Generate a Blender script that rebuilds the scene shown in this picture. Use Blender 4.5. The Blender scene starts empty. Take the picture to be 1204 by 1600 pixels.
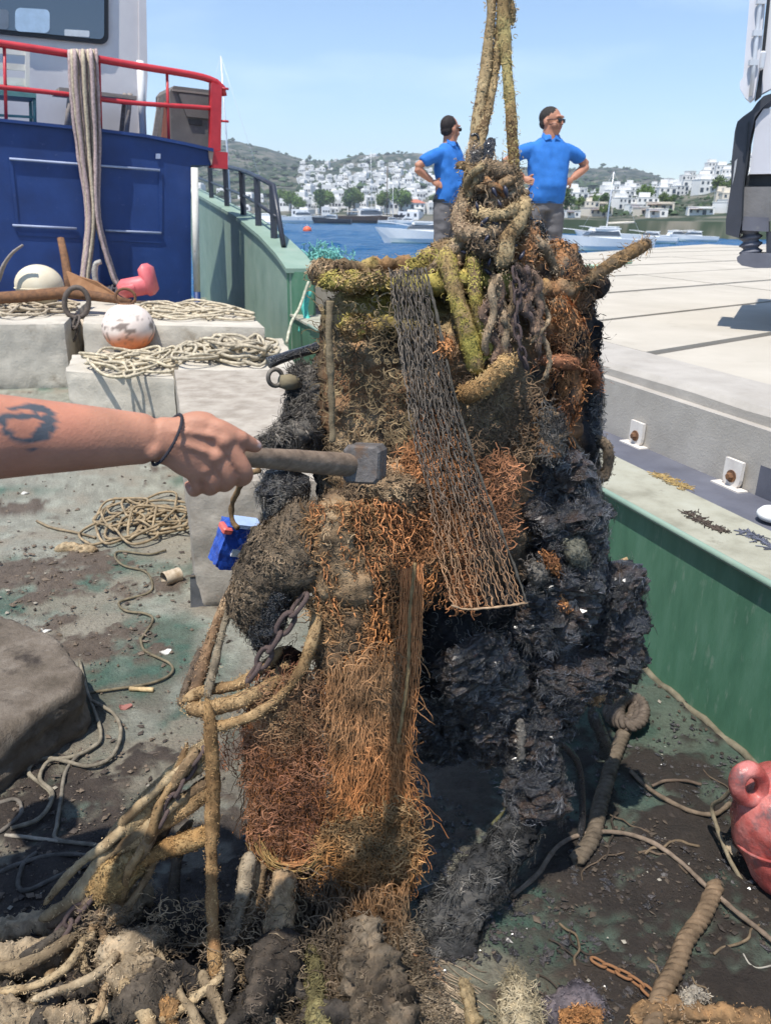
import bpy, math, random
import numpy as np
from mathutils import Vector, Matrix
random.seed(7)
RNG = np.random.default_rng(11)
PI = math.pi
scene = bpy.context.scene
COL = scene.collection

# ------------------------------------------------------------------ camera
F = 1220.0                      # focal length in pixels of the 1204 x 1600 picture
EYE = np.array([0.0, 0.0, 1.6])
PITCH = math.atan(465.0 / F)
ROLL = math.radians(-1.0)
fwd = np.array([0, math.cos(PITCH), -math.sin(PITCH)])
up0 = np.array([0, math.sin(PITCH), math.cos(PITCH)])
rt0 = np.array([1.0, 0, 0])
rt = rt0 * math.cos(ROLL) - up0 * math.sin(ROLL)
up = up0 * math.cos(ROLL) + rt0 * math.sin(ROLL)
cd = bpy.data.cameras.new('camera')
cam = bpy.data.objects.new('camera', cd)
COL.objects.link(cam)
cam.matrix_world = Matrix(((rt[0], up[0], -fwd[0], EYE[0]), (rt[1], up[1], -fwd[1], EYE[1]), (rt[2], up[2], -fwd[2], EYE[2]), (0, 0, 0, 1)))
cd.sensor_fit = 'VERTICAL'
cd.sensor_height = 24.0
cd.lens = F / 1600.0 * 24.0
cd.clip_start = 0.02
cd.clip_end = 20000
cd.dof.use_dof = True
cd.dof.focus_distance = 1.75
cd.dof.aperture_fstop = 6.5
scene.camera = cam

# ------------------------------------------------------------------ light
SUN_EL, SUN_AZ = math.radians(67), math.radians(-148)    # azimuth from +Y (ahead), clockwise; the sun stands to the left and a little behind
tosun = Vector((math.sin(SUN_AZ) * math.cos(SUN_EL), math.cos(SUN_AZ) * math.cos(SUN_EL), math.sin(SUN_EL)))
sl = bpy.data.lights.new('sun', 'SUN')
sl.energy = 4.6
sl.angle = math.radians(0.53)
sl.color = (1.0, 0.95, 0.87)
sun = bpy.data.objects.new('sun', sl)
COL.objects.link(sun)
sun.rotation_euler = tosun.to_track_quat('Z', 'Y').to_euler()
sun.location = (-6, -3, 12)
world = bpy.data.worlds.new('World')
scene.world = world
world.use_nodes = True
wn, wl = world.node_tree.nodes, world.node_tree.links
wn.clear()
w_out = wn.new('ShaderNodeOutputWorld')
w_bg = wn.new('ShaderNodeBackground')
w_sky = wn.new('ShaderNodeTexSky')
w_sky.sky_type = 'NISHITA'
w_sky.sun_disc = False
w_sky.sun_elevation = SUN_EL
w_sky.sun_rotation = SUN_AZ
w_sky.air_density = 1.0
w_sky.dust_density = 0.1
w_sky.ozone_density = 4.0
# thin high cloud veil mixed over the whole sky dome
w_tc = wn.new('ShaderNodeTexCoord')
w_map = wn.new('ShaderNodeMapping')
w_map.inputs['Scale'].default_value = (1.2, 1.2, 5.0)
w_nz = wn.new('ShaderNodeTexNoise')
w_nz.inputs['Scale'].default_value = 2.2
w_nz.inputs['Detail'].default_value = 6
w_rmp = wn.new('ShaderNodeValToRGB')
w_rmp.color_ramp.elements[0].position = 0.50
w_rmp.color_ramp.elements[0].color = (0.02, 0.02, 0.02, 1)
w_rmp.color_ramp.elements[1].position = 0.80
w_rmp.color_ramp.elements[1].color = (0.5, 0.5, 0.5, 1)
w_mix = wn.new('ShaderNodeMixRGB')
w_mix.inputs[2].default_value = (6.0, 7.0, 8.2, 1)
wl.new(w_tc.outputs['Generated'], w_map.inputs['Vector'])
wl.new(w_map.outputs['Vector'], w_nz.inputs['Vector'])
wl.new(w_nz.outputs['Fac'], w_rmp.inputs['Fac'])
wl.new(w_rmp.outputs['Color'], w_mix.inputs[0])
wl.new(w_sky.outputs['Color'], w_mix.inputs[1])
wl.new(w_mix.outputs['Color'], w_bg.inputs['Color'])
w_bg.inputs['Strength'].default_value = 0.135
wl.new(w_bg.outputs['Background'], w_out.inputs['Surface'])
vs = scene.view_settings
vs.view_transform = 'Standard'
vs.look = 'None'
vs.exposure = 0.5
vs.gamma = 1.0
vs.use_curve_mapping = False
scene.render.engine = 'CYCLES'
scene.cycles.use_denoising = True
scene.cycles.max_bounces = 6
scene.cycles.diffuse_bounces = 3
scene.cycles.glossy_bounces = 3
scene.cycles.transmission_bounces = 4
scene.cycles.volume_bounces = 0
scene.cycles.caustics_reflective = False
scene.cycles.caustics_refractive = False

# ------------------------------------------------------------------ geometry helpers
def ray(u, v):
    u = np.asarray(u, float); v = np.asarray(v, float)
    return fwd + ((u - 602.0) / F)[..., None] * rt + ((800.0 - v) / F)[..., None] * up
def W(u, v, y):                                   # point seen at (u, v) at the distance y ahead
    r = ray(u, v)
    return EYE + r * (np.asarray(y, float) / r[..., 1])[..., None]
def G(u, v, z=0.0):                               # point seen at (u, v) at the height z
    r = ray(u, v)
    return EYE + r * ((z - EYE[2]) / r[..., 2])[..., None]
def PLN(u, v, a, b):                              # point seen at (u, v) on the upright plane through plan points a, b
    a = np.array(a, float); b = np.array(b, float)
    n = np.array([b[1] - a[1], a[0] - b[0], 0.0])
    r = ray(u, v)
    t = (n @ np.array([a[0], a[1], 0]) - EYE @ n) / (r @ n)
    return EYE + r * t[..., None]
def WP(pts):                                      # [(u, v, y), ...] -> points
    p = np.array(pts, float)
    return W(p[:, 0], p[:, 1], p[:, 2])
def GP(pts, z=0.0):
    p = np.array(pts, float)
    return G(p[:, 0], p[:, 1], z)

def _hash(ix, iy, iz, seed):
    h = (ix.astype(np.int64) * 374761393 + iy.astype(np.int64) * 668265263 + iz.astype(np.int64) * 2147483647 + seed * 1274126177) & 0xFFFFFFFF
    h = ((h ^ (h >> 13)) * 1274126177) & 0xFFFFFFFF
    h = ((h ^ (h >> 16)) * 2246822519) & 0xFFFFFFFF
    return ((h ^ (h >> 15)) & 0xFFFFFF) / float(0xFFFFFF)
def noise(p, freq=1.0, seed=0):                   # value noise 0..1
    p = np.asarray(p, float) * freq
    i = np.floor(p); f = p - i
    f = f * f * (3 - 2 * f)
    r = 0
    for dx in (0, 1):
        for dy in (0, 1):
            for dz in (0, 1):
                w = (f[..., 0] if dx else 1 - f[..., 0]) * (f[..., 1] if dy else 1 - f[..., 1]) * (f[..., 2] if dz else 1 - f[..., 2])
                r = r + w * _hash(i[..., 0] + dx, i[..., 1] + dy, i[..., 2] + dz, seed)
    return r
def fbm(p, freq=1.0, oct=4, seed=0):
    a, s, t = 1.0, 0.0, 0.0
    for k in range(oct):
        s = s + a * noise(p, freq, seed + k * 17)
        t += a; a *= 0.5; freq *= 2.03
    return s / t
def sstep(a, b, x):
    t = np.clip((x - a) / (b - a), 0, 1)
    return t * t * (3 - 2 * t)
def lin(r, g, b):
    f = lambda c: (c / 255.0 / 12.92) if c <= 10.3 else ((c / 255.0 + 0.055) / 1.055) ** 2.4
    return (f(r), f(g), f(b))
def spline(pts, n):                               # Catmull-Rom through the points, evenly spaced
    P = np.asarray(pts, float)
    if len(P) < 3:
        t = np.linspace(0, 1, n)[:, None]
        return P[0] * (1 - t) + P[-1] * t
    Q = np.vstack([2 * P[0] - P[1], P, 2 * P[-1] - P[-2]])
    out = []
    for k in range(1, len(Q) - 2):
        t = np.linspace(0, 1, 16, endpoint=False)[:, None]
        a, b, c, d = Q[k - 1], Q[k], Q[k + 1], Q[k + 2]
        out.append(0.5 * (2 * b + (c - a) * t + (2 * a - 5 * b + 4 * c - d) * t ** 2 + (3 * b - a - 3 * c + d) * t ** 3))
    out.append(P[-1:])
    out = np.vstack(out)
    s = np.concatenate([[0], np.cumsum(np.linalg.norm(np.diff(out[:, :3], axis=0), axis=1))])
    tt = np.linspace(0, s[-1], n)
    return np.stack([np.interp(tt, s, out[:, k]) for k in range(out.shape[1])], 1)

class MB:                                         # mesh builder
    def __init__(s):
        s.v, s.f3, s.f4, s.fn, s.c, s.n = [], [], [], [], [], 0
    def add(s, V, F, col=None):
        V = np.asarray(V, float).reshape(-1, 3)
        if isinstance(F, np.ndarray):
            (s.f3 if F.shape[1] == 3 else s.f4).append(F + s.n)
        else:
            t = [f for f in F if len(f) == 3]; q = [f for f in F if len(f) == 4]
            for f in F:
                if len(f) > 4:
                    s.fn.append([q + s.n for q in f])
            if t: s.f3.append(np.array(t, int) + s.n)
            if q: s.f4.append(np.array(q, int) + s.n)
        s.v.append(V)
        c = np.ones((len(V), 3)) if col is None else np.broadcast_to(np.asarray(col, float), (len(V), 3))
        s.c.append(c)
        s.n += len(V)
        return s
    def box(s, c, d, rz=0.0, M=None, col=None, bev=0.0):
        x, y, z = np.array(d, float) / 2
        if bev > 0:
            b = min(bev, x * .9, y * .9, z * .9)
            xy = [(x - b, -y), (x, -y + b), (x, y - b), (x - b, y), (-x + b, y), (-x, y - b), (-x, -y + b), (-x + b, -y)]
            k = np.array([1 - b / max(x, 1e-6), 1 - b / max(y, 1e-6)])
            V = []
            for zz, sc in ((-z, True), (-z + b, False), (z - b, False), (z, True)):
                for (px, py) in xy:
                    V.append((px * (k[0] if sc else 1), py * (k[1] if sc else 1), zz))
            Fs = [tuple(range(7, -1, -1)), tuple(range(24, 32))]
            for r in range(3):
                for q in range(8):
                    Fs.append((r * 8 + q, r * 8 + (q + 1) % 8, r * 8 + 8 + (q + 1) % 8, r * 8 + 8 + q))
            V = np.array(V)
        else:
            V = np.array([(-x, -y, -z), (x, -y, -z), (x, y, -z), (-x, y, -z), (-x, -y, z), (x, -y, z), (x, y, z), (-x, y, z)])
            Fs = [(3, 2, 1, 0), (4, 5, 6, 7), (0, 1, 5, 4), (1, 2, 6, 5), (2, 3, 7, 6), (3, 0, 4, 7)]
        if M is not None:
            V = V @ np.asarray(M).T
        elif rz:
            cs, sn = math.cos(rz), math.sin(rz)
            V = np.stack([V[:, 0] * cs - V[:, 1] * sn, V[:, 0] * sn + V[:, 1] * cs, V[:, 2]], 1)
        return s.add(V + np.array(c, float), Fs, col)
    def tube(s, path, rad, sides=8, col=None, cap=True, closed=False, flat=1.0, disp=None):
        P = np.asarray(path, float); K = len(P)
        rad = np.broadcast_to(np.asarray(rad, float), (K,))
        T = np.roll(P, -1, 0) - np.roll(P, 1, 0) if closed else np.gradient(P, axis=0)
        T = T / (np.linalg.norm(T, axis=1)[:, None] + 1e-12)
        a = np.array([0, 0, 1.0]) if abs(T[0][2]) < 0.9 else np.array([1.0, 0, 0])
        N = np.zeros((K, 3)); n = np.cross(T[0], a); n /= np.linalg.norm(n); N[0] = n
        for k in range(1, K):
            n = n - T[k] * (n @ T[k]); n /= (np.linalg.norm(n) + 1e-12); N[k] = n
        B = np.cross(T, N)
        th = np.linspace(0, 2 * PI, sides, endpoint=False)
        R = N[:, None, :] * np.cos(th)[None, :, None] + B[:, None, :] * np.sin(th)[None, :, None] * flat
        V = P[:, None, :] + R * rad[:, None, None]
        if disp is not None:
            V = V + R * disp(V.reshape(-1, 3)).reshape(K, sides)[..., None]
        V = V.reshape(-1, 3)
        k = np.arange(K if closed else K - 1)[:, None]; q = np.arange(sides)[None]
        k2 = (k + 1) % K; q2 = (q + 1) % sides
        Fq = np.stack([k * sides + q, k * sides + q2, k2 * sides + q2, k2 * sides + q], -1).reshape(-1, 4)
        n0 = s.n
        c = col(V) if callable(col) else col
        s.add(V, Fq, c)
        if cap and not closed:
            for ring, flip in ((0, True), (K - 1, False)):
                ids = np.arange(sides) + ring * sides
                ctr = V[ids].mean(0)
                cc = None if c is None else (c if np.ndim(c) == 1 else np.asarray(c)[ids].mean(0))
                base = s.n
                s.add(ctr[None], np.zeros((0, 3), int), cc)
                t = np.stack([np.full(sides, base), n0 + ids, n0 + np.roll(ids, -1)], 1)
                s.f3.append(t[:, [0, 2, 1]] if flip else t)
        return s
    def lathe(s, prof, c=(0, 0, 0), sides=24, M=None, col=None):      # prof: [(r, z)]
        th = np.linspace(0, 2 * PI, sides, endpoint=False)
        p = np.array(prof, float)
        V = np.stack([p[:, 0:1] * np.cos(th), p[:, 0:1] * np.sin(th), np.repeat(p[:, 1:2], sides, 1)], -1).reshape(-1, 3)
        if M is not None: V = V @ np.asarray(M).T
        V = V + np.array(c, float)
        k = np.arange(len(p) - 1)[:, None]; q = np.arange(sides)[None]
        Fq = np.stack([k * sides + q, k * sides + (q + 1) % sides, (k + 1) * sides + (q + 1) % sides, (k + 1) * sides + q], -1).reshape(-1, 4)
        return s.add(V, Fq, col(V) if callable(col) else col)
    def prism(s, poly, z0, z1, col=None):         # poly: plan points (x, y) anticlockwise
        n = len(poly)
        V = [(x, y, z0) for x, y in poly] + [(x, y, z1) for x, y in poly]
        Fs = [tuple(range(n - 1, -1, -1)), tuple(range(n, 2 * n))] + [(k, (k + 1) % n, n + (k + 1) % n, n + k) for k in range(n)]
        return s.add(V, Fs, col)
    def ribbons(s, P, rad, face, col):            # very fine strands as thin twisted strips lying along a surface (face: its normal)
        P = np.asarray(P, float); N, K, _ = P.shape
        T = np.gradient(P, axis=1); T /= (np.linalg.norm(T, axis=2, keepdims=True) + 1e-12)
        ref = np.broadcast_to(np.asarray(face, float), (N, 3))[:, None, :] + RNG.normal(size=(N, K, 3)) * .35
        A = np.cross(T, ref); A /= (np.linalg.norm(A, axis=2, keepdims=True) + 1e-12)
        rad = np.asarray(rad, float)
        rad = np.repeat(rad[:, None], K, 1) if rad.ndim == 1 else np.broadcast_to(rad, (N, K))
        V = np.stack([P - A * rad[..., None], P + A * rad[..., None]], 2)
        i = np.arange(N)[:, None] * K * 2; k = np.arange(K - 1)[None] * 2
        Fq = np.stack([i + k, i + k + 1, i + k + 3, i + k + 2], -1).reshape(-1, 4)
        c = np.asarray(col, float)
        c = np.broadcast_to(c[:, None, None, :] if c.ndim == 2 else c[:, :, None, :], (N, K, 2, 3)).reshape(-1, 3)
        return s.add(V.reshape(-1, 3), Fq, c)
    def fibres(s, P, rad, sides=3, col=None):     # P: N x K x 3 thin strands
        P = np.asarray(P, float); N, K, _ = P.shape
        T = np.gradient(P, axis=1)
        T /= (np.linalg.norm(T, axis=2, keepdims=True) + 1e-12)
        ref = RNG.normal(size=(N, 1, 3))
        A = np.cross(T, ref); A /= (np.linalg.norm(A, axis=2, keepdims=True) + 1e-12)
        B = np.cross(T, A)
        rad = np.asarray(rad, float)
        if rad.ndim == 0: rad = np.full((N, K), float(rad))
        elif rad.ndim == 1: rad = np.repeat(rad[:, None], K, 1)
        th = np.linspace(0, 2 * PI, sides, endpoint=False)
        V = P[:, :, None, :] + (A[:, :, None, :] * np.cos(th)[None, None, :, None] + B[:, :, None, :] * np.sin(th)[None, None, :, None]) * rad[:, :, None, None]
        i = np.arange(N)[:, None, None] * K * sides; k = np.arange(K - 1)[None, :, None] * sides; q = np.arange(sides)[None, None]
        q2 = (q + 1) % sides
        Fq = np.stack([i + k + q, i + k + q2, i + k + sides + q2, i + k + sides + q], -1).reshape(-1, 4)
        if col is None: c = None
        else:
            c = np.asarray(col, float)
            if c.ndim == 1: c = np.broadcast_to(c, (N, K, sides, 3))
            elif c.ndim == 2: c = np.broadcast_to(c[:, None, None, :], (N, K, sides, 3))
            elif c.ndim == 3: c = np.broadcast_to(c[:, :, None, :], (N, K, sides, 3))
            c = c.reshape(-1, 3)
        return s.add(V.reshape(-1, 3), Fq, c)
    def mesh(s, name, smooth=True, sharp=None):
        me = bpy.data.meshes.new(name)
        V = np.vstack(s.v); C = np.vstack(s.c)
        f3 = np.vstack(s.f3) if s.f3 else np.zeros((0, 3), int)
        f4 = np.vstack(s.f4) if s.f4 else np.zeros((0, 4), int)
        me.vertices.add(len(V)); me.vertices.foreach_set('co', V.astype(np.float32).ravel())
        idx = np.concatenate([f3.ravel(), f4.ravel(), np.array([q for f in s.fn for q in f], int)]).astype(np.int32)
        me.loops.add(len(idx)); me.loops.foreach_set('vertex_index', idx)
        tot = np.concatenate([np.full(len(f3), 3), np.full(len(f4), 4), np.array([len(f) for f in s.fn], int)]).astype(np.int32)
        st = np.concatenate([[0], np.cumsum(tot)[:-1]]).astype(np.int32)
        me.polygons.add(len(tot)); me.polygons.foreach_set('loop_start', st); me.polygons.foreach_set('loop_total', tot)
        me.polygons.foreach_set('use_smooth', np.full(len(tot), smooth))
        a = me.color_attributes.new('Col', 'FLOAT_COLOR', 'POINT')
        a.data.foreach_set('color', np.hstack([C, np.ones((len(C), 1))]).astype(np.float32).ravel())
        me.update(); me.validate()
        if sharp is not None and smooth:
            me.set_sharp_from_angle(angle=math.radians(sharp))
        return me

def obj(name, mb, mat, parent=None, smooth=True, sharp=None):
    me = mb.mesh(name, smooth, sharp) if isinstance(mb, MB) else mb
    if mat is not None and not me.materials: me.materials.append(mat)
    o = bpy.data.objects.new(name, me)
    COL.objects.link(o)
    if parent is not None:
        o.parent = parent
        m = Matrix(); p = parent
        while p is not None:
            m = p.matrix_parent_inverse @ p.matrix_basis @ m; p = p.parent
        o.matrix_parent_inverse = m.inverted()
    return o
def tag(o, label, cat, group=None):
    o['label'] = label; o['category'] = cat
    if group: o['group'] = group
    return o
def thing(name, label, cat, loc=(0, 0, 0), group=None, rz=0.0):
    o = bpy.data.objects.new(name, None)
    o.empty_display_size = 0.1
    o.location = [float(x) for x in loc]; o.rotation_euler = (0, 0, rz)
    COL.objects.link(o)
    return tag(o, label, cat, group)
def part(name, mb, mat, parent, **k):             # mesh given in WORLD coordinates
    return obj(name, mb, mat, parent, **k)
def lpart(name, mb, mat, parent, **k):            # mesh given in the parent's own coordinates
    me = mb.mesh(name, k.get('smooth', True), k.get('sharp')) if isinstance(mb, MB) else mb
    if mat is not None and not me.materials: me.materials.append(mat)
    o = bpy.data.objects.new(name, me); COL.objects.link(o); o.parent = parent
    return o
def struct(o):
    o['kind'] = 'structure'; return o
def stuff(o):
    o['kind'] = 'stuff'; return o
def copy_tree(o, parent=None):
    c = o.copy(); COL.objects.link(c); c.parent = parent
    for ch in o.children: copy_tree(ch, c)
    return c
def thin(name, mb, mat, label, cat, group=None, **k):
    return tag(obj(name, mb, mat, **k), label, cat, group)

# ------------------------------------------------------------------ materials
def _mat(name):
    m = bpy.data.materials.new(name); m.use_nodes = True
    nt = m.node_tree
    return m, nt.nodes, nt.links, nt.nodes['Principled BSDF']
def _noise(n, l, vec, scale, detail=5, rough=0.6):
    t = n.new('ShaderNodeTexNoise'); t.inputs['Scale'].default_value = scale
    t.inputs['Detail'].default_value = detail; t.inputs['Roughness'].default_value = rough
    l.new(vec, t.inputs['Vector']); return t.outputs['Fac']
def _ramp(n, l, fac, stops):
    r = n.new('ShaderNodeValToRGB'); e = r.color_ramp.elements
    while len(e) < len(stops): e.new(0.5)
    for k, (p, c) in enumerate(stops):
        e[k].position = p; e[k].color = (c[0], c[1], c[2], 1)
    l.new(fac, r.inputs['Fac']); return r.outputs['Color']
def _bump(n, l, b, fac, strength, dist, prev=None):
    u = n.new('ShaderNodeBump'); u.inputs['Strength'].default_value = strength; u.inputs['Distance'].default_value = dist
    l.new(fac, u.inputs['Height'])
    if prev is not None: l.new(prev, u.inputs['Normal'])
    l.new(u.outputs['Normal'], b.inputs['Normal']); return u.outputs['Normal']
def surf(name, stops, scale=8.0, rough=0.7, bump=0.3, bdist=0.01, bscale=None, metal=0.0, stain=None, stain_scale=3.0, stain_lo=0.5, spec=0.5, attr=False, stretch=None, coat=0.0):
    """noise-ramped colour, optional second stain colour with its own shape, fine bump; attr multiplies the mesh colour in"""
    m, n, l, b = _mat(name)
    tc = n.new('ShaderNodeTexCoord'); vec = tc.outputs['Object']
    if stretch:
        mp = n.new('ShaderNodeMapping'); mp.inputs['Scale'].default_value = stretch
        l.new(vec, mp.inputs['Vector']); vec = mp.outputs['Vector']
    c = _ramp(n, l, _noise(n, l, vec, scale, 6), stops)
    if stain is not None:
        f = _ramp(n, l, _noise(n, l, vec, stain_scale, 8, 0.65), [(stain_lo, (0, 0, 0)), (min(1, stain_lo + 0.14), (1, 1, 1))])
        x = n.new('ShaderNodeMixRGB'); l.new(f, x.inputs[0]); l.new(c, x.inputs[1]); x.inputs[2].default_value = (*stain, 1); c = x.outputs[0]
    if attr:
        a = n.new('ShaderNodeVertexColor'); a.layer_name = 'Col'
        x = n.new('ShaderNodeMixRGB'); x.blend_type = 'MULTIPLY'; x.inputs[0].default_value = 1
        l.new(a.outputs['Color'], x.inputs[1]); l.new(c, x.inputs[2]); c = x.outputs[0]
    l.new(c, b.inputs['Base Color'])
    b.inputs['Metallic'].default_value = metal
    b.inputs['Specular IOR Level'].default_value = spec
    b.inputs['Coat Weight'].default_value = coat
    rr = n.new('ShaderNodeMapRange'); rr.inputs['To Min'].default_value = max(0.02, rough - 0.15); rr.inputs['To Max'].default_value = min(1, rough + 0.15)
    l.new(_noise(n, l, vec, scale * 2.3, 3), rr.inputs['Value']); l.new(rr.outputs[0], b.inputs['Roughness'])
    if bump > 0:
        nb = _bump(n, l, b, _noise(n, l, vec, bscale or scale * 6, 6, 0.7), bump, bdist)
    return m
def flat(name, c, rough=0.5, metal=0.0, var=0.15, **k):
    lo = tuple(max(0, x * (1 - var)) for x in c); hi = tuple(min(1, x * (1 + var)) for x in c)
    return surf(name, [(0.3, lo), (0.7, hi)], rough=rough, metal=metal, **k)
V_ = ((0.62, 0.60, 0.58), (1.25, 1.22, 1.18))
M_org = surf('encrusted_growth', [(0.25, (0.45, 0.43, 0.42)), (0.5, (1, 1, 1)), (0.75, (1.6, 1.5, 1.4))], 45, 0.9, 0.9, 0.006, 190, attr=True, spec=0.2)
M_wet = surf('wet_black_growth', [(0.3, (0.5, 0.5, 0.5)), (0.7, (1.6, 1.6, 1.6))], 60, 0.30, 1.0, 0.008, 160, attr=True, spec=0.8, coat=0.5)
M_fib = surf('net_twine', [(0.3, (0.65, 0.65, 0.65)), (0.7, (1.35, 1.3, 1.25))], 30, 0.85, 0.3, 0.001, 400, attr=True, spec=0.25)
M_rope = surf('fibre_rope', [(0.3, (0.6, 0.58, 0.55)), (0.7, (1.3, 1.28, 1.22))], 40, 0.9, 0.8, 0.003, 300, attr=True, spec=0.2)
M_rust = surf('rusted_iron', [(0.3, (0.10, 0.055, 0.035)), (0.6, (0.20, 0.10, 0.05)), (0.8, (0.30, 0.15, 0.07))], 25, 0.85, 0.5, 0.003, 150, spec=0.3)
M_conc = surf('weathered_concrete', [(0.25, (0.36, 0.33, 0.28)), (0.55, (0.50, 0.46, 0.39)), (0.8, (0.60, 0.56, 0.48))], 3.5, 0.92, 0.5, 0.012, 40, stain=(0.24, 0.20, 0.15), stain_scale=2.5, stain_lo=0.6, spec=0.2)
M_paint = surf('attr_paint', [(0.3, (0.85, 0.85, 0.85)), (0.7, (1.1, 1.1, 1.1))], 6, 0.5, 0.15, 0.002, 60, attr=True)
M_attr = surf('attr_matte', [(0.3, (0.8, 0.8, 0.8)), (0.7, (1.15, 1.15, 1.15))], 9, 0.8, 0.2, 0.003, 80, attr=True, spec=0.3)
M_wet.node_tree.nodes['Principled BSDF'].inputs['Coat Roughness'].default_value = 0.12
def pal(P, stops, freq, seed, oct=3, jitter=0.0):
    """colour per point: noise picks along the given colours"""
    n = fbm(P, freq, oct, seed)
    n = np.clip((n - 0.25) / 0.5, 0, 1)
    if jitter: n = np.clip(n + RNG.normal(size=n.shape) * jitter, 0, 1)
    S = np.array(stops, float); x = n * (len(S) - 1)
    return np.stack([np.interp(x, np.arange(len(S)), S[:, k]) for k in range(3)], -1)
# ================================================================== the setting
BX = lambda y: 1.877 - 0.345 * y                  # inner foot line of the bulwark (runs along the boat)
BD = np.array([-0.326, 0.945])                    # direction of the boat
BN = np.array([0.945, 0.326])                     # outwards, towards the quay
QX = lambda y: 2.56 - 0.351 * y                   # quay face

# ---- deck: worn green paint under mud and grit
def axis(stops):
    out = []
    for a, b, n in stops: out += list(np.linspace(a, b, n, endpoint=False))
    return np.array(out + [stops[-1][1]])
ys = axis([(-0.6, 0.9, 20), (0.9, 2.2, 130), (2.2, 4.0, 90), (4.0, 8.0, 60), (8.0, 16, 14)])
ss = axis([(-4.5, -2.5, 16), (-2.5, 0.0, 180)])
dv = np.zeros((len(ys), len(ss), 3))
dv[..., 1] = ys[:, None]
dv[..., 0] = BX(ys)[:, None] + ss[None] * (1 + 0.06 * np.clip(ys, 0, 20))[:, None] + 0.02
P = dv.reshape(-1, 3)
def blob(P, u, v, r, soft=0.6, sx=1.0):           # a patch of its own on the deck, centred where (u, v) meets it
    c = G(u, v)
    d = np.hypot((P[:, 0] - c[0]) / sx, P[:, 1] - c[1]) + (fbm(P, 6, 4, 3) - 0.5) * r * 1.3
    return 1 - sstep(r * (1 - soft), r * (1 + soft * 0.4), d)
mud = np.clip(sum(blob(P, *a) for a in [(60, 900, .42, .7, 1.3), (230, 910, .22), (150, 1010, .25), (60, 1300, .34, .6, 1.2), (260, 1300, .22), (330, 1500, .35), (120, 1450, .3),
      (1040, 1400, .22), (930, 1420, .16), (1100, 1300, .15), (980, 1560, .3), (700, 1250, .2), (850, 1150, .25), (1090, 1090, .2, .6, .5), (1150, 1540, .14), (600, 1250, .3), (430, 1150, .3), (20, 800, .2)]), 0, 1)
grit = fbm(P, 3.2, 5, 5)
mudn = sstep(0.34, 0.62, mud * 0.62 + (fbm(P, 8, 5, 8) - 0.5) * 1.3 + (fbm(P, 40, 3, 9) - .5) * .7 + 0.06)
wear = sstep(0.42, 0.62, fbm(P, 2.3, 5, 21) + 0.12 * sstep(2.0, 4.0, P[:, 1]) - 0.10 * sstep(-0.2, 0.7, P[:, 0]))
fine = fbm(P, 30, 3, 31)
g = np.array([0.075, 0.135, 0.10]); pale = np.array([0.30, 0.30, 0.245]); dk = np.array([0.055, 0.042, 0.034]); br = np.array([0.17, 0.13, 0.095])
c = g * (1 - wear[:, None]) + pale * wear[:, None]
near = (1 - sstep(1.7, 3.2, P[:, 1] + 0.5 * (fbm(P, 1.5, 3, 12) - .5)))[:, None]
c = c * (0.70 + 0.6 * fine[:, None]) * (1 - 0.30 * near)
mid = sstep(0.40, 0.58, fbm(P, 14, 5, 46) + 0.1 * (fbm(P, 2.2, 3, 47) - .3))[:, None]
c = c * (1 - mid * (0.25 + 0.5 * near)) + np.array([0.15, 0.125, 0.095]) * mid * (0.25 + 0.5 * near)
dust = sstep(0.46, 0.66, fbm(P, 5, 5, 44))[:, None] * 0.75
c = c * (1 - dust) + np.array([0.27, 0.235, 0.18]) * dust
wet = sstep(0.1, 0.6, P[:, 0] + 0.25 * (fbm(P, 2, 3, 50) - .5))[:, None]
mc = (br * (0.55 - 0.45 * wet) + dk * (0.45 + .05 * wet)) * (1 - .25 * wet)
shade_r = (sstep(.05, .45, P[:, 0] + .3 * (fbm(P, 3, 3, 52) - .5)) * (1 - sstep(2.3, 3.0, P[:, 1])))[:, None]  # right foreground: shade put into the green, with more black mud
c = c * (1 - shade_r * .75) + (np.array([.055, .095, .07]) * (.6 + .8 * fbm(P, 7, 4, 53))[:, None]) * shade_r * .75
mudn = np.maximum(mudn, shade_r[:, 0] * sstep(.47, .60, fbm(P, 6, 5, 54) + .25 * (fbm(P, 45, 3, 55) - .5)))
left_dark = (blob(P, 60, 1300, .45, .7, 1.2) + blob(P, 250, 1450, .4, .7))[:, None].clip(0, 1)  # darker tone over the mud at the left foreground
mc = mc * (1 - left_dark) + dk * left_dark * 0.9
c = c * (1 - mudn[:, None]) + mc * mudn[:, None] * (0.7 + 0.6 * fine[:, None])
P[:, 2] = mudn * (0.003 + 0.026 * np.clip(fbm(P, 26, 4, 61) - .25, 0, 1)) + 0.003 * fbm(P, 60, 2, 4) * (1 - mudn)
P[:, 2] = np.where(P[:, 1] > 7.5, 0, P[:, 2])
ny, nx = len(ys), len(ss)
i = np.arange(ny - 1)[:, None] * nx; j = np.arange(nx - 1)[None]
deckF = np.stack([i + j, i + j + 1, i + nx + j + 1, i + nx + j], -1).reshape(-1, 4)
M_deck = surf('deck_paint_and_mud', [(0.3, (0.8, 0.8, 0.8)), (0.7, (1.2, 1.2, 1.2))], 70, 0.7, 1.0, 0.016, 95, attr=True, spec=0.4)
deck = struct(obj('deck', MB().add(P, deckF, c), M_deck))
def deckz(p): return 0.008

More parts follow.
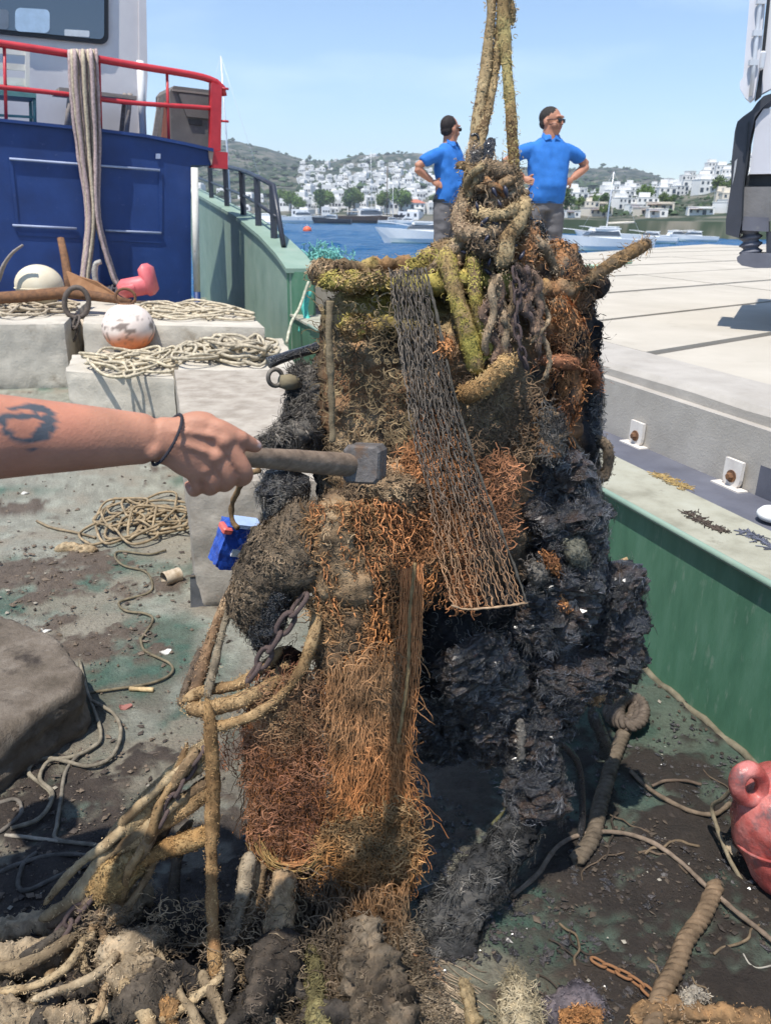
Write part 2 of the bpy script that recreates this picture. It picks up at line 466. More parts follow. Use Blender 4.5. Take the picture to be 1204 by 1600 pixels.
# crumbs, shell grit and flakes on the deck: nobody could count them
def lumps(mb, C, S, colr, sub=0):
    base = np.array([(1, 0, 0), (-1, 0, 0), (0, 1, 0), (0, -1, 0), (0, 0, 1), (0, 0, -1)], float)
    fc = np.array([(0, 2, 4), (2, 1, 4), (1, 3, 4), (3, 0, 4), (2, 0, 5), (1, 2, 5), (3, 1, 5), (0, 3, 5)])
    n = len(C)
    a = RNG.uniform(0, 2 * PI, n)
    B = np.repeat(base[None], n, 0) * (0.55 + 0.9 * RNG.random((n, 6, 1))) * S[:, None, :]
    V = np.stack([B[..., 0] * np.cos(a)[:, None] - B[..., 1] * np.sin(a)[:, None], B[..., 0] * np.sin(a)[:, None] + B[..., 1] * np.cos(a)[:, None], B[..., 2]], -1) + C[:, None]
    mb.add(V.reshape(-1, 3), (fc[None] + (np.arange(n) * 6)[:, None, None]).reshape(-1, 3), np.repeat(colr, 6, 0))
N = 15000
cu = RNG.uniform(-60, 1260, N); cv = 640 + (1 - RNG.random(N) ** 0.75) * 1000
cp = G(cu, cv)
keep = (cp[:, 0] < BX(cp[:, 1]) - 0.02)
m_ = np.clip(sum(blob(cp, *a) for a in [(60, 900, .45, .7, 1.3), (230, 910, .25), (60, 1300, .4, .6, 1.2), (330, 1500, .4), (1040, 1400, .25), (930, 1420, .2), (980, 1560, .3), (1090, 1090, .25, .6, .5), (150, 1010, .3)]), 0, 1)
keep &= RNG.random(N) < 0.22 + 0.8 * m_
cp = cp[keep]; m_ = m_[keep]
sz = (0.0016 + 0.0055 * RNG.random(len(cp)) ** 3.0) * (0.6 + 0.35 * cp[:, 1])
S = np.stack([sz * RNG.uniform(.8, 1.8, len(cp)), sz * RNG.uniform(.7, 1.3, len(cp)), sz * RNG.uniform(.4, .9, len(cp))], 1)
cp[:, 2] = 0.006 + 0.006 * m_
pick = RNG.random(len(cp))[:, None]
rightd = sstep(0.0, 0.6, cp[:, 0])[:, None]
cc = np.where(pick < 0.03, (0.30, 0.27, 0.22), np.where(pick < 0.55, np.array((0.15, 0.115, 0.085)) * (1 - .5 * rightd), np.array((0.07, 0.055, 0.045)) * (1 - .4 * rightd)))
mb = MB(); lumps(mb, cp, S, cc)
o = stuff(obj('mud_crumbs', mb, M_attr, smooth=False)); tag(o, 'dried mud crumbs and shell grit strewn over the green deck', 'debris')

# ---- bulwark with its cap
M_green = surf('green_bulwark_paint', [(0.25, (0.045, 0.125, 0.075)), (0.5, (0.065, 0.165, 0.10)), (0.8, (0.10, 0.21, 0.14))], 5, 0.5, 0.25, 0.003, 60, stain=(0.17, 0.24, 0.18), stain_scale=9, stain_lo=0.585, stretch=(3.0, 3.0, 0.8))
M_greenpale = surf('faded_green_paint', [(0.25, (0.17, 0.25, 0.195)), (0.5, (0.22, 0.31, 0.245)), (0.8, (0.28, 0.36, 0.29))], 2.5, 0.6, 0.2, 0.003, 50, stain=(0.30, 0.33, 0.27), stain_scale=2.2, stain_lo=0.6)
M_cap = surf('dirty_cap_rail', [(0.25, (0.20, 0.19, 0.14)), (0.5, (0.33, 0.32, 0.25)), (0.8, (0.40, 0.40, 0.33))], 6, 0.85, 0.5, 0.006, 60, stain=(0.10, 0.085, 0.06), stain_scale=9, stain_lo=0.62)
bul = thing('bulwark', 'green painted steel bulwark between the muddy deck and the quay', 'bulwark', (BX(2.6), 2.6, 0))
def wallstrip(y0, y1, z0, z1, off0, off1, n=2):   # solid strip along the boat between two offsets from the foot line
    yy = np.linspace(y0, y1, n); V = []
    zt = z1 if callable(z1) else (lambda y: z1)
    for y in yy:
        f = np.array([BX(y), y])
        for (o, z) in ((off0, z0), (off1, z0), (off1, zt(y)), (off0, zt(y))):
            q = f + BN * o
            V.append((q[0], q[1], z))
    Fs = [(0, 3, 2, 1), ((n - 1) * 4, (n - 1) * 4 + 1, (n - 1) * 4 + 2, (n - 1) * 4 + 3)]
    for k in range(n - 1):
        for q in range(4):
            Fs.append((k * 4 + q, k * 4 + (q + 1) % 4, k * 4 + 4 + (q + 1) % 4, k * 4 + 4 + q))
    return MB().add(V, Fs)
part('plating', wallstrip(-0.6, 8.4, -1.2, 0.585, 0.0, 0.26), M_green, bul, smooth=False)
part('cap_rail', wallstrip(-0.6, 8.4, 0.585, 0.605, -0.02, 0.29), M_cap, bul, smooth=False)
lip = np.array([(BX(y) - 0.022, y, 0.6) for y in np.linspace(-0.6, 7.6, 30)])
part('rounded_lip', MB().tube(lip, 0.012, 8), M_greenpale, bul)
part('foot_weld', MB().tube(np.array([(BX(y) - 0.004, y, 0.004 + 0.006 * math.sin(y * 40)) for y in np.linspace(0.8, 6, 120)]), 0.014, 6), surf('caked_dirt', [(0.3, (0.09, 0.08, 0.05)), (0.7, (0.22, 0.19, 0.13))], 20, 0.95, 0.6, 0.005, 90), bul)
zt = lambda y: float(np.interp(y, [8.4, 8.8, 9.8, 11.5, 15, 18], [1.02, 1.13, 1.30, 1.50, 1.78, 2.0]))
bow = thing('bow_bulwark', 'pale faded green raised bow bulwark sweeping up behind the concrete blocks', 'bulwark', (BX(8), 8, 0))
part('plating', wallstrip(8.4, 18, -1.2, zt, -0.01, 0.22, 30), M_greenpale, bow, smooth=False)
capm = MB()
yy = np.linspace(8.38, 18, 40)
V = []
for y in yy:
    f = np.array([BX(y), y])
    for (o_, dz) in ((-0.05, 0.0), (0.27, 0.0), (0.27, 0.045), (-0.05, 0.045)):
        q = f + BN * o_; V.append((q[0], q[1], zt(y) + dz))
Fs = [(0, 3, 2, 1)] + [(k * 4 + q, k * 4 + (q + 1) % 4, k * 4 + 4 + (q + 1) % 4, k * 4 + 4 + q) for k in range(len(yy) - 1) for q in range(4)]
part('cap_rail', capm.add(V, Fs), M_greenpale, bow, smooth=False)
f = np.array([BX(8.36), 8.36])
part('end_plate', MB().box((f[0] + BN[0] * 0.10, f[1] + BN[1] * 0.1 , 0.5), (0.30, 0.05, 1.06), rz=-0.33), M_green, bow, smooth=False)
M_blackrail = flat('dark_rail_paint', (0.03, 0.035, 0.05), 0.4)
rail = thing('bow_rail', 'dark steel pipe rail with square posts on the green bow bulwark', 'railing', (BX(11), 11, zt(11)))
rp = []
for y in np.linspace(9.6, 18, 12):
    q = np.array([BX(y), y]) + BN * 0.1; rp.append((q[0], q[1], zt(y) + 0.62))
q = np.array([BX(9.15), 9.15]) + BN * 0.1
rp = [(q[0], q[1], zt(9.15) + 0.06)] + rp
part('top_rail', MB().tube(np.array(rp), 0.03, 8), M_blackrail, rail)
for y in (9.65, 10.6, 11.7, 13.2, 15.0):
    q = np.array([BX(y), y]) + BN * 0.1
    part('post', MB().box((q[0], q[1], zt(y) + 0.32), (0.06, 0.06, 0.58), rz=-0.33), M_blackrail, rail, smooth=False)
part('mid_rail', MB().tube(np.array([(BX(y) + .1, y + .03, zt(y) + 0.3) for y in np.linspace(9.5, 18, 10)]), 0.02, 6), M_blackrail, rail)

# ---- rubber fender strip between boat and quay
M_rub = surf('grey_rubber', [(0.3, (0.075, 0.078, 0.10)), (0.7, (0.13, 0.135, 0.165))], 4, 0.65, 0.3, 0.004, 50, stain=(0.22, 0.21, 0.2), stain_scale=7, stain_lo=0.66)
def qstrip(y0, y1, z0, z1, a, b):                 # strip along the quay face, offsets measured from the face
    V = []
    for y in (y0, y1):
        f = np.array([QX(y), y])
        for (o, z) in ((a, z0), (b, z0), (b, z1), (a, z1)):
            q = f + np.array([0.9435, 0.331]) * o; V.append((q[0], q[1], z))
    return MB().add(V, [(0, 3, 2, 1), (4, 5, 6, 7)] + [(q, (q + 1) % 4, 4 + (q + 1) % 4, 4 + q) for q in range(4)])
fen = thing('fender_strip', 'grey rubber fender board bolted along the quay wall above the boat', 'fender', (QX(3), 3, 0.5))
part('shelf', qstrip(-0.5, 11.5, 0.40, 0.575, -0.335, -0.045), M_rub, fen, smooth=False)
part('upright_strip', qstrip(-0.5, 11.5, 0.40, 0.70, -0.045, -0.004), M_rub, fen, smooth=False)
M_brk = surf('pale_bracket_paint', [(0.3, (0.55, 0.50, 0.46)), (0.7, (0.72, 0.68, 0.62))], 15, 0.6, 0.3, 0.002, 90, stain=(0.3, 0.16, 0.08), stain_scale=18, stain_lo=0.66)
for (u, v) in ((1013, 672), (1167, 728), (930, 640)):
    p = PLN(u, v, (QX(2), 2), (QX(5), 5)); y = p[1]
    br_ = thing('fender_bracket', {1013: 'small pale steel fender bracket with one bolt, next to the barnacled drum', 1167: 'larger pale steel fender bracket with one bolt, above the white disc', 930: 'pale fender bracket partly hidden behind the drum'}[u], 'bracket', (p[0], p[1], 0.57), 'brackets holding the fender board')
    ct = np.array([QX(y), y]) + np.array([0.9435, 0.331]) * -0.058
    rz = math.atan2(0.331, 0.9435) + PI / 2
    pl = MB()
    prof = [(-0.048, 0.03)] + [(-0.048 * math.cos(t), -0.045 - 0.05 * math.sin(t)) for t in np.linspace(0, PI, 9)] + [(0.048, 0.03)]
    n = len(prof)
    ex = np.array([math.cos(rz), math.sin(rz), 0]); ny_ = np.array([-0.9435, -0.331, 0])
    V = [np.array([ct[0], ct[1], 0.66]) + ex * a + np.array([0, 0, b]) + ny_ * d for d in (0.0, 0.016) for a, b in prof]
    part('plate', pl.add(V, [tuple(range(n)), tuple(range(2 * n - 1, n - 1, -1))] + [(k, n + k, n + (k + 1) % n, (k + 1) % n) for k in range(n)]), M_brk, br_, smooth=False)
    bc = np.array([ct[0], ct[1], 0.622]) + ny_ * 0.016
    Mz = np.stack([ex, np.array([0, 0, 1.0]), ny_], 1)
    part('washer', MB().lathe([(0.0, 0.004), (0.026, 0.004), (0.026, 0.0)], bc, 16, Mz), M_rust, br_, smooth=False)
    part('bolt', MB().lathe([(0.0, 0.022), (0.012, 0.022), (0.016, 0.018), (0.016, 0.003)], bc, 6, Mz), M_rust, br_, smooth=False)
    part('foot_flange', MB().box(np.array([ct[0], ct[1], 0.578]) + ny_ * 0.02, (0.16, 0.05, 0.006), rz=rz), M_brk, br_, smooth=False)

# ---- quay: concrete edge beam and paved slabs with open joints
M_quay = surf('bright_quay_concrete', [(0.25, (0.40, 0.365, 0.305)), (0.6, (0.47, 0.43, 0.365)), (0.8, (0.52, 0.48, 0.41))], 1.6, 0.9, 0.35, 0.006, 45, stain=(0.34, 0.30, 0.245), stain_scale=2.2, stain_lo=0.60, spec=0.2)
M_qface = surf('quay_face_concrete', [(0.25, (0.32, 0.295, 0.26)), (0.6, (0.41, 0.38, 0.34)), (0.85, (0.48, 0.45, 0.40))], 5, 0.92, 0.5, 0.006, 90, stain=(0.25, 0.22, 0.19), stain_scale=22, stain_lo=0.68, spec=0.2)
QZ = 0.90
QDIR = np.array([-0.331, 0.9437]); QN = np.array([0.9437, 0.331])
quay = thing('quay', 'pale concrete quay beside the boat', 'quay'); del quay['label']; del quay['category']; quay['kind'] = 'structure'
q0 = np.array([QX(-0.8), -0.8]); q1 = np.array([QX(11.0), 11.0])
far = G(1140, 379, QZ)[:2]; fl = G(500, 424, QZ)[:2]
part('core', MB().prism([tuple(q0), (14, -0.8), (26, 30), tuple(far + np.array([5, 5.5])), tuple(fl + (fl - far) * 0.02)], -3.0, QZ - 0.06), M_qface, quay, smooth=False)
beam = MB()
V = []
for s in np.linspace(0, 1, 40):
    f = q0 + (q1 - q0) * s
    w = 0.004 * math.sin(s * 90) + 0.003 * math.sin(s * 230)
    for (o_, z) in ((-0.002, -1.0), (0.40, -1.0), (0.40, QZ + 0.004), (0.022, QZ + 0.003 + w), (-0.003, QZ - 0.022 + w)):
        p = f + QN * o_; V.append((p[0], p[1], z))
n = 40
Fs = [(0, 4, 3, 2, 1)] + [(k * 5 + q, k * 5 + (q + 1) % 5, k * 5 + 5 + (q + 1) % 5, k * 5 + 5 + q) for k in range(n - 1) for q in range(5)] + [tuple((n - 1) * 5 + q for q in range(5))]
part('edge_beam', beam.add(V, Fs), M_qface, quay, smooth=False)
# slabs: strips between the joints seen in the paving
jd = (G(1204, 467, QZ) - G(927, 497, QZ))[:2]; jd /= np.linalg.norm(jd)
js = []
for (u, v) in ((1100, 529), (1060, 482), (1060, 446), (1060, 424), (1060, 410), (1060, 400), (1060, 393), (1060, 388)):
    p = G(u, v, QZ)[:2]; d = p - q0
    js.append(np.linalg.solve(np.stack([QDIR, -jd], 1), d)[0])
js = [js[0] - 3.4, js[0] - 1.7] + js
js += [js[-1] + 1.6 * k for k in range(1, 4)]
gap = 0.045
for k in range(len(js) - 1):
    a = q0 + QN * 0.405 + QDIR * (js[k] + gap); b = q0 + QN * 0.405 + QDIR * (js[k + 1] - gap)
    for (s0, s1) in ((0.0, 4.2), (4.23, 8.4), (8.43, 16.0)):
        if k > 7 and s0 > 9: pass
        A, B, C_, D = a + jd * s0, a + jd * s1, b + jd * s1, b + jd * s0
        dz = 0.002 * ((k * 7 + int(s0)) % 3)
        poly = [A, B, C_, D]; out = []                    # cut the slab at the far edge of the quay
        nf = np.array([fl[1] - far[1], far[0] - fl[0]]); nf = nf if nf @ (q0 - fl) > 0 else -nf
        for m_ in range(4):
            P0, P1 = poly[m_], poly[(m_ + 1) % 4]; d0, d1 = nf @ (P0 - fl), nf @ (P1 - fl)
            if d0 >= 0: out.append(P0)
            if (d0 >= 0) != (d1 >= 0): out.append(P0 + (P1 - P0) * d0 / (d0 - d1))
        if len(out) < 3: continue
        part('paving_slab', MB().prism([tuple(p) for p in out], QZ - 0.05, QZ + dz), M_quay, quay, smooth=False)

# ---- sea
M_sea, n_, l_, b_ = _mat('choppy_sea')
tc = n_.new('ShaderNodeTexCoord')
b_.inputs['Base Color'].default_value = (0.004, 0.085, 0.22, 1); b_.inputs['Roughness'].default_value = 0.22; b_.inputs['IOR'].default_value = 1.33
b_.inputs['Specular IOR Level'].default_value = 0.45
nb = _bump(n_, l_, b_, _noise(n_, l_, tc.outputs['Object'], 0.55, 6, 0.65), 1.0, 1.1)
_bump(n_, l_, b_, _noise(n_, l_, tc.outputs['Object'], 2.6, 4, 0.6), 1.0, 0.22, nb)
gx = np.concatenate([np.linspace(-3000, -60, 12), np.linspace(-55, 95, 150), np.linspace(100, 3000, 12)])
gy = np.concatenate([[-1500, -200, -40, -10, 3], np.linspace(6, 150, 150), np.linspace(155, 420, 30), [500, 700, 1200, 3000]])
X, Y = np.meshgrid(gx, gy); P = np.stack([X, Y, 0 * X], -1).reshape(-1, 3)
wv = (fbm(P * np.array([1, 1.6, 1]), 0.5, 4, 71) - 0.5) * 0.55 + (fbm(P, 1.6, 2, 77) - 0.5) * 0.12
P[:, 2] = -1.35 + wv * ((P[:, 1] > 4) & (P[:, 1] < 420) & (P[:, 0] > -60) & (P[:, 0] < 100))
i = np.arange(len(gy) - 1)[:, None] * len(gx); j = np.arange(len(gx) - 1)[None]
struct(obj('sea', MB().add(P, np.stack([i + j, i + j + 1, i + len(gx) + j + 1, i + len(gx) + j], -1).reshape(-1, 4)), M_sea))
SEA = -1.35

# ---- hills across the bay: a real terrain rising from each shore to its ridge
def horizon_v(u): return 335 + (u - 602) * math.tan(math.radians(1.0))
def terrain(name, us, shore_y, ridge_y, ridge_v, rough, colf, seed, rows=70, prof=1.0, base=0.8):
    us = np.asarray(us, float); n = len(us)
    V = []
    rays = ray(us, np.array([horizon_v(u) for u in us]))
    dirs = rays[:, :2] / rays[:, 1:2]
    sy = np.interp(us, *zip(*shore_y)); ry = np.interp(us, *zip(*ridge_y)); rv = np.interp(us, *zip(*ridge_v))
    rr = ray(us, rv); slope = rr[:, 2] / rr[:, 1]
    rz = EYE[2] + slope * ry
    ts = np.concatenate([np.linspace(-0.03, 1, rows), [1.12, 1.3, 1.6]])
    for t in ts:
        y = sy + (ry - sy) * t
        p = np.stack([dirs[:, 0] * y, y, 0 * y], 1)
        if t <= 1:
            h = (rz - base) * max(t, 0) ** prof + base
            if t < 0: h = np.full(n, SEA - 0.6)
            elif t == 0: h = np.full(n, base)
        else: h = rz * (1 - (t - 1) * 1.2)
        amp = rough * np.clip(t, 0, 1) * (1 - 0.75 * np.clip(t, 0, 1) ** 4)
        p[:, 2] = h + amp * (fbm(p, 1 / (rough * 3.0), 5, seed) - 0.5) * 2
        V.append(p)
    V = np.array(V); P = V.reshape(-1, 3)
    R = len(ts)
    i = np.arange(R - 1)[:, None] * n; j = np.arange(n - 1)[None]
    Fq = np.stack([i + j, i + j + 1, i + n + j + 1, i + n + j], -1).reshape(-1, 4)
    o = struct(obj(name, MB().add(P, Fq, colf(P)), M_hill))
    tt = np.concatenate([np.linspace(-0.03, 1, rows)])
    def at(u, t):                                  # point on the slope
        iu = np.interp(u, us, np.arange(n)); it = np.interp(t, tt, np.arange(rows))
        a, b = int(iu), int(it); a = min(a, n - 2); b = min(b, rows - 2); fa, fb = iu - a, it - b
        return V[b, a] * (1 - fa) * (1 - fb) + V[b, a + 1] * fa * (1 - fb) + V[b + 1, a] * (1 - fa) * fb + V[b + 1, a + 1] * fa * fb
    return at
M_hill = surf('scrub_hillside', [(0.3, (0.75, 0.75, 0.75)), (0.7, (1.2, 1.2, 1.2))], 0.02, 0.95, 0.0, attr=True, spec=0.1)
def hillcol(sc):
    def f(P):
        a = sstep(0.40, 0.56, fbm(P, 1 / (sc * 0.18), 5, 90))[:, None]
        b = sstep(0.52, 0.66, fbm(P, 1 / (sc * 0.45), 4, 93))[:, None]
        return (np.array((0.155, 0.145, 0.115)) * (1 - a) + np.array((0.03, 0.045, 0.026)) * a) * (1 - 0.45 * b) + 0.45 * b * np.array((0.03, 0.05, 0.028))
    return f
farhill = terrain('far_hills', np.linspace(-500, 1500, 240), [(-500, 600), (300, 560), (480, 470), (700, 430), (900, 420), (1500, 420)], [(-500, 1500), (350, 1400), (600, 1500), (1500, 1600)],
    [(-500, 255), (0, 240), (200, 232), (300, 226), (345, 221), (380, 222), (420, 231), (450, 243), (480, 250), (520, 252), (560, 243), (620, 240), (660, 242), (700, 250), (760, 258), (820, 262), (900, 266), (940, 263), (980, 266), (1010, 273), (1040, 284), (1100, 290), (1500, 300)], 18, hillcol(60), 31, 90, 1.15)
nearhill = terrain('village_hill', np.linspace(790, 1700, 150), [(790, 190), (870, 165), (1000, 150), (1150, 140), (1700, 130)], [(790, 480), (900, 480), (1000, 500), (1140, 520), (1700, 480)],
    [(790, 318), (850, 306), (900, 302), (950, 300), (1000, 294), (1030, 288), (1060, 278), (1100, 264), (1140, 250), (1204, 232), (1300, 215), (1500, 200), (1700, 195)], 5, hillcol(22), 37, 60, 1.25, 1.2)
# ================================================================== across the water: houses, trees, boats
M_white = surf('limewashed_wall', [(0.3, (0.70, 0.69, 0.66)), (0.7, (0.80, 0.79, 0.77))], 0.5, 0.85, 0.0, spec=0.2)
M_cream = surf('cream_wall', [(0.3, (0.62, 0.56, 0.47)), (0.7, (0.70, 0.64, 0.54))], 0.5, 0.85, 0.0, spec=0.2)
M_win = flat('dark_window_glass', (0.05, 0.065, 0.085), 0.25, bump=0)
M_tile = flat('red_roof_tiles', (0.45, 0.16, 0.10), 0.85, bump=0)
M_shade = flat('brown_timber_trim', (0.20, 0.11, 0.09), 0.8, bump=0)
def make_house(v, wm, roof=None):
    w, d, h = [(9, 7, 5.6), (12, 8, 3.4), (7, 7, 6.2), (14, 8, 5.8), (8, 6, 3.2)][v]
    r = thing('house', '', 'house')
    lpart('wall', MB().box((0, 0, h / 2 - 1), (w, d, h + 2)), wm, r, smooth=False)
    if roof is None:
        lpart('roof_parapet', MB().box((0, 0, h + 0.14), (w + 0.3, d + 0.3, 0.28)), wm, r, smooth=False)
        if v in (0, 3): lpart('roof_room', MB().box((-w * 0.22, 0.5, h + 1.4), (w * 0.4, d * 0.6, 2.3)), wm, r, smooth=False)
    else:
        lpart('hipped_roof', MB().add([(-w/2-.4, -d/2-.4, h), (w/2+.4, -d/2-.4, h), (w/2+.4, d/2+.4, h), (-w/2-.4, d/2+.4, h), (-w/4, 0, h+1.9), (w/4, 0, h+1.9)], [(3, 2, 1, 0), (0, 1, 5, 4), (1, 2, 5), (2, 3, 4, 5), (3, 0, 4)]), roof, r, smooth=False)
    nf = 2 if h > 5 else 1; nw = max(2, int(w // 2.8))
    for f in range(nf):
        for k in range(nw):
            x = -w / 2 + w * (k + 0.5) / nw
            big = (k + f + v) % 3 == 0
            ww, hh = (1.7, 2.1) if big else (1.1, 1.3)
            zz = f * 2.8 + (1.15 if big else 1.6)
            lpart('window', MB().box((x, -d / 2 - 0.02, zz), (ww, 0.12, hh)), M_win, r, smooth=False)
    if v in (1, 3): lpart('balcony', MB().box((w * 0.15, -d / 2 - 0.75, 2.85), (w * 0.55, 1.4, 0.18)), wm, r, smooth=False)
    if v in (1, 4): lpart('pergola', MB().box((-w * 0.2, -d / 2 - 1.1, 2.5), (w * 0.5, 2.1, 0.16)), M_shade, r, smooth=False)
    return r
protos = [make_house(v, M_white) for v in range(5)] + [make_house(0, M_cream), make_house(1, M_cream), make_house(3, M_white, M_tile)]
used = set()
def place_house(k, p, rz, sc, label, group):
    o = protos[k]
    if k in used: o = copy_tree(o)
    used.add(k)
    o.location = [float(x) for x in p]; o.rotation_euler = (0, 0, rz); o.scale = (sc, sc, sc)
    tag(o, label, 'house', group)
rnd = random.Random(5)
def spaced(n, us, ts, fn, dist):
    out = []
    for _ in range(n * 40):
        if len(out) >= n: break
        p = fn(rnd.uniform(*us), rnd.uniform(*ts) if not callable(ts) else ts())
        if all((p[0] - q[0]) ** 2 + (p[1] - q[1]) ** 2 > dist ** 2 for q in out): out.append(p)
    return out
for p in spaced(40, (800, 1420), (0.06, 0.24), nearhill, 6.0):
    place_house(rnd.choice((1, 3, 4, 5, 6)), p, rnd.uniform(-.35, .35), rnd.uniform(.40, .55), 'low cream or white house in the row along the far shore', 'houses along the shore')
for p in spaced(120, (800, 1420), (0.36, 0.92), nearhill, 6.5):
    place_house(rnd.choice((0, 1, 2, 3, 3, 4)), p, rnd.uniform(-.3, .3), rnd.uniform(.5, .72), 'white flat-roofed house in the terraces on the near hill', 'white houses on the near hill')
p = farhill(642, 0.02); place_house(7, p, 0.1, 1.0, 'white house with red hipped roof on the waterfront behind the men', None)
# the far town: each house a small white block of its own
M_far = M_white
fm = []
for (w, d, h, a) in ((9, 8, 6, .5), (14, 8, 4, .3), (8, 8, 9, .4)):
    mb = MB().box((0, 0, h / 2 - 3), (w, d, h + 6)); mb.box((w * .15, 0, h + a * 2), (w * .5, d * .6, a * 4))
    for k in range(3): mb.box((-w / 2 + w * (k + .5) / 3, -d / 2 - .05, h * .5), (1.6, .2, 1.9), col=(.06, .07, .09))
    fm.append(mb.mesh('far_house', False))
M_farwall = surf('far_white_wall', [(0.3, (0.72, 0.71, 0.69)), (0.7, (0.80, 0.79, 0.77))], 0.3, 0.85, 0.0, attr=True, spec=0.2)
for me in fm: me.materials.append(M_farwall)
def tdist(): return rnd.choice((rnd.uniform(0.0, 0.06), rnd.uniform(0.02, 0.45), rnd.uniform(0.1, 0.32)))
dens = lambda u, t: 1.0 if 480 < u < 640 else 0.45
cnt = 0
for p in spaced(230, (470, 700), lambda: abs(rnd.gauss(0.0, 0.24)), farhill, 13) + spaced(45, (-120, 470), (0.0, 0.16), farhill, 15) + spaced(25, (690, 960), (0.0, 0.3), farhill, 15):
    o = bpy.data.objects.new('far_house', rnd.choice(fm)); COL.objects.link(o)
    o.location = [float(x) for x in p]; o.rotation_euler = (0, 0, rnd.uniform(-.6, .6)); s = rnd.uniform(.5, .9); o.scale = (s, s, s)
    tag(o, 'tiny white block house in the far town below the hills', 'house', 'houses of the far town')

# trees: trunk with limbs, crown of small leaf faces in clumps
M_bark = flat('bark', (0.12, 0.085, 0.06), 0.9)
M_leaf = surf('leaves', [(0.3, (0.7, 0.7, 0.7)), (0.7, (1.3, 1.3, 1.2))], 1.5, 0.75, 0.0, attr=True, spec=0.25)
def crown_mesh(seed, nleaf=2600, R=(2.6, 2.6, 2.0), c0=(0.05, 0.085, 0.025)):
    r = np.random.default_rng(seed)
    nc = 26
    cc = r.normal(size=(nc, 3)); cc /= np.linalg.norm(cc, axis=1)[:, None]; cc *= (r.random((nc, 1)) ** 0.4) * np.array(R) * 0.78
    k = r.integers(0, nc, nleaf)
    off = r.normal(size=(nleaf, 3)); off /= np.linalg.norm(off, axis=1)[:, None]
    p = cc[k] + off * (r.random((nleaf, 1)) ** 0.5) * (0.55 + 0.5 * r.random((nc, 1)))[k]
    a = r.normal(size=(nleaf, 3)); a /= np.linalg.norm(a, axis=1)[:, None]
    b = np.cross(a, r.normal(size=(nleaf, 3))); b /= np.linalg.norm(b, axis=1)[:, None]
    s = r.uniform(.12, .26, (nleaf, 1))
    V = np.stack([p - a * s, p + b * s * .6, p + a * s, p - b * s * .6], 1).reshape(-1, 3)
    tint = (0.7 + 0.6 * r.random((nc, 1)))[k]
    c = np.repeat(np.array(c0) * tint * (0.8 + .4 * r.random((nleaf, 1))), 4, 0)
    return MB().add(V, np.arange(nleaf * 4).reshape(-1, 4), c)
def make_tree(seed, R, c0):
    r = thing('tree', '', 'tree')
    tm = MB().tube(spline([(0, 0, -0.6), (0.08, 0, 1.0), (-0.05, 0.05, 2.2), (0, 0, 3.2)], 10), np.linspace(.22, .10, 10), 7)
    rr = random.Random(seed)
    for k in range(5):
        a = k * 1.26 + rr.random()
        tm.tube(spline([(0, 0, 1.9 + .2 * k), (math.cos(a) * .8, math.sin(a) * .8, 2.8 + .2 * k), (math.cos(a) * 1.6, math.sin(a) * 1.6, 3.4 + .25 * k)], 6), np.linspace(.08, .03, 6), 5)
    lpart('trunk', tm, M_bark, r)
    cm = crown_mesh(seed, R=R, c0=c0)
    cm.v = [v + np.array([0, 0, 3.5]) for v in cm.v]
    lpart('crown', cm, M_leaf, r, smooth=False)
    return r
tp = [make_tree(3, (2.6, 2.6, 1.9), (0.12, 0.19, 0.05)), make_tree(4, (2.0, 2.0, 2.3), (0.08, 0.13, 0.05)), make_tree(9, (3.2, 2.8, 1.7), (0.13, 0.19, 0.055))]
tused = set()
def place_tree(k, p, s, label, group=None):
    o = tp[k] if k not in tused else copy_tree(tp[k]); tused.add(k)
    o.location = [float(x) for x in p]; o.scale = (s, s, s); o.rotation_euler = (0, 0, rnd.uniform(0, 6)); tag(o, label, 'tree', group)
for (u, t, s, k, lab) in ((1003, .26, 1.15, 0, 'broad bright green tree among the white houses, above the sailboat'), (1118, .3, 1.2, 2, 'broad green tree on the near hill beside the truck'), (1035, .2, .8, 2, 'low green tree beside the broad bright one above the shore'), (882, .1, 1.1, 1, 'dark shrubby tree on the shore next to the right-hand man'), (942, .26, .8, 1, 'small dark tree by the sailboat mast')):
    place_tree(k, nearhill(u, t), s, lab)
for p in spaced(26, (800, 1400), (0.05, 0.95), nearhill, 9):
    place_tree(rnd.choice((0, 1, 2)), p, rnd.uniform(.4, .75), 'small green tree scattered between the houses of the near hill', 'trees on the near hill')
for p in spaced(26, (430, 960), (0.0, 0.06), farhill, 14):
    place_tree(rnd.choice((0, 1, 2)), p, rnd.uniform(1.6, 2.6), 'green tree on the far waterfront of the town', 'trees on the far waterfront')
# scrub on both hills, too many to count
for (fn, us, n, sz, nm, lab, ts) in ((farhill, (-200, 1300), 5200, 3.4, 'far_scrub', 'dark scrub bushes dotting the far hills', (0.12, 1.0)), (nearhill, (795, 1500), 2200, .8, 'near_scrub', 'green scrub covering the near village hill', (0.10, 1.0))):
    C = np.array([fn(rnd.uniform(*us), rnd.uniform(*ts)) for _ in range(n)])
    kp = fbm(C, 1 / 60.0 if fn is farhill else 1 / 18.0, 3, 6) > 0.46
    C = C[kp]; n = len(C)
    S = sz * (0.5 + RNG.random((n, 1)) ** 2 * 1.3) * np.array([1.2, 1.2, .8])
    cl = np.array((0.045, 0.072, 0.032)) * (0.6 + .8 * RNG.random((n, 1)))
    mb = MB()
    for q in range(2): lumps(mb, C + RNG.normal(size=(n, 3)) * S * .55, S * .7, cl)
    o = stuff(obj(nm, mb, M_attr, smooth=False)); tag(o, lab, 'scrub')

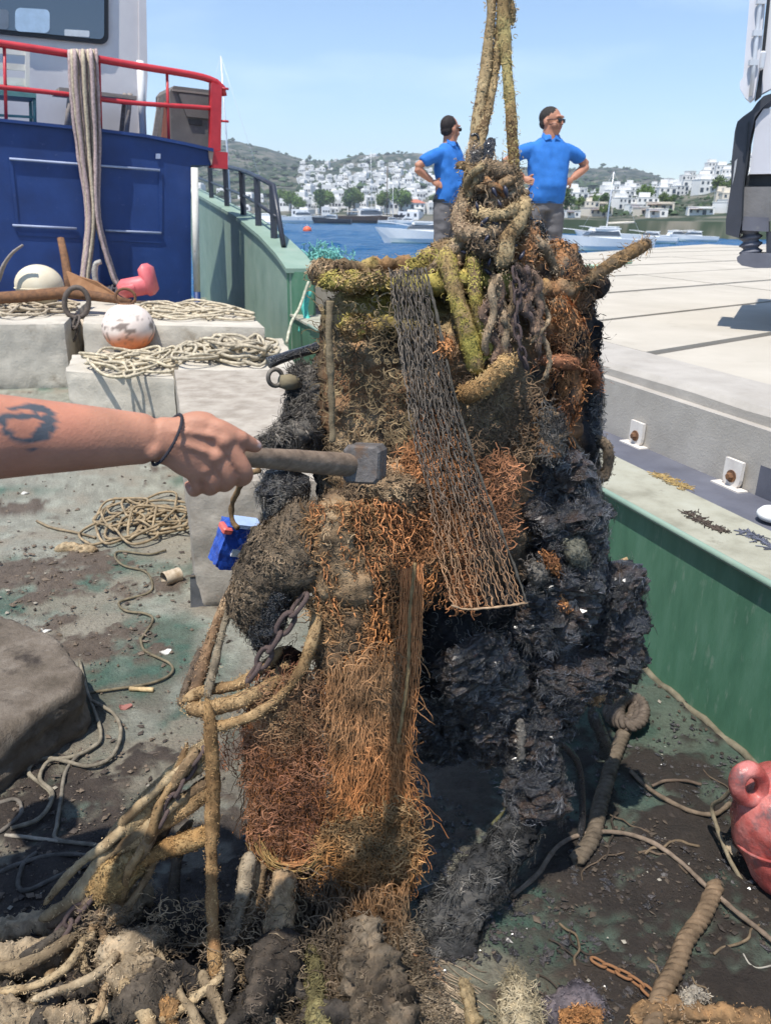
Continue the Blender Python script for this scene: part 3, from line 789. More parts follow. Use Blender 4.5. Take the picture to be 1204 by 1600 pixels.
# boats -------------------------------------------------------------
M_gel = flat('white_gelcoat', (0.78, 0.78, 0.76), 0.3, var=.04, bump=0)
M_dkhull = flat('dark_hull_paint', (0.03, 0.035, 0.045), 0.4, bump=0)
M_alu = flat('pale_mast_alloy', (0.62, 0.63, 0.65), 0.4, metal=0.3, bump=0)
M_stripe = flat('blue_green_boot_stripe', (0.06, 0.14, 0.17), 0.5, bump=0)
def hull(L, B, H, top=None):
    n = 15; V = []
    for k in range(n):
        s = k / (n - 1); x = -L / 2 + L * s
        w = B / 2 * (0.85 + 0.15 * s * 2 if s < .5 else 1.0 * (1 - ((s - .5) / .5) ** 2.4))
        w = max(w, 0.02); sh = H * (1 + 0.35 * s ** 2)
        rake = 0.12 * L * max(0, (s - .75) / .25) ** 1.5
        for (a, z) in ((0, -.35 * H), (.72, -.1 * H), (.92, .45 * H), (1.0, sh), (.93, sh), (0, sh * .96)):
            V.append((x + rake * (z / sh if z > 0 else 0) , a * w, z))
        for (a, z) in ((.93, sh), (1.0, sh), (.92, .45 * H), (.72, -.1 * H)):
            V.append((x + rake * (z / sh if z > 0 else 0), -a * w, z))
    Fs = [(k * 10 + q, k * 10 + (q + 1) % 10, k * 10 + 10 + (q + 1) % 10, k * 10 + 10 + q) for k in range(n - 1) for q in range(10)] + [tuple(range(9, -1, -1))]
    return MB().add(V, Fs)
def cabin(x0, x1, w, z0, z1, rk=0.5, rk2=0.2):
    return MB().add([(x0, -w, z0), (x1, -w * .8, z0), (x1, w * .8, z0), (x0, w, z0), (x0 + rk2, -w * .85, z1), (x1 - rk, -w * .65, z1), (x1 - rk, w * .65, z1), (x0 + rk2, w * .85, z1)],
        [(3, 2, 1, 0), (4, 5, 6, 7), (0, 1, 5, 4), (1, 2, 6, 5), (2, 3, 7, 6), (3, 0, 4, 7)])
def boat(label, p, L, rz, mastH=0, hm=None, cab=True, group=None, cat='boat', name='motor_boat', H=None):
    r = thing(name, label, cat, (p[0], p[1], SEA), group, rz)
    H = H or L * 0.13; B = L * 0.32
    h = lpart('hull', hull(L, B, H), hm or M_gel, r, smooth=False)
    lpart('boot_stripe', MB().box((-L * .02, 0, .06), (L * .9, B * .8, .16)), M_stripe, r, smooth=False)
    if cab:
        lpart('cabin', cabin(-L * .12, L * .26, B * .36, H, H + L * .10, L * .08), M_gel, r, smooth=False)
        lpart('cabin_window', cabin(-L * .11, L * .255, B * .366, H + L * .035, H + L * .085, L * .06), M_win, r, smooth=False)
        lpart('cabin_roof', MB().box((L * .03, 0, H + L * .108), (L * .28, B * .62, L * .014)), M_gel, r, smooth=False)
        for q in (-.05, .08, .3):
            lpart('porthole', MB().box((L * q, -B * .49, H * .72), (.32, .05, .14)), M_win, r, smooth=False)
        lpart('bow_rail', MB().tube(spline([(L * .2, -B * .42, H * 1.1 + .5), (L * .42, -B * .2, H * 1.3 + .5), (L * .56, 0, H * 1.35 + .5), (L * .42, B * .2, H * 1.3 + .5), (L * .2, B * .42, H * 1.1 + .5)], 16), .03, 5), M_alu, r)
    if mastH:
        lpart('mast', MB().tube(np.array([(L * .08, 0, H * .9), (L * .075, 0, mastH * .5), (L * .06, 0, mastH)]), np.array([.1, .1, .06]), 8), M_alu, r)
        lpart('boom', MB().tube(np.array([(L * .07, 0, H + 1.3), (-L * .36, 0, H + 1.5)]), .12, 8), M_cream, r)
        lpart('stay', MB().tube(np.array([(L * .06, 0, mastH), (L * .5, 0, H * 1.3)]), .015, 4), M_alu, r)
        lpart('back_stay', MB().tube(np.array([(L * .06, 0, mastH), (-L * .48, 0, H)]), .015, 4), M_alu, r)
        lpart('spreader', MB().tube(np.array([(L * .07, -.6, mastH * .6), (L * .07, .6, mastH * .6)]), .03, 5), M_alu, r)
    return r
def seaxy(u, v): return G(u, v, SEA)
boat('white motor launch with dark cabin window moored off the quay, right of the men', seaxy(945, 393), 8.6, PI + .12)
boat('small sailboat with a bare white mast, behind the white motor launch', seaxy(952, 378), 8.0, PI - .5, 8.6, name='sailboat', cat='sailboat')
boat('low white launch moored behind the left-hand man', seaxy(668, 381), 9.4, PI + .05)
boat('white cruiser with its stern toward the orange mooring buoy', seaxy(412, 362), 10.5, PI * .62, H=1.6)
boat('tall-masted sailing yacht behind the black rail of the bow', seaxy(350, 372), 12.0, .15, 19.0, name='sailing_yacht', cat='sailboat', H=1.3)
boat('white boat moored close along the left far pier', seaxy(330, 356), 9, .4)
boat('long white boat with awning by the far shore left of the gulet', seaxy(470, 349), 14, .1, group=None)
boat('dark hulled launch on the water in front of the far town', seaxy(520, 350), 11, PI - .1, hm=M_dkhull)
boat('pale motor boat near the far waterfront behind the left-hand man', seaxy(700, 364), 9, .3)
g_ = boat('brown two-masted wooden gulet moored at the far town', seaxy(572, 349), 22, .2, 22, hm=flat('brown_hull', (.12, .07, .045), .5, bump=0), name='gulet', H=2.2)
lpart('fore_mast', MB().tube(np.array([(7.0, 0, 2), (7.0, 0, 18)]), .16, 6), M_bark, g_)
for k, (u, v) in enumerate(((610, 350), (640, 351), (440, 347), (730, 357), (590, 347), (760, 360), (830, 372), (1020, 380), (1050, 377), (1085, 378))):
    boat('small white boat in the crowd moored along the far shore', seaxy(u, v), 8.5 if v < 365 else 6.0, rnd.uniform(-.5, .5) + (PI if k % 2 else 0), group='boats moored along the far shore', mastH=(12 if k % 3 == 0 and v < 365 else 0))
b = thing('mooring_buoy', 'orange mooring buoy floating left of the men', 'buoy', seaxy(480, 362))
lpart('float', MB().lathe([(0.02, -.3), (.55, -.2), (.75, .2), (.6, .65), (.25, .85), (.02, .88)], sides=16), flat('orange_plastic', (.75, .13, .05), .5, bump=0), b)
lpart('top_ring', MB().tube(np.array([(.14 * math.cos(t), 0, .95 + .14 * math.sin(t)) for t in np.linspace(0, 2 * PI, 10, endpoint=False)]), .03, 5, closed=True), M_alu, b)

# ================================================================== blue deckhouse with its rails
A0, A1 = (W(-160, 300, 9.0)[0], 9.0), (W(298, 260, 10.6)[0], 10.6)
dA = np.array(A1) - np.array(A0); dA /= np.linalg.norm(dA); nA = np.array([-dA[1], dA[0]])       # nA points away from the camera
def onA(u, v, off=0.0):
    a = np.array(A0) + nA * off; b = np.array(A1) + nA * off
    return PLN(u, v, a, b)
def quadA(px, off, th, mat, name, parent, **k):   # outline on the wall plane, extruded away from the camera
    F0 = [onA(u, v, off) for u, v in px]; n = len(px)
    B0 = [p + np.array([nA[0], nA[1], 0]) * th for p in F0]
    mb = MB().add(F0 + B0, [tuple(range(n)), tuple(range(2 * n - 1, n - 1, -1))] + [(k_, n + k_, n + (k_ + 1) % n, (k_ + 1) % n) for k_ in range(n)])
    return part(name, mb, mat, parent, smooth=False, **k)
M_blue = surf('scuffed_blue_paint', [(0.25, (0.006, 0.026, 0.115)), (0.55, (0.009, 0.040, 0.17)), (0.8, (0.016, 0.055, 0.21))], 2.5, 0.55, 0.4, 0.006, 30, stain=(0.09, 0.12, 0.26), stain_scale=16, stain_lo=0.64)
M_hwhite = surf('deckhouse_white', [(0.3, (0.55, 0.53, 0.54)), (0.7, (0.66, 0.64, 0.64))], 2, 0.6, 0.2, 0.003, 30, stain=(0.42, 0.38, 0.36), stain_scale=3, stain_lo=.68)
dh = thing('blue_deckhouse', 'blue painted deckhouse front with welded panels and overhanging top deck', 'deckhouse', (A1[0], A1[1], 0))
base = -30
def down(u): return (u, 640)
quadA([(-160, 640), (300, 640), (298, 258), (332, 258), (334, 236), (290, 226), (230, 214), (150, 204), (0, 189), (-160, 176)], 0.0, 2.4, M_blue, 'front_wall', dh)
M_edge = flat('pale_scraped_edge', (0.35, 0.40, 0.55), 0.6)
for (a, b_) in (((15, 248), (250, 266)), ((165, 360), (252, 364)), ((20, 352), (120, 357)),):
    p, q = onA(*a, -0.02), onA(*b_, -0.02)
    part('panel_seam', MB().tube(np.array([p, q]), .014, 6), M_edge, dh)
for px in ([(14, 250), (20, 250), (30, 352), (26, 352)], [(166, 366), (252, 370), (252, 380), (166, 376)], [(28, 362), (120, 366), (120, 372), (28, 368)], [(248, 268), (254, 268), (254, 362), (250, 362)]):
    quadA(px, -0.012, 0.012, M_blue, 'welded_stiffener', dh)
quadA([(-160, 177), (0, 190), (150, 205), (230, 215), (290, 227), (334, 237), (334, 232), (290, 222), (230, 210), (150, 200), (0, 185), (-160, 172)], -0.05, 0.1, M_blue, 'deck_edge', dh)
quadA([(244, 240), (251, 240), (251, 248), (244, 248)], -0.02, .02, M_edge, 'vent_plug', dh)
wh = thing('wheelhouse', 'off-white wheelhouse with a large dark rounded window above the blue deckhouse', 'wheelhouse', onA(100, 200, 1.5))
quadA([(-160, 230), (222, 216), (218, -40), (-160, -80)], 1.5, 2.0, M_hwhite, 'wall', wh)
def rrect(u0, v0, u1, v1, r, sl=0.0):
    out = []
    for (cu_, cv_, a0) in ((u1 - r, v1 - r, 0), (u0 + r, v1 - r, 90), (u0 + r, v0 + r, 180), (u1 - r, v0 + r, 270)):
        for a in np.linspace(a0, a0 + 90, 5): out.append((cu_ + r * math.cos(math.radians(a)), cv_ + r * math.sin(math.radians(a)) + sl * (cu_ - u1)))
    return out
M_gask = flat('black_rubber_gasket', (0.012, 0.014, 0.018), 0.5)
M_glass, gn, gl, gb = _mat('tinted_window_glass')
gb.inputs['Base Color'].default_value = (0.03, 0.06, 0.10, 1); gb.inputs['Roughness'].default_value = 0.05; gb.inputs['Specular IOR Level'].default_value = 1.0; gb.inputs['Coat Weight'].default_value = 1.0
wf = quadA(rrect(-140, -60, 170, 69, 10, 0.1), 1.44, 0.08, M_gask, 'window', wh)
quadA(rrect(-130, -52, 163, 62, 8, 0.1), 1.425, 0.02, M_glass, 'pane', wf)
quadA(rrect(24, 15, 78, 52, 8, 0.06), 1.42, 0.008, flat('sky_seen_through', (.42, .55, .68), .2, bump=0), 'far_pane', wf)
quadA(rrect(-20, 15, 14, 46, 6, 0.06), 1.42, 0.008, flat('grey_interior', (.16, .19, .23), .4, bump=0), 'wheel_console', wf)
quadA(rrect(101, 48, 140, 58, 2, 0.06), 1.42, 0.008, flat('pale_reflection_card', (.55, .58, .60), .3, bump=0), 'glass_reflection', wf)  # pale card on the pane, a reflection put in as colour
pp = thing('white_pipe', 'white vertical pipe at the corner of the wheelhouse', 'pipe', onA(222, 212, .9))
part('pipe', MB().tube(np.array([onA(224, 213, .9), onA(219, 95, .9)]), .045, 10), M_gel, pp)
part('pipe_bracket', MB().tube(np.array([onA(222, 140, .9), onA(219, 140, 1.5)]), .02, 6), M_gel, pp)
quadA([(217, -40), (228, -40), (231, 120), (226, 212), (219, 212)], 1.46, .06, M_hwhite, 'corner_post', wh)

M_red = surf('red_rail_paint', [(0.3, (0.42, 0.02, 0.03)), (0.7, (0.55, 0.035, 0.045))], 8, 0.45, 0.2, 0.002, 60, stain=(0.30, .10, .09), stain_scale=12, stain_lo=.68)
rr_ = thing('red_railing', 'red painted pipe railing round the top of the blue deckhouse', 'railing', onA(155, 205, .1))
def onAl(pts, off): return np.array([onA(u, v, off) for u, v in pts])
part('top_rail', MB().tube(spline(onAl([(-160, 44), (0, 68), (105, 84), (215, 103), (300, 117), (333, 126), (347, 136), (350, 150)], .06), 40), .04, 8), M_red, rr_)
part('mid_rail', MB().tube(spline(onAl([(-160, 120), (0, 136), (110, 148), (200, 160), (300, 167), (340, 170)], .06), 30), .026, 8), M_red, rr_)
for (u, v0, v1) in ((8, 70, 189), (156, 93, 204), (-100, 55, 180), (262, 111, 221)):
    part('post', MB().tube(np.array([onA(u - 1, v0, .06), onA(u + 2, v1, .06)]), .018, 6), M_red, rr_)
quadA([(331, 128), (347, 134), (345, 236), (330, 236)], .0, .12, M_red, 'corner_post', rr_)
quadA([(334, 236), (356, 238), (356, 264), (331, 262)], -.02, .12, M_red, 'corner_block', rr_)
quadA([(326, 234), (334, 236), (331, 258), (327, 246)], -.03, .03, flat('bare_rusty_patch', (.42, .30, .24), .8), 'rubbed_corner', rr_)
for (u, v) in ((352, 139), (351, 190)):
    part('lug', MB().tube(np.array([onA(346, v - 1, .02), onA(357, v, .02)]), .015, 6), M_red, rr_)
# rope bundle hung over the rail
rb = thing('hanging_mooring_ropes', 'bundle of mauve and beige mooring ropes hung over the red rail', 'ropes', onA(140, 430, -.1))
for k in range(11):
    s = k / 10.0; r0 = random.Random(k)
    u0 = 108 + 42 * s; u1 = 122 + 34 * s; u2 = 136 + 20 * s; u3 = 128 + 18 * s + (34 if k > 6 else 0)
    off = -0.06 - .05 * (k % 3)
    pts = [onA(u0 + 1, 96, .14), onA(u0, 84, .1), onA(u0, 80, .04), onA(u0 + 1, 86, off), onA(u0 + 4, 150, off - .02), onA(u1, 230 + r0.uniform(-10, 10), off), onA(u2, 340, off - .03), onA(u3, 430, off - .06), onA(u3 + (10 if k > 6 else 2), 447, off - .1)]
    cl = [(0.46, 0.36, 0.36), (0.50, 0.43, 0.33), (0.40, 0.31, 0.31), (0.55, 0.48, 0.38)][k % 4]
    part('rope_strand', MB().tube(spline(pts, 50), (.017 + .006 * r0.random()), 6, col=cl, disp=lambda V: (noise(V, 22, 5) - .5) * .012), M_rope, rb)
# chair, table, box, boards on the top deck
M_wood = surf('weathered_grey_wood', [(0.3, (0.20, 0.17, 0.15)), (0.7, (0.32, 0.28, 0.25))], 5, 0.85, 0.4, 0.004, 60, stretch=(1, 1, 6))
M_wwood = surf('chipped_white_wood', [(0.3, (0.60, 0.57, 0.50)), (0.7, (0.72, 0.70, 0.64))], 8, 0.8, 0.3, 0.003, 60, stain=(.3, .24, .18), stain_scale=14, stain_lo=.64)
M_teal = flat('teal_paint', (0.10, 0.24, 0.23), 0.6)
ch = thing('slatted_chair', 'chipped white slatted chair with teal seat behind the red railing', 'chair', onA(30, 190, .7))
for (v0, v1) in ((72, 84), (98, 108), (120, 132)): quadA([(-30, v0 - 3), (45, v0 + 3), (45, v1 + 3), (-30, v1 - 3)], .74, .03, M_wwood, 'back_slat', ch)
quadA([(40, 74), (47, 75), (47, 136), (40, 136)], .72, .05, M_wwood, 'back_post', ch)
quadA([(-30, 138), (57, 145), (57, 153), (-30, 146)], .55, .5, M_teal, 'seat', ch)
for u in (48, 54): part('leg', MB().tube(np.array([onA(u, 150, .6 if u > 50 else 1.0), onA(u + 1, 196, .6 if u > 50 else 1.0)]), .02, 6), M_teal, ch)
quadA([(-30, 176), (52, 181), (52, 185), (-30, 180)], .62, .03, M_teal, 'stretcher', ch)
tb = thing('grey_table', 'weathered grey table beside the wheelhouse wall', 'table', onA(155, 205, .8))
quadA([(93, 136), (214, 150), (214, 156), (93, 142)], .7, .6, M_wood, 'tabletop', tb)
for (u, o_) in ((110, .75), (204, .75), (118, 1.2), (196, 1.2)): part('leg', MB().tube(np.array([onA(u, 146, o_), onA(u - 6, 206, o_)]), .03, 6), M_wood, tb)
bx_ = thing('grey_locker', 'dark grey weathered deck locker at the corner of the red railing', 'locker', onA(300, 225, .5))
M_lock = surf('weathered_grey_locker', [(0.3, (0.10, 0.09, 0.085)), (0.7, (0.17, 0.155, 0.145))], 4, 0.8, 0.3, 0.004, 40, stain=(.25, .23, .21), stain_scale=6, stain_lo=.64)
quadA([(266, 142), (272, 134), (331, 141), (331, 232), (268, 222)], .30, .7, M_lock, 'body', bx_)
quadA([(279, 145), (330, 150), (330, 186), (292, 182)], .275, .03, M_lock, 'hatch', bx_)
quadA([(296, 186), (316, 188), (316, 196), (296, 194)], .28, .02, M_gask, 'vent_slot', bx_)
quadA([(270, 139), (331, 146), (331, 149), (270, 142)], .27, .04, M_wood, 'top_batten', bx_)
for k, (px, cl, lab) in enumerate((([(239, 212), (248, 152), (253, 152), (246, 214)], M_wood, 'bleached plank leaning beside the white pipe'), ([(253, 214), (258, 158), (264, 160), (262, 216)], flat('red_brown_board', (.35, .13, .09), .7), 'red-brown board leaning against the grey locker'))):
    t_ = thing('leaning_board', lab, 'board', onA(px[0][0], 214, .5)); quadA(px, .5, .04, cl, 'plank', t_); quadA([(px[1][0] + 1, 165), (px[2][0], 165), (px[2][0], 168), (px[1][0] + 1, 168)], .49, .01, M_rust, 'nail_strip', t_)
po = thing('white_pole', 'white pole with blue foot standing at the corner of the blue deckhouse', 'pole', onA(309, 465, -.15))
part('shaft', MB().tube(np.array([onA(304, 262, -.15), onA(308, 456, -.15)]), .042, 10), M_wwood, po)
part('blue_foot', MB().tube(np.array([onA(308, 456, -.15), onA(312, 590, -.15)]), .044, 10), M_blue, po)
# ================================================================== concrete blocks and the gear on them
def rough_block(name, label, top_px, z, cat='concrete block', mat=None, amp=0.012, seed=1, dark=None, zb=0.0):
    """block given by the four corners of its top face (seen at height z): front-left, front-right, back-right, back-left"""
    c = [G(u, v, z)[:2] for u, v in top_px]
    n = 44; m = 24
    a = np.linspace(0, 1, n); 
    V, Fs = [], []
    mb = MB()
    def face(p00, p10, p11, p01, nu, nv):
        s, t = np.meshgrid(np.linspace(0, 1, nu), np.linspace(0, 1, nv))
        P = (p00 * ((1 - s) * (1 - t))[..., None] + p10 * (s * (1 - t))[..., None] + p11 * (s * t)[..., None] + p01 * ((1 - s) * t)[..., None]).reshape(-1, 3)
        ctr = np.append((c[0] + c[1] + c[2] + c[3]) / 4, z / 2)
        d = P - ctr
        h = np.array([np.linalg.norm(c[1] - c[0]) / 2, np.linalg.norm(c[3] - c[0]) / 2])
        # round the arrises: points near two faces pull in
        k = (fbm(P, 9, 4, seed) - 0.45) * amp * 2 + (fbm(P, 2.2, 3, seed + 5) - .5) * amp * 2.4
        eb = np.minimum(np.minimum(s.ravel(), 1 - s.ravel()) * np.linalg.norm(p10 - p00), np.minimum(t.ravel(), 1 - t.ravel()) * np.linalg.norm(p01 - p00))
        k = k - (1 - sstep(0, .05, eb)) * (.010 + .05 * np.clip(fbm(P, 5, 3, seed + 9) - .5, 0, 1))
        nrm = d / (np.linalg.norm(d, axis=1)[:, None])
        Q = P + nrm * k[:, None]
        edge = np.minimum(z - P[:, 2], 0.03) / 0.03
        i = np.arange(nv - 1)[:, None] * nu; j = np.arange(nu - 1)[None]
        mb.add(Q, np.stack([i + j, i + j + 1, i + nu + j + 1, i + nu + j], -1).reshape(-1, 4))
    T = [np.append(q, z) for q in c]; B = [np.append(q, zb - 0.02) for q in c]
    face(T[0], T[1], T[2], T[3], n, n)
    for k in range(4):
        face(B[k], B[(k + 1) % 4], T[(k + 1) % 4], T[k], n, m)
    me = mb.mesh(name, True)
    import bmesh
    bm = bmesh.new(); bm.from_mesh(me); bmesh.ops.remove_doubles(bm, verts=bm.verts, dist=0.004)
    bmesh.ops.recalc_face_normals(bm, faces=bm.faces)
    bm.to_mesh(me); bm.free(); me.set_sharp_from_angle(angle=math.radians(40))
    o = obj(name, me, mat or M_conc)
    return tag(o, label, cat)
M_concw = surf('sunbleached_concrete', [(0.25, (0.23, 0.195, 0.155)), (0.5, (0.34, 0.30, 0.25)), (0.8, (0.46, 0.415, 0.35))], 9, 0.92, 0.5, 0.008, 40, stain=(0.22, 0.185, 0.145), stain_scale=3, stain_lo=0.56, spec=0.2)
M_slab = surf('muddy_concrete', [(0.25, (0.085, 0.068, 0.05)), (0.5, (0.15, 0.122, 0.095)), (0.8, (0.25, 0.215, 0.175))], 12, 0.95, 1.0, 0.012, 45, stain=(0.05, 0.04, 0.033), stain_scale=9, stain_lo=0.55, spec=0.2)
rough_block('concrete_block', 'cracked concrete block carrying the anchor and the pale round buoy', [(-70, 508), (100, 506), (138, 470), (-50, 470)], .60, seed=3)
rough_block('concrete_block', 'wide concrete block carrying the red jerrycan and coiled line', [(128, 505), (414, 512), (376, 480), (142, 468)], .60, seed=8)
rough_block('concrete_block', 'low concrete block under the orange and white buoy, draped with rope', [(103, 580), (272, 592), (262, 552), (112, 554)], .36, seed=12)
rough_block('concrete_block', 'low concrete block heaped with tangled line behind the bleached one', [(277, 580), (472, 582), (442, 528), (280, 533)], .42, seed=15)
rough_block('concrete_block', 'long sunbleached concrete block with a dark wet foot beside the drum', [(292, 752), (545, 752), (462, 577), (272, 577)], .576, mat=M_concw, seed=19)
# worn broken slab in the left foreground
def pillow(name, label, outline, z, mat, seed, cat='slab', amp=.02, zb=0.0, rnd_=0.05):
    c = np.array([G(u, v, z) for u, v in outline]); n0 = len(c)
    ring = spline(np.vstack([c, c[:1]]), 140)[:-1]; ctr = ring.mean(0)
    rows = [(a, 0.0) for a in np.linspace(0, .95, 24)] + [(.975, -.006), (.99, -.018), (1.0, -.035)] + [(1.0 + .01 * math.sin(k), -d) for k, d in enumerate(np.linspace(.05, z, 12))]
    V = []
    for (s, dz) in rows:
        p = ctr + (ring - ctr) * s; p[:, 2] = max(z + dz, zb)
        V.append(p)
    V = np.array(V); sh = V.shape; P = V.reshape(-1, 3)
    d = P - (ctr - np.array([0, 0, z * .5])); d /= np.linalg.norm(d, axis=1)[:, None]
    P = P + d * ((fbm(P, 10, 5, seed) - .5) * amp * 3.0 + (fbm(P, 45, 3, seed + 2) - .5) * amp * .9)[:, None]
    R, m = sh[0], sh[1]
    i = np.arange(R - 1)[:, None] * m; j = np.arange(m)[None]
    mb = MB().add(P, np.stack([i + j, i + m + j, i + m + (j + 1) % m, i + (j + 1) % m], -1).reshape(-1, 4)[:, ::-1])
    return tag(obj(name, mb, mat), label, cat)
pillow('broken_slab', 'worn muddy concrete slab with rounded edge lying on the deck by the loose cords', [(-260, 1010), (-40, 955), (75, 985), (118, 1030), (126, 1068), (60, 1108), (-60, 1180), (-300, 1300)], .19, M_slab, 4, amp=.016)
dark = surf('wet_dark_concrete', [(0.3, (0.045, 0.047, 0.05)), (0.7, (0.11, 0.11, 0.115))], 12, 0.6, 0.4, 0.004, 70)
o = thing('dark_block_foot', 'dark wet foot of the bleached block, as a panel against its base', 'block foot', G(322, 948))  # separate panel standing for the dark wet base of the bleached block
A = G(298, 950, .0); B = G(352, 946, .0)
part('foot_face', MB().add([A, B, B + np.array([0, .03, .13]), A + np.array([.0, .03, .135]), A + np.array([0, .05, 0]), B + np.array([0, .05, 0]), B + np.array([0, .06, .13]), A + np.array([0, .06, .135])], [(0, 1, 2, 3), (5, 4, 7, 6), (0, 4, 5, 1), (1, 5, 6, 2), (2, 6, 7, 3), (3, 7, 4, 0)]), dark, o, smooth=False)
part('chipped_edge', MB().tube(np.array([A + np.array([0, .03, .136]), (A + B) / 2 + np.array([0, .03, .139]), B + np.array([0, .03, .131])]), .006, 5), M_slab, o)

# ---- lines and ropes: helpers
TAN = (0.42, 0.35, 0.24); GREY = (0.20, 0.18, 0.15); BRN = (0.20, 0.135, 0.08)
def line(name, label, pts, r, col=TAN, n=80, cat='rope', mat=None, sides=6, rough=0.25, group=None, z=None, var=True):
    P = spline(np.asarray(pts, float), n)
    cf = (lambda V: np.array(col) * (0.72 + 0.56 * noise(V, 25, 3))[:, None]) if var else col
    mb = MB().tube(P, r, sides, col=cf, disp=lambda V: (fbm(V, .35 / r, 2, 7) - .5) * r * rough * 2)
    return thin(name, mb, mat or M_rope, label, cat, group)
def twisted(P, r, col, pitch, strands=3, sides=6):
    """laid rope: strands wound round the path"""
    L = np.linalg.norm(np.diff(P, axis=0), axis=1).sum(); n = max(40, int(L / pitch * 12))
    P = spline(P, n); T = np.gradient(P, axis=0); T /= np.linalg.norm(T, axis=1)[:, None]
    a = np.array([0.1, 0.2, 1.0]); N = np.cross(T, a); N /= np.linalg.norm(N, axis=1)[:, None]; B = np.cross(T, N)
    ph = np.linspace(0, L / pitch * 2 * PI, n)
    mb = MB()
    for k in range(strands):
        q = ph + k * 2 * PI / strands
        mb.tube(P + (N * np.cos(q)[:, None] + B * np.sin(q)[:, None]) * r * .52, r * .60, sides, col=lambda V: np.array(col) * (0.65 + .7 * fbm(V, 30, 3, 5))[:, None], disp=lambda V: (fbm(V, 90, 2, 3) - .5) * r * .28)
    return mb
def pile(center_fn, n, loops, r, col, seed, name, label, cat='rope', zlift=0.02, twist=None):
    """one long line thrown down in irregular loops; center_fn(s, t) maps the unit square to world points"""
    q = np.random.default_rng(seed)
    k = loops * 7
    th = np.cumsum(q.uniform(.55, 1.25, k)) * np.where(q.random(k) < .85, 1, 1)
    cx = .5 + .30 * np.sin(np.linspace(0, loops * 1.1, k) + q.uniform(0, 6)) + q.normal(0, .05, k); cy = .5 + .22 * np.sin(np.linspace(0, loops * .83, k) + q.uniform(0, 6))
    rx = q.uniform(.10, .34, k); ry = q.uniform(.12, .40, k)
    s = np.clip(cx + rx * np.cos(th), -.05, 1.05); t = np.clip(cy + ry * np.sin(th), -.05, 1.05)
    P = np.array([center_fn(a, b) for a, b in zip(s, t)])
    P[:, 2] += r + zlift * q.random(k) * np.linspace(.3, 2.0, k)
    return line(name, label, P, r, col, n=k * 9, sides=5, cat=cat)
def quadfn(px, z):
    c = [G(u, v, z) for u, v in px]
    return lambda s, t: c[0] * (1 - s) * (1 - t) + c[1] * s * (1 - t) + c[2] * s * t + c[3] * (1 - s) * t
pile(quadfn([(200, 498), (398, 506), (372, 484), (170, 474)], .605), 0, 17, .013, (.50, .44, .34), 3, 'coiled_line', 'pale line heaped round the red jerrycan on the wide concrete block', zlift=.05)
pile(quadfn([(-30, 498), (100, 498), (125, 476), (-20, 474)], .605), 0, 12, .014, (.42, .36, .28), 5, 'coiled_line', 'tangled line lying on the cracked block under the anchor', zlift=.04)
pile(quadfn([(150, 590), (275, 596), (300, 548), (130, 560)], .37), 0, 16, .013, (.52, .46, .35), 8, 'coiled_line', 'loose beige line spread below the orange and white buoy', zlift=.05)
pile(quadfn([(270, 574), (440, 572), (425, 535), (290, 535)], .43), 0, 24, .014, (.46, .41, .32), 9, 'coiled_line', 'big heap of beige line on the low block behind the bleached one', zlift=.06)
pile(quadfn([(310, 560), (420, 566), (420, 545), (330, 540)], .46), 0, 12, .016, (.40, .35, .27), 19, 'coiled_line', 'thicker grey-beige rope tangled on top of the heap behind the bleached block', zlift=.06)
# lines hanging down the fronts of the blocks
def wl_(pts): return WP(pts)
line('hanging_line', 'dark line hanging diagonally down the front of the cracked block', wl_([(-10, 495, 8.3), (25, 500, 7.95), (38, 525, 7.84), (60, 565, 7.80), (85, 605, 7.6), (102, 619, 7.4)]), .022, (.26, .22, .17))
line('hanging_line', 'thin line dropping straight down the low block left of the draped ropes', wl_([(125, 572, 6.75), (131, 585, 6.62), (138, 612, 6.6), (150, 642, 6.5)]), .014, (.30, .26, .2))
line('hanging_line', 'thin dark line on the low block between the draped beige ropes', wl_([(175, 575, 6.7), (180, 592, 6.6), (187, 620, 6.58), (194, 644, 6.5)]), .012, (.28, .24, .19))
line('hanging_line', 'pale knotted cord draped over the corner of the low block', wl_([(165, 572, 6.75), (172, 588, 6.62), (195, 612, 6.55), (210, 622, 6.5), (228, 640, 6.4), (240, 662, 6.0)]), .017, (.50, .43, .33))
line('hanging_line', 'thick beige rope slumping from the low block to the bleached block', wl_([(175, 565, 6.8), (200, 580, 6.7), (222, 605, 6.5), (238, 630, 6.4), (255, 648, 6.2)]), .030, (.46, .39, .29))
line('hanging_line', 'loop of beige line hanging beside the orange and white buoy', wl_([(128, 500, 7.9), (136, 520, 7.82), (142, 540, 7.8), (155, 548, 7.7), (170, 552, 7.2), (185, 565, 6.9)]), .016, (.50, .42, .33))
line('hanging_line', 'second loop of beige line hanging beside the orange and white buoy, nearer the ring', wl_([(140, 498, 7.9), (147, 520, 7.82), (150, 540, 7.8), (146, 552, 7.6), (138, 560, 7.2)]), .016, (.46, .38, .30))
line('hanging_line', 'short dark line hanging on the front of the wide concrete block', wl_([(292, 490, 8.2), (293, 505, 7.88), (290, 520, 7.85), (291, 535, 7.83)]), .02, (.25, .22, .19))
line('hanging_line', 'pale line hung from the bow bulwark to the heap of line', wl_([(482, 440, 8.2), (468, 480, 8.0), (455, 505, 7.8), (448, 535, 7.5)]), .015, (.45, .45, .36))
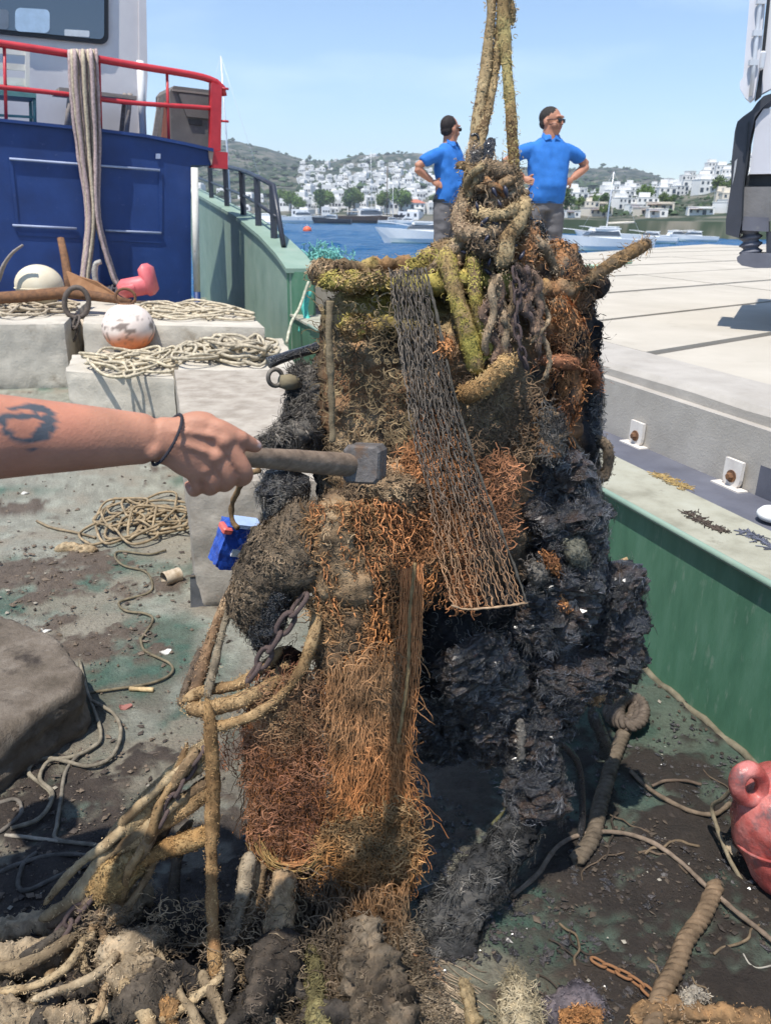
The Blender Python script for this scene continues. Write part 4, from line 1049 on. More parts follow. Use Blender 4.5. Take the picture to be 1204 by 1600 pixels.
# anchor: stock bar, shank, flukes, ring
an = thing('rusty_anchor', 'rusty iron anchor lying across the cracked concrete block', 'anchor', W(60, 465, 8.2))
part('stock', MB().tube(WP([(-40, 468, 8.2), (40, 463, 8.15), (105, 457, 8.1), (150, 463, 8.1), (205, 472, 8.05)]), np.array([.06, .062, .06, .05, .03]), 10), M_rust, an)
part('shank', MB().tube(WP([(95, 372, 8.5), (101, 400, 8.4), (106, 430, 8.3), (110, 455, 8.2)]), np.array([.035, .04, .045, .05]), 8, flat=.6), M_rust, an)
F0 = WP([(104, 424, 8.25), (122, 432, 8.2), (150, 440, 8.15), (186, 464, 8.1), (150, 466, 8.1), (112, 452, 8.15)])
part('fluke', MB().add(np.vstack([F0, F0 + np.array([0, .05, 0])]), [(0, 1, 2, 3, 4, 5), (11, 10, 9, 8, 7, 6)] + [(k, 6 + k, 6 + (k + 1) % 6, (k + 1) % 6) for k in range(6)]), surf('orange_rust_plate', [(.3, (.22, .10, .04)), (.7, (.33, .17, .08))], 12, .85, .4, .003, 80), an, smooth=False)
part('arm', MB().tube(spline(WP([(-25, 470, 8.4), (-4, 440, 8.4), (6, 415, 8.4), (20, 395, 8.4), (36, 383, 8.4)]), 14), np.linspace(.05, .02, 14), 8, flat=.6), M_wood, an)
ring = WP([(120 + 19 * math.cos(t), 473 + 24 * math.sin(t), 7.95 + .03 * math.cos(t)) for t in np.linspace(0, 2 * PI, 24, endpoint=False)])
part('ring', MB().tube(ring, .026, 8, closed=True), surf('dark_iron', [(.3, (.055, .045, .04)), (.7, (.13, .10, .08))], 20, .7, .4, .003, 90), an)
M_iron = bpy.data.materials['dark_iron']
def link_mesh(a=.5, b=.32, r=.13, n=14):
    t = np.linspace(0, 2 * PI, n, endpoint=False)
    p = np.stack([b * np.cos(t), 0 * t, a * np.sin(t) + np.sign(np.sin(t)) * .18], 1)
    return MB().tube(p, r, 6, closed=True)
def chain(name, label, path, link, mat, cat='chain', jit=0.12, seed=0, squash=1.0):
    """each link its own part, alternately turned"""
    L = np.linalg.norm(np.diff(spline(path, 60), axis=0), axis=1).sum(); n = max(2, int(L / (link * 1.0)))
    P = spline(path, n + 1)
    t_ = thing(name, label, cat, P[-1])
    me = link_mesh().mesh('chain_link'); me.materials.append(mat)
    q = random.Random(seed)
    for k in range(n):
        d = Vector(P[k + 1] - P[k]).normalized()
        o = bpy.data.objects.new('chain_link', me); COL.objects.link(o); o.parent = t_
        rot = d.to_track_quat('Z', 'Y').to_matrix().to_4x4() @ Matrix.Rotation((PI / 2 if k % 2 else 0) + q.uniform(-jit, jit) * 3, 4, 'Z')
        o.matrix_parent_inverse = Matrix.Translation(-Vector(P[-1]))
        s = link * 1.02
        o.matrix_basis = Matrix.Translation(Vector((P[k] + P[k + 1]) / 2)) @ rot @ Matrix.Diagonal((s, s, s, 1))
    return t_
chain('anchor_chain', 'dark chain hanging from the anchor ring down between the blocks', WP([(122, 495, 7.93), (116, 515, 7.85), (108, 540, 7.82), (102, 565, 7.8), (98, 590, 7.78)]), .11, M_iron)
# buoys
b = thing('round_buoy', 'pale cream round buoy resting on the cracked concrete block behind the anchor', 'buoy', W(62, 468, 8.6))
cz = W(62, 446, 8.7); R_ = .235
M_cream_b = surf('chalky_cream_plastic', [(.3, (.58, .50, .36)), (.7, (.70, .63, .48))], 4, .8, .3, .004, 30, stain=(.35, .27, .18), stain_scale=6, stain_lo=.66)
part('float', MB().lathe([(R_ * math.sin(a) * 1.05, -R_ * math.cos(a) * .92) for a in np.linspace(.02, PI - .02, 22)], cz, 30), M_cream_b, b)
part('moulding_seam', MB().tube(np.array([cz + np.array([R_ * 1.06 * math.cos(t), R_ * 1.06 * math.sin(t), -.02]) for t in np.linspace(0, 2 * PI, 36, endpoint=False)]), .008, 5, closed=True), M_cream_b, b)
b = thing('orange_white_buoy', 'round buoy faded white above and orange below with an iron ring on top', 'buoy', W(200, 545, 7.3))
cz = W(201, 512, 7.35); R_ = .228
def bc(V):
    h = (V[:, 2] - cz[2]) / R_ + (fbm(V, 6, 3, 2) - .5) * .5
    a = sstep(.05, -.55, h)[:, None]; sp = (sstep(.62, .66, fbm(V, 28, 2, 5)) * sstep(.9, .2, np.abs(h)))[:, None]
    c = np.array((.78, .66, .58)) * (1 - a) + np.array((.72, .22, .08)) * a
    return c * (1 - sp * .8) + np.array((.12, .08, .06)) * sp * .8
part('float', MB().lathe([(R_ * math.sin(a) * 1.04, -R_ * math.cos(a) * .96) for a in np.linspace(.02, PI - .02, 40)], cz, 60, col=bc), M_paint, b)
part('lifting_ring', MB().tube(np.array([cz + np.array([.085 * math.cos(t), .02 * math.cos(t), R_ * .98 + .05 + .075 * math.sin(t)]) for t in np.linspace(0, 2 * PI, 18, endpoint=False)]), .013, 7, closed=True), M_rust, b)
part('ring_plate', MB().lathe([(.0, .0), (.06, 0), (.06, -.03)], cz + np.array([0, 0, R_ * .975]), 14), M_rust, b)
# red jerrycan lying on its side
jc = thing('red_jerrycan', 'faded pinkish red plastic jerrycan lying on the wide concrete block', 'jerrycan', W(215, 470, 8.9))
M_jc = surf('faded_red_plastic', [(.3, (.62, .10, .12)), (.7, (.74, .20, .20))], 5, .5, .15, .003, 40)
p0, p1 = W(187, 449, 8.8), W(240, 440, 8.8)
ax = (p1 - p0); Lj = np.linalg.norm(ax); ax /= Lj; nz = np.array([0, 0, 1.0]); ny_ = np.cross(nz, ax)
Mx = np.stack([ax, ny_, np.cross(ax, ny_)], 1)
cj = (p0 + p1) / 2 + np.array([0, 0, -.02])
part('body', MB().box(cj, (Lj * .95, .30, .20), M=Mx, bev=.05), M_jc, jc, smooth=True, sharp=50)
part('spout_end', MB().box(cj + ax * Lj * .36 + np.array([0, 0, .05]), (Lj * .34, .28, .34), M=Mx, bev=.05), M_jc, jc, smooth=True, sharp=50)
part('grip_recess', MB().box(cj - ax * Lj * .12 + np.array([0, -.155, .0]), (Lj * .38, .02, .07), M=Mx, bev=.008), M_jc, jc, smooth=True, sharp=50)
pile(quadfn([(160, 462), (185, 462), (185, 440), (160, 440)], .68), 0, 6, .016, (.09, .085, .10), 23, 'dark_hose', 'dark purple hose coiled beside the red jerrycan', cat='hose')
line('bent_pipe', 'short bent grey pipe end standing by the dark hose', WP([(150, 440, 8.9), (148, 425, 8.9), (151, 412, 8.9), (158, 409, 8.9)]), .03, (.40, .38, .36), cat='pipe', n=20)
# turquoise net bundle on the end of the quay
cb = W(508, 408, 11.0)
mb = MB(); q = np.random.default_rng(2)
n = 420; st = q.normal(size=(n, 3)) * np.array([.13, .1, .07]); pth = np.zeros((n, 6, 3)); pth[:, 0] = cb + st
for k in range(1, 6): pth[:, k] = pth[:, k - 1] + q.normal(size=(n, 3)) * .035
mb.fibres(pth, .007, 3, col=np.array((.18, .48, .45)) * (.6 + .8 * q.random((n, 1))))
o = thing('turquoise_net', 'crumpled turquoise net bundle at the end of the quay', 'net', cb)
part('mesh_bundle', mb, M_fib, o); part('core', MB().lathe([(.02, -.12), (.2, -.08), (.22, 0), (.12, .08), (.02, .12)], cb, 14), flat('turquoise_net_core', (.14, .40, .38), .8), o)
line('turquoise_line', 'turquoise net hanging at the end of the bow bulwark beside the drum', WP([(480, 455, 8.2), (476, 480, 8.15), (479, 500, 8.1), (474, 520, 8.1)]), .045, (.10, .48, .42), n=30, rough=.9, cat='net')
line('green_hose', 'pale green hose lying on the quay paving behind the rope stub', GP([(890, 418), (940, 415), (985, 409)], .93), .03, (.40, .62, .48), cat='hose', n=20)

# ================================================================== truck on the quay
M_tdark = flat('dark_grey_truck_plastic', (.035, .038, .05), .5, bump=.1)
M_tsilv = flat('silver_truck_paint', (.52, .52, .56), .35, var=.05, bump=0)
M_twhite = flat('white_truck_paint', (.62, .62, .66), .35, var=.05, bump=0)
ta = np.array([W(1133, 360, 5.4)[0], 5.4]); te = np.array([.90, -.436]); td = np.array([.436, .90])
def tq(name, px, off, th, mat, parent, **k):
    a = ta + td * off; F0 = [PLN(u, v, a, a + te) for u, v in px]; n = len(px)
    B0 = [p + np.array([td[0], td[1], 0]) * th for p in F0]
    return part(name, MB().add(F0 + B0, [tuple(range(n)), tuple(range(2 * n - 1, n - 1, -1))] + [(q, n + q, n + (q + 1) % n, (q + 1) % n) for q in range(n)]), mat, parent, smooth=False)
tr = thing('truck', 'silver and dark grey truck cab corner parked on the quay', 'truck', (ta[0] + 1.2, ta[1] + .5, QZ))
tq('corner_fairing', [(1133, 366), (1133, 345), (1141, 290), (1142, 250), (1147, 205), (1151, 190), (1160, 182), (1174, 172), (1182, 160), (1192, 150), (1204, 146), (1204, 156), (1190, 168), (1178, 184), (1170, 220), (1166, 260), (1160, 292), (1158, 345), (1153, 372)], 0.0, .28, M_tdark, tr)
tq('fairing_seam', [(1158, 345), (1160, 292), (1163, 262), (1166, 222), (1168, 190), (1170, 190), (1168, 222), (1165, 262), (1162, 292), (1160, 345)], -.012, .012, M_gask, tr)
tq('door_panel', [(1170, 272), (1174, 240), (1180, 188), (1192, 170), (1420, 150), (1420, 268)], 0.03, .3, M_tsilv, tr)
tq('dark_gap', [(1165, 278), (1170, 271), (1420, 266), (1420, 292), (1164, 292)], .10, .2, M_gask, tr)
tq('lower_body', [(1160, 292), (1420, 290), (1420, 352), (1158, 344)], .05, 1.6, flat('grey_truck_plastic', (.16, .155, .155), .5), tr)
tq('cab_body', [(1210, 290), (1420, 290), (1420, -260), (1260, -260), (1216, 150)], .36, 1.2, M_twhite, tr)
tq('mirror_housing', [(1160, 120), (1170, 0), (1176, -80), (1200, -80), (1192, 20), (1184, 110), (1177, 152), (1170, 158), (1163, 152), (1155, 138), (1155, 128)], -.12, .10, M_twhite, tr)
tq('mirror_back', [(1186, 148), (1184, 120), (1196, 10), (1204, -80), (1300, -80), (1300, 130), (1204, 138)], .02, .06, M_twhite, tr)
tq('mirror_gap', [(1178, 158), (1186, 110), (1199, -20), (1204, -20), (1190, 120), (1188, 150)], -.03, .04, M_gask, tr)
part('hinge_rod', MB().tube(np.array([PLN(u, v, ta - td * .14, ta - td * .14 + te) for u, v in ((1190, -40), (1186, 10), (1177, 100), (1172, 150))]), .013, 8), M_alu, tr)
for v, u in ((2, 1188), (52, 1182), (98, 1176)):
    part('hinge_clamp', MB().box(PLN(u, v, ta - td * .14, ta - td * .14 + te), (.05, .03, .03)), M_alu, tr, smooth=False)
part('door_latch', MB().box(PLN(1188, 95, ta - td * .05, ta - td * .05 + te), (.04, .05, .10), bev=.01), M_alu, tr, smooth=False)
tq('number_slot', [(1147, 252), (1151, 248), (1148, 268), (1143, 290)], -.006, .01, flat('pale_slot', (.35, .36, .38), .5), tr)
st_c = [PLN(u, v, ta + td * .12, ta + td * .12 + te) for u, v in ((1172, 345), (1172, 402))]
zz = np.linspace(0, 1, 25)
part('step_bellows', MB().tube(np.array([st_c[0] * (1 - a) + st_c[1] * a for a in zz]), .06 + .014 * np.sin(zz * 2 * PI * 5), 14), M_rub, tr)
tq('step_bracket', [(1158, 338), (1200, 340), (1200, 362), (1158, 360)], .02, .25, M_rub, tr)
tq('step_upright', [(1196, 362), (1230, 362), (1230, 400), (1196, 400)], .05, .2, M_tdark, tr)
tq('step_tread', [(1150, 402), (1158, 396), (1420, 398), (1420, 418), (1180, 419), (1158, 415), (1151, 409)], -.03, .32, M_rub, tr)
wc = np.array([ta[0] + 1.55, ta[1] - .15]); wc = ta + te * 1.25 + td * .45
for off in (0.0, 1.0):
    wcc = wc + td * off
    Mw = np.stack([np.array([te[0], te[1], 0]), np.array([0, 0, 1.0]), np.array([td[0], td[1], 0])], 1)
    wo = part('wheel', MB().lathe([(.02, -.12), (.30, -.12), (.42, -.14), (.48, -.10), (.48, .10), (.42, .14), (.02, .12)], (wcc[0], wcc[1], QZ + .48), 28, Mw), flat('tyre_rubber', (.02, .02, .022), .8), tr, sharp=40)
    part('rim', MB().lathe([(.02, -.16), (.12, -.16), (.26, -.125), (.28, -.15)], (wcc[0], wcc[1], QZ + .48), 20, Mw), M_alu, wo)
# ================================================================== the hoisted drum and everything hung on it
BROWN = [(.06, .042, .028), (.20, .135, .08), (.33, .23, .135), (.42, .31, .19)]
MOSS = [(.16, .115, .05), (.31, .25, .07), (.40, .345, .09), (.33, .23, .11), (.20, .14, .08)]
ORNG = [(.14, .065, .035), (.36, .165, .07), (.50, .24, .10), (.40, .26, .15)]
BLCK = [(.004, .004, .005), (.010, .010, .012), (.024, .023, .025)]
BLKR = [(.004, .004, .005), (.010, .010, .012), (.022, .021, .022), (.045, .026, .016), (.012, .011, .012)]
GRYB = [(.035, .033, .032), (.12, .11, .098), (.25, .225, .19)]
TANC = [(.14, .095, .055), (.30, .22, .13), (.42, .33, .21), (.34, .25, .15)]
MIXR = [(.02, .019, .02), (.17, .11, .07), (.40, .19, .08), (.26, .19, .12), (.05, .045, .045)]
DX, DY, DR = .157, 1.85, .315
def yd(u, gap=0.0):
    X = (np.asarray(u, float) - 602) / F * 1.62; d = np.clip((X - DX) / .335, -1, 1)
    return DY - np.sqrt(np.maximum(.335 ** 2 * (1 - d * d), 0)) - gap
def mpp(p): return float((np.asarray(p) - EYE) @ fwd) / F          # metres per picture pixel at a point
def frames(P):
    T = np.gradient(P, axis=0); T /= (np.linalg.norm(T, axis=1)[:, None] + 1e-9)
    N = np.zeros_like(P); a = np.array([0, 1.0, 0.0]) if abs(T[0][1]) < .8 else np.array([1.0, 0, 0])
    n = np.cross(a, T[0]); n /= np.linalg.norm(n); N[0] = n
    for k in range(1, len(P)):
        n = n - T[k] * (n @ T[k]); n /= np.linalg.norm(n) + 1e-9; N[k] = n
    return T, N, np.cross(T, N)
def lump(P, rw, rd, stops, amp=.012, freq=30, seed=0, rings=40, sides=30, cfreq=14, colf=None, fold=0.0, ridge=0.0):
    """uneven body round a path; returns builder, surface points, outward normals"""
    Q = spline(np.column_stack([P, rw, rd]), rings); P = Q[:, :3]; rw, rd = Q[:, 3], Q[:, 4]
    T, N, B = frames(P)
    e = np.minimum(np.arange(rings), np.arange(rings)[::-1]) / max(2.0, rings * .10)
    tap = np.sqrt(np.clip(1 - (1 - np.clip(e, 0, 1)) ** 2, .02, 1))
    th = np.linspace(0, 2 * PI, sides, endpoint=False)
    R = N[:, None] * (np.cos(th)[None, :, None] * (rw * tap)[:, None, None]) + B[:, None] * (np.sin(th)[None, :, None] * (rd * tap)[:, None, None])
    V = P[:, None] + R
    Nn = R / (np.linalg.norm(R, axis=2, keepdims=True) + 1e-9)
    Vf = V.reshape(-1, 3); Nf = Nn.reshape(-1, 3)
    d = (fbm(Vf, freq, 4, seed) - .5) * 2 * amp + (fbm(Vf, freq * .3, 2, seed + 3) - .5) * 2 * amp * 1.4
    if fold: d = d + (fbm(Vf * np.array([1, 1, .16]), 55, 3, seed + 6) - .5) * 2 * fold
    d = d + (fbm(Vf, freq * 3.1, 3, seed + 8) - .5) * amp * .9
    if ridge: d = d + (1 - 2.2 * np.abs(fbm(Vf, 42, 4, seed + 14) - .5) * 2) * ridge - ridge * .5
    Vf = Vf + Nf * d[:, None]
    c = colf(Vf) if colf else pal(Vf, stops, cfreq, seed + 9)
    mb = MB()
    k = np.arange(rings - 1)[:, None] * sides; q = np.arange(sides)[None]; q2 = (q + 1) % sides
    mb.add(Vf, np.stack([k + q, k + q2, k + sides + q2, k + sides + q], -1).reshape(-1, 4), c)
    for rg in (0, rings - 1):
        ids = np.arange(sides) + rg * sides; base = mb.n
        mb.add(Vf[ids].mean(0)[None], np.zeros((0, 3), int), c[ids].mean(0))
        mb.f3.append(np.stack([np.full(sides, base), ids, np.roll(ids, -1)], 1))
    return mb, Vf, Nf
def worms(mb, V, N, n, L, r, stops, seed=0, cfreq=14, lift=.25, K=5, bright=1.15, droop=0.0, colf=None, curl=.9, front=True, patchy=0):
    """short curly growths lying on or standing off a surface"""
    if lift > .6: L, n = L * .6, int(n * .5)
    else: L, r, n, K = L * .75, r * .62, int(n * 1.0), 6
    q = np.random.default_rng(seed)
    if front:
        w = (N @ np.array([0, -1.0, .15])) > -.35
        idx = np.nonzero(w)[0]
    else: idx = np.arange(len(V))
    if len(idx) == 0: return
    stand = lift > .6                             # standing hairs; everything else lies flat on the surface
    if patchy:
        w = fbm(V[idx], patchy, 3, seed + 77); idx = idx[w > np.quantile(w, .45)]
    k = idx[q.integers(0, len(idx), n)]
    nr = N[k]; tg = q.normal(size=(n, 3)); tg -= nr * (tg * nr).sum(1)[:, None]
    p0 = V[k] + tg * (.0035 if V.shape[0] > 8000 else .006)
    d = q.normal(size=(n, 3)); d -= nr * (d * nr).sum(1)[:, None]
    d += nr * (lift if stand else lift * .35); d[:, 2] -= droop; d /= np.linalg.norm(d, axis=1)[:, None]
    st = L * (0.5 + q.random(n)) / (K - 1); kap = q.normal(size=n) * .75
    path = np.zeros((n, K, 3)); path[:, 0] = p0 + nr * r * .5
    for j in range(1, K):
        if not stand:
            cr = np.cross(nr, d); kq = (kap + q.normal(size=n) * .35)[:, None]; d = d * np.cos(kq) + cr * np.sin(kq)
        d = d + q.normal(size=(n, 3)) * curl * (.6 if stand else .18); d[:, 2] -= droop * .4
        if stand: d += nr * .12
        else: d -= nr * ((d * nr).sum(1)[:, None] - lift * .12)
        d /= np.linalg.norm(d, axis=1)[:, None]
        path[:, j] = path[:, j - 1] + d * st[:, None]
    c = (colf(p0) if colf else pal(p0, stops, cfreq, seed + 9)) * bright * (.7 + .6 * q.random((n, 1)))
    rad = r * (.6 + .8 * q.random(n))[:, None] * np.linspace(1.0, .55 if stand else .9, K)[None]
    mb.ribbons(path, rad * 1.15, nr, np.clip(c, 0, .8))
def tufts(mb, V, N, n, stops, seed=0, per=26, L=.024, r=.0007):
    """feathery tufts: fine hairs fanning out from many small roots"""
    q = np.random.default_rng(seed)
    idx = np.nonzero((N @ np.array([0, -1.0, .25])) > -.2)[0]
    if len(idx) == 0: return
    k = np.repeat(idx[q.integers(0, len(idx), n)], per); m = n * per; nr = N[k]
    main = np.repeat(q.normal(size=(n, 3)), per, 0); main -= nr * (main * nr).sum(1)[:, None]; main /= np.linalg.norm(main, axis=1)[:, None] + 1e-6
    d = main + q.normal(size=(m, 3)) * .55 + nr * .25; d[:, 2] -= .25; d /= np.linalg.norm(d, axis=1)[:, None]
    p = V[k] + q.normal(size=(m, 3)) * .0045 + nr * .002
    path = [p]
    st = (L * q.uniform(.5, 1.3, m) / 3)[:, None]
    for j in range(3):
        d = d + q.normal(size=(m, 3)) * .25; d[:, 2] -= .08; d -= nr * ((d * nr).sum(1)[:, None] - .08); d /= np.linalg.norm(d, axis=1)[:, None]
        path.append(path[-1] + d * st)
    br = np.repeat(q.random((n, 1)) ** 1.6, per, 0)
    S = np.array(stops); x = br[:, 0] * (len(S) - 1)
    c = np.stack([np.interp(x, np.arange(len(S)), S[:, a]) for a in range(3)], 1) * (.6 + .8 * q.random((m, 1)))
    mb.ribbons(np.stack(path, 1), 1.15 * r * (.7 + .6 * q.random(m))[:, None] * np.array([1, 1, .8, .5])[None], nr, c)
def clump(name, label, pts, stops, cat='sea growth', dr=.8, amp=.012, freq=30, nw=600, L=.03, r=.0016, seed=1, lift=.25, droop=0., mat=None, rings=36, sides=26, wst=None, colf=None, nfuzz=0, fl=.05, fr=.0009, group=None, curl=.9, cfreq=14, patchy=0, fold=0.0, ridge=0.0, ntuft=0, tst=None):
    """pts: (u, v, y, half width in picture pixels)"""
    P = WP([p[:3] for p in pts]); rw = np.array([p[3] * mpp(q) for p, q in zip(pts, P)])
    mb, V, N = lump(P, rw, rw * dr, stops, amp, freq, seed, rings, sides, colf=colf, cfreq=cfreq, fold=fold, ridge=ridge)
    jag = mat is M_wet
    if ntuft: tufts(mb, V, N, ntuft, tst or [(.015, .015, .018), (.05, .05, .055), (.17, .17, .178)], seed + 5)
    if nw: worms(mb, V, N, nw, L, r, wst or stops, seed + 1, lift=lift, droop=droop, colf=colf, curl=curl, patchy=patchy)
    if nfuzz: worms(mb, V, N, nfuzz, fl, fr, wst or stops, seed + 2, lift=.8, droop=.5, K=5, colf=colf, front=False)
    return thin(name, mb, mat or M_org, label, cat, group, smooth=not jag)

# ---- the drum itself
dr = thing('steel_drum', 'encrusted steel drum hanging upright from the crusted hoist ropes', 'drum', (DX, DY, .42))
def drumcol(V):
    ang = (V[:, 0] - DX) / DR
    a = pal(V, BROWN, 11, 2, 4); b = pal(V, MIXR, 13, 4, 4); m = pal(V, MOSS, 9, 6); k = pal(V, BLCK, 12, 7); o = pal(V, ORNG, 9, 8)
    n1 = fbm(V, 6, 4, 20) - .5
    wr = sstep(.15, .45, ang + n1 * .6)[:, None]; c = a * (1 - wr) + b * wr
    wm = (sstep(1.36, 1.46, V[:, 2] + n1 * .22) * sstep(.75, .2, ang))[:, None]; c = c * (1 - wm) + m * wm
    wo = (sstep(.54, .62, fbm(V, 8, 3, 33)) * .8)[:, None]; c = c * (1 - wo * .6) + o * wo * .6
    wk = np.clip(sstep(1.02, .82, V[:, 2] + n1 * .25) + sstep(.72, .95, ang + n1 * .3) + sstep(-.80, -.98, ang + n1 * .1) * .6, 0, 1)[:, None]
    return c * (1 - wk) + k * wk
P = np.array([(DX, DY, 1.475), (DX, DY, 1.3), (DX, DY, 1.05), (DX - .005, DY, .8), (DX, DY, .62), (DX + .01, DY, .47)])
mb, V, N = lump(P, np.array([.315, .318, .322, .318, .31, .28]), np.array([.315, .318, .322, .318, .31, .28]), BROWN, .022, 22, 3, 170, 230, colf=drumcol, ridge=.014)
part('drum_wall', mb, M_org, dr)
mw = MB(); up_ = V[:, 2] > .95
worms(mw, V[up_], N[up_], 7000, .020, .0015, BROWN, 5, lift=.22, colf=drumcol, curl=1.0, bright=1.1, patchy=9)
worms(mw, V[up_], N[up_], 1600, .05, .0011, BROWN, 6, lift=.7, colf=drumcol, curl=.8)
lo_ = V[:, 2] <= .97
worms(mw, V[lo_], N[lo_], 2500, .034, .0012, GRYB, 7, lift=.45, curl=.8)
part('worm_crust', mw, M_org, dr)
th = np.linspace(0, 2 * PI, 150, endpoint=False)
rim = np.stack([DX + .316 * np.cos(th), DY + .316 * np.sin(th), 1.475 + .006 * np.sin(th * 3) + .004 * np.sin(th * 7)], 1)
rp_ = np.stack([DX + .314 * np.cos(th), DY + .314 * np.sin(th), 1.472 + .006 * np.sin(th * 3) + .004 * np.sin(th * 7)], 1); rp_ = np.vstack([rp_, rp_[:1]])
mr, Vr, Nr = lump(rp_, np.full(len(rp_), .014), np.full(len(rp_), .014), BROWN, .012, 42, 8, 300, 14, colf=drumcol, ridge=.010)
worms(mr, Vr, Nr, 2600, .014, .0012, BROWN, 9, colf=drumcol, front=False)
part('top_rim', mr, M_org, dr)
tx = np.linspace(-1, 1, 60); X, Y = np.meshgrid(tx, tx); rr2 = X ** 2 + Y ** 2
Pt = np.stack([DX + X * .32, DY + Y * .32, 1.455 + 0 * X], -1).reshape(-1, 3); Pt[:, 2] += (fbm(Pt, 12, 4, 8) - .4) * .06 + .03 * np.exp(-((Pt[:, 0] - .28) ** 2 + (Pt[:, 1] - 1.75) ** 2) / .02)
i = np.arange(59)[:, None] * 60; j = np.arange(59)[None]
ff = np.stack([i + j, i + j + 1, i + 61 + j, i + 60 + j], -1).reshape(-1, 4); ff = ff[(rr2.ravel()[ff] < .97).all(1)]
mt = MB().add(Pt, ff, pal(Pt, BROWN, 14, 5)); mk = rr2.ravel() < .95
worms(mt, Pt[mk], np.repeat(np.array([[0, -.3, .95]]), mk.sum(), 0), 1800, .03, .002, BROWN, 12, lift=.4)
part('crusted_fill', mt, M_org, dr)
for zz in (.86,):
    ring = np.stack([DX + .322 * np.cos(th), DY + .322 * np.sin(th), zz + 0 * th], 1)
    part('rolling_hoop', MB().tube(ring, .009, 8, closed=True, col=lambda V: drumcol(V), disp=lambda V: (fbm(V, 40, 3, 3) - .4) * .02), M_org, dr)
# loose ends on its left: a pipe stub and strips standing on the wall
line('vertical_pipe', 'thin pale crusted pipe standing up the left side of the drum', WP([(516, 470, 1.56), (514, 530, 1.55), (517, 590, 1.55), (519, 690, 1.55)]), .0075, (.27, .215, .14), cat='pipe', rough=.5)
line('dark_pipe_stub', 'black pipe stub sticking out to the left of the drum', WP([(420, 567, 1.72), (450, 556, 1.75), (495, 543, 1.80)]), .0125, (.018, .018, .02), cat='pipe', mat=M_wet, n=30, sides=10)
# ---- growth clumps on and under the drum
clump('moss_lump', 'yellow-green mossy lump on the left rim of the drum', [(500, 437, 1.62, 12), (530, 442, 1.56, 13), (575, 440, 1.53, 14), (606, 436, 1.52, 13)], MOSS, amp=.012, nw=900, L=.018, r=.0014, seed=3)
clump('moss_lump', 'brown crusted knob at the left end of the drum rim', [(492, 425, 1.70, 12), (510, 422, 1.66, 14), (535, 424, 1.62, 10)], BROWN, amp=.012, nw=500, L=.02, seed=5)
clump('moss_lump', 'broad yellow-green moss mat on top of the drum beside the knot', [(640, 425, 1.60, 18), (690, 405, 1.62, 24), (740, 402, 1.60, 26), (775, 410, 1.58, 20)], MOSS, amp=.015, nw=1600, L=.018, r=.0014, seed=6)
clump('moss_patch', 'olive mossy patch on the upper left of the drum wall', [(540, 500, 1.555, 14), (552, 512, 1.548, 20), (570, 506, 1.54, 14)], MOSS, amp=.008, nw=700, L=.015, seed=7, dr=.4)
clump('crust_mass', 'rough brown crust heaped on the right shoulder of the drum', [(840, 412, 1.66, 26), (870, 420, 1.64, 40), (895, 450, 1.66, 30), (905, 490, 1.66, 24)], MIXR, amp=.02, nw=2200, L=.025, r=.0016, seed=9, rings=50, nfuzz=250)
clump('crust_mass', 'rusty orange crust on the right flank of the drum', [(850, 470, 1.56, 34), (880, 520, 1.58, 34), (885, 570, 1.60, 26), (875, 640, 1.58, 24), (870, 690, 1.56, 18)], MIXR, amp=.018, nw=2600, L=.025, seed=10, rings=50, dr=.6, nfuzz=200, wst=ORNG)
clump('black_growth', 'black stringy growth down the right edge of the drum', [(912, 430, 1.80, 12), (916, 500, 1.80, 14), (920, 580, 1.80, 14), (915, 660, 1.78, 18), (905, 740, 1.74, 26), (905, 830, 1.72, 26)], BLCK, amp=.012, nw=1800, L=.03, r=.0011, seed=11, mat=M_wet, nfuzz=300, fl=.03, rings=80, sides=34, ridge=.012, ntuft=90, wst=GRYB, patchy=14)
clump('crust_mass', 'brown crust ledge bulging at the middle of the drum front', [(540, 780, 1.50, 24), (600, 760, 1.49, 28), (650, 790, 1.48, 30)], BROWN, amp=.018, nw=1800, L=.022, seed=13, dr=.7)
clump('black_growth', 'grey-black netted growth hanging on the left edge of the drum', [(470, 570, 1.76, 20), (478, 620, 1.74, 24), (470, 680, 1.70, 34), (455, 710, 1.66, 40)], GRYB, amp=.018, nw=900, L=.03, r=.0011, seed=14, nfuzz=80, rings=60, sides=40, ridge=.012, ntuft=110, tst=GRYB)
clump('black_growth', 'grey tuft jutting left above the hammer handle', [(410, 706, 1.60, 8), (440, 690, 1.62, 18), (470, 670, 1.66, 20), (490, 655, 1.68, 12)], GRYB, amp=.012, nw=400, L=.03, r=.0011, seed=15, nfuzz=80, ridge=.01, ntuft=70, tst=GRYB)
clump('black_growth', 'furry black column hanging below the hammer handle', [(450, 735, 1.62, 34), (445, 780, 1.62, 36), (448, 830, 1.62, 30), (440, 862, 1.62, 14)], BLCK, amp=.014, nw=500, L=.03, r=.0011, seed=16, mat=M_wet, wst=GRYB, nfuzz=60, ridge=.012, ntuft=110, tst=GRYB, rings=50, sides=40)
clump('wormy_growth', 'grey-brown wormy mass bulging out at the lower left of the drum', [(500, 790, 1.52, 42), (465, 860, 1.50, 56), (420, 900, 1.50, 58), (400, 950, 1.50, 44), (390, 985, 1.50, 22)], [(.05, .04, .03), (.13, .10, .07), (.22, .165, .11)], amp=.016, nw=5200, L=.022, r=.0013, seed=17, rings=70, sides=50, ridge=.008, fold=.01)
clump('black_growth', 'black lumpy growth under the grey-brown mass', [(440, 915, 1.47, 24), (425, 965, 1.47, 30), (405, 1010, 1.48, 20)], BLCK, amp=.016, nw=900, L=.025, seed=18, mat=M_wet)
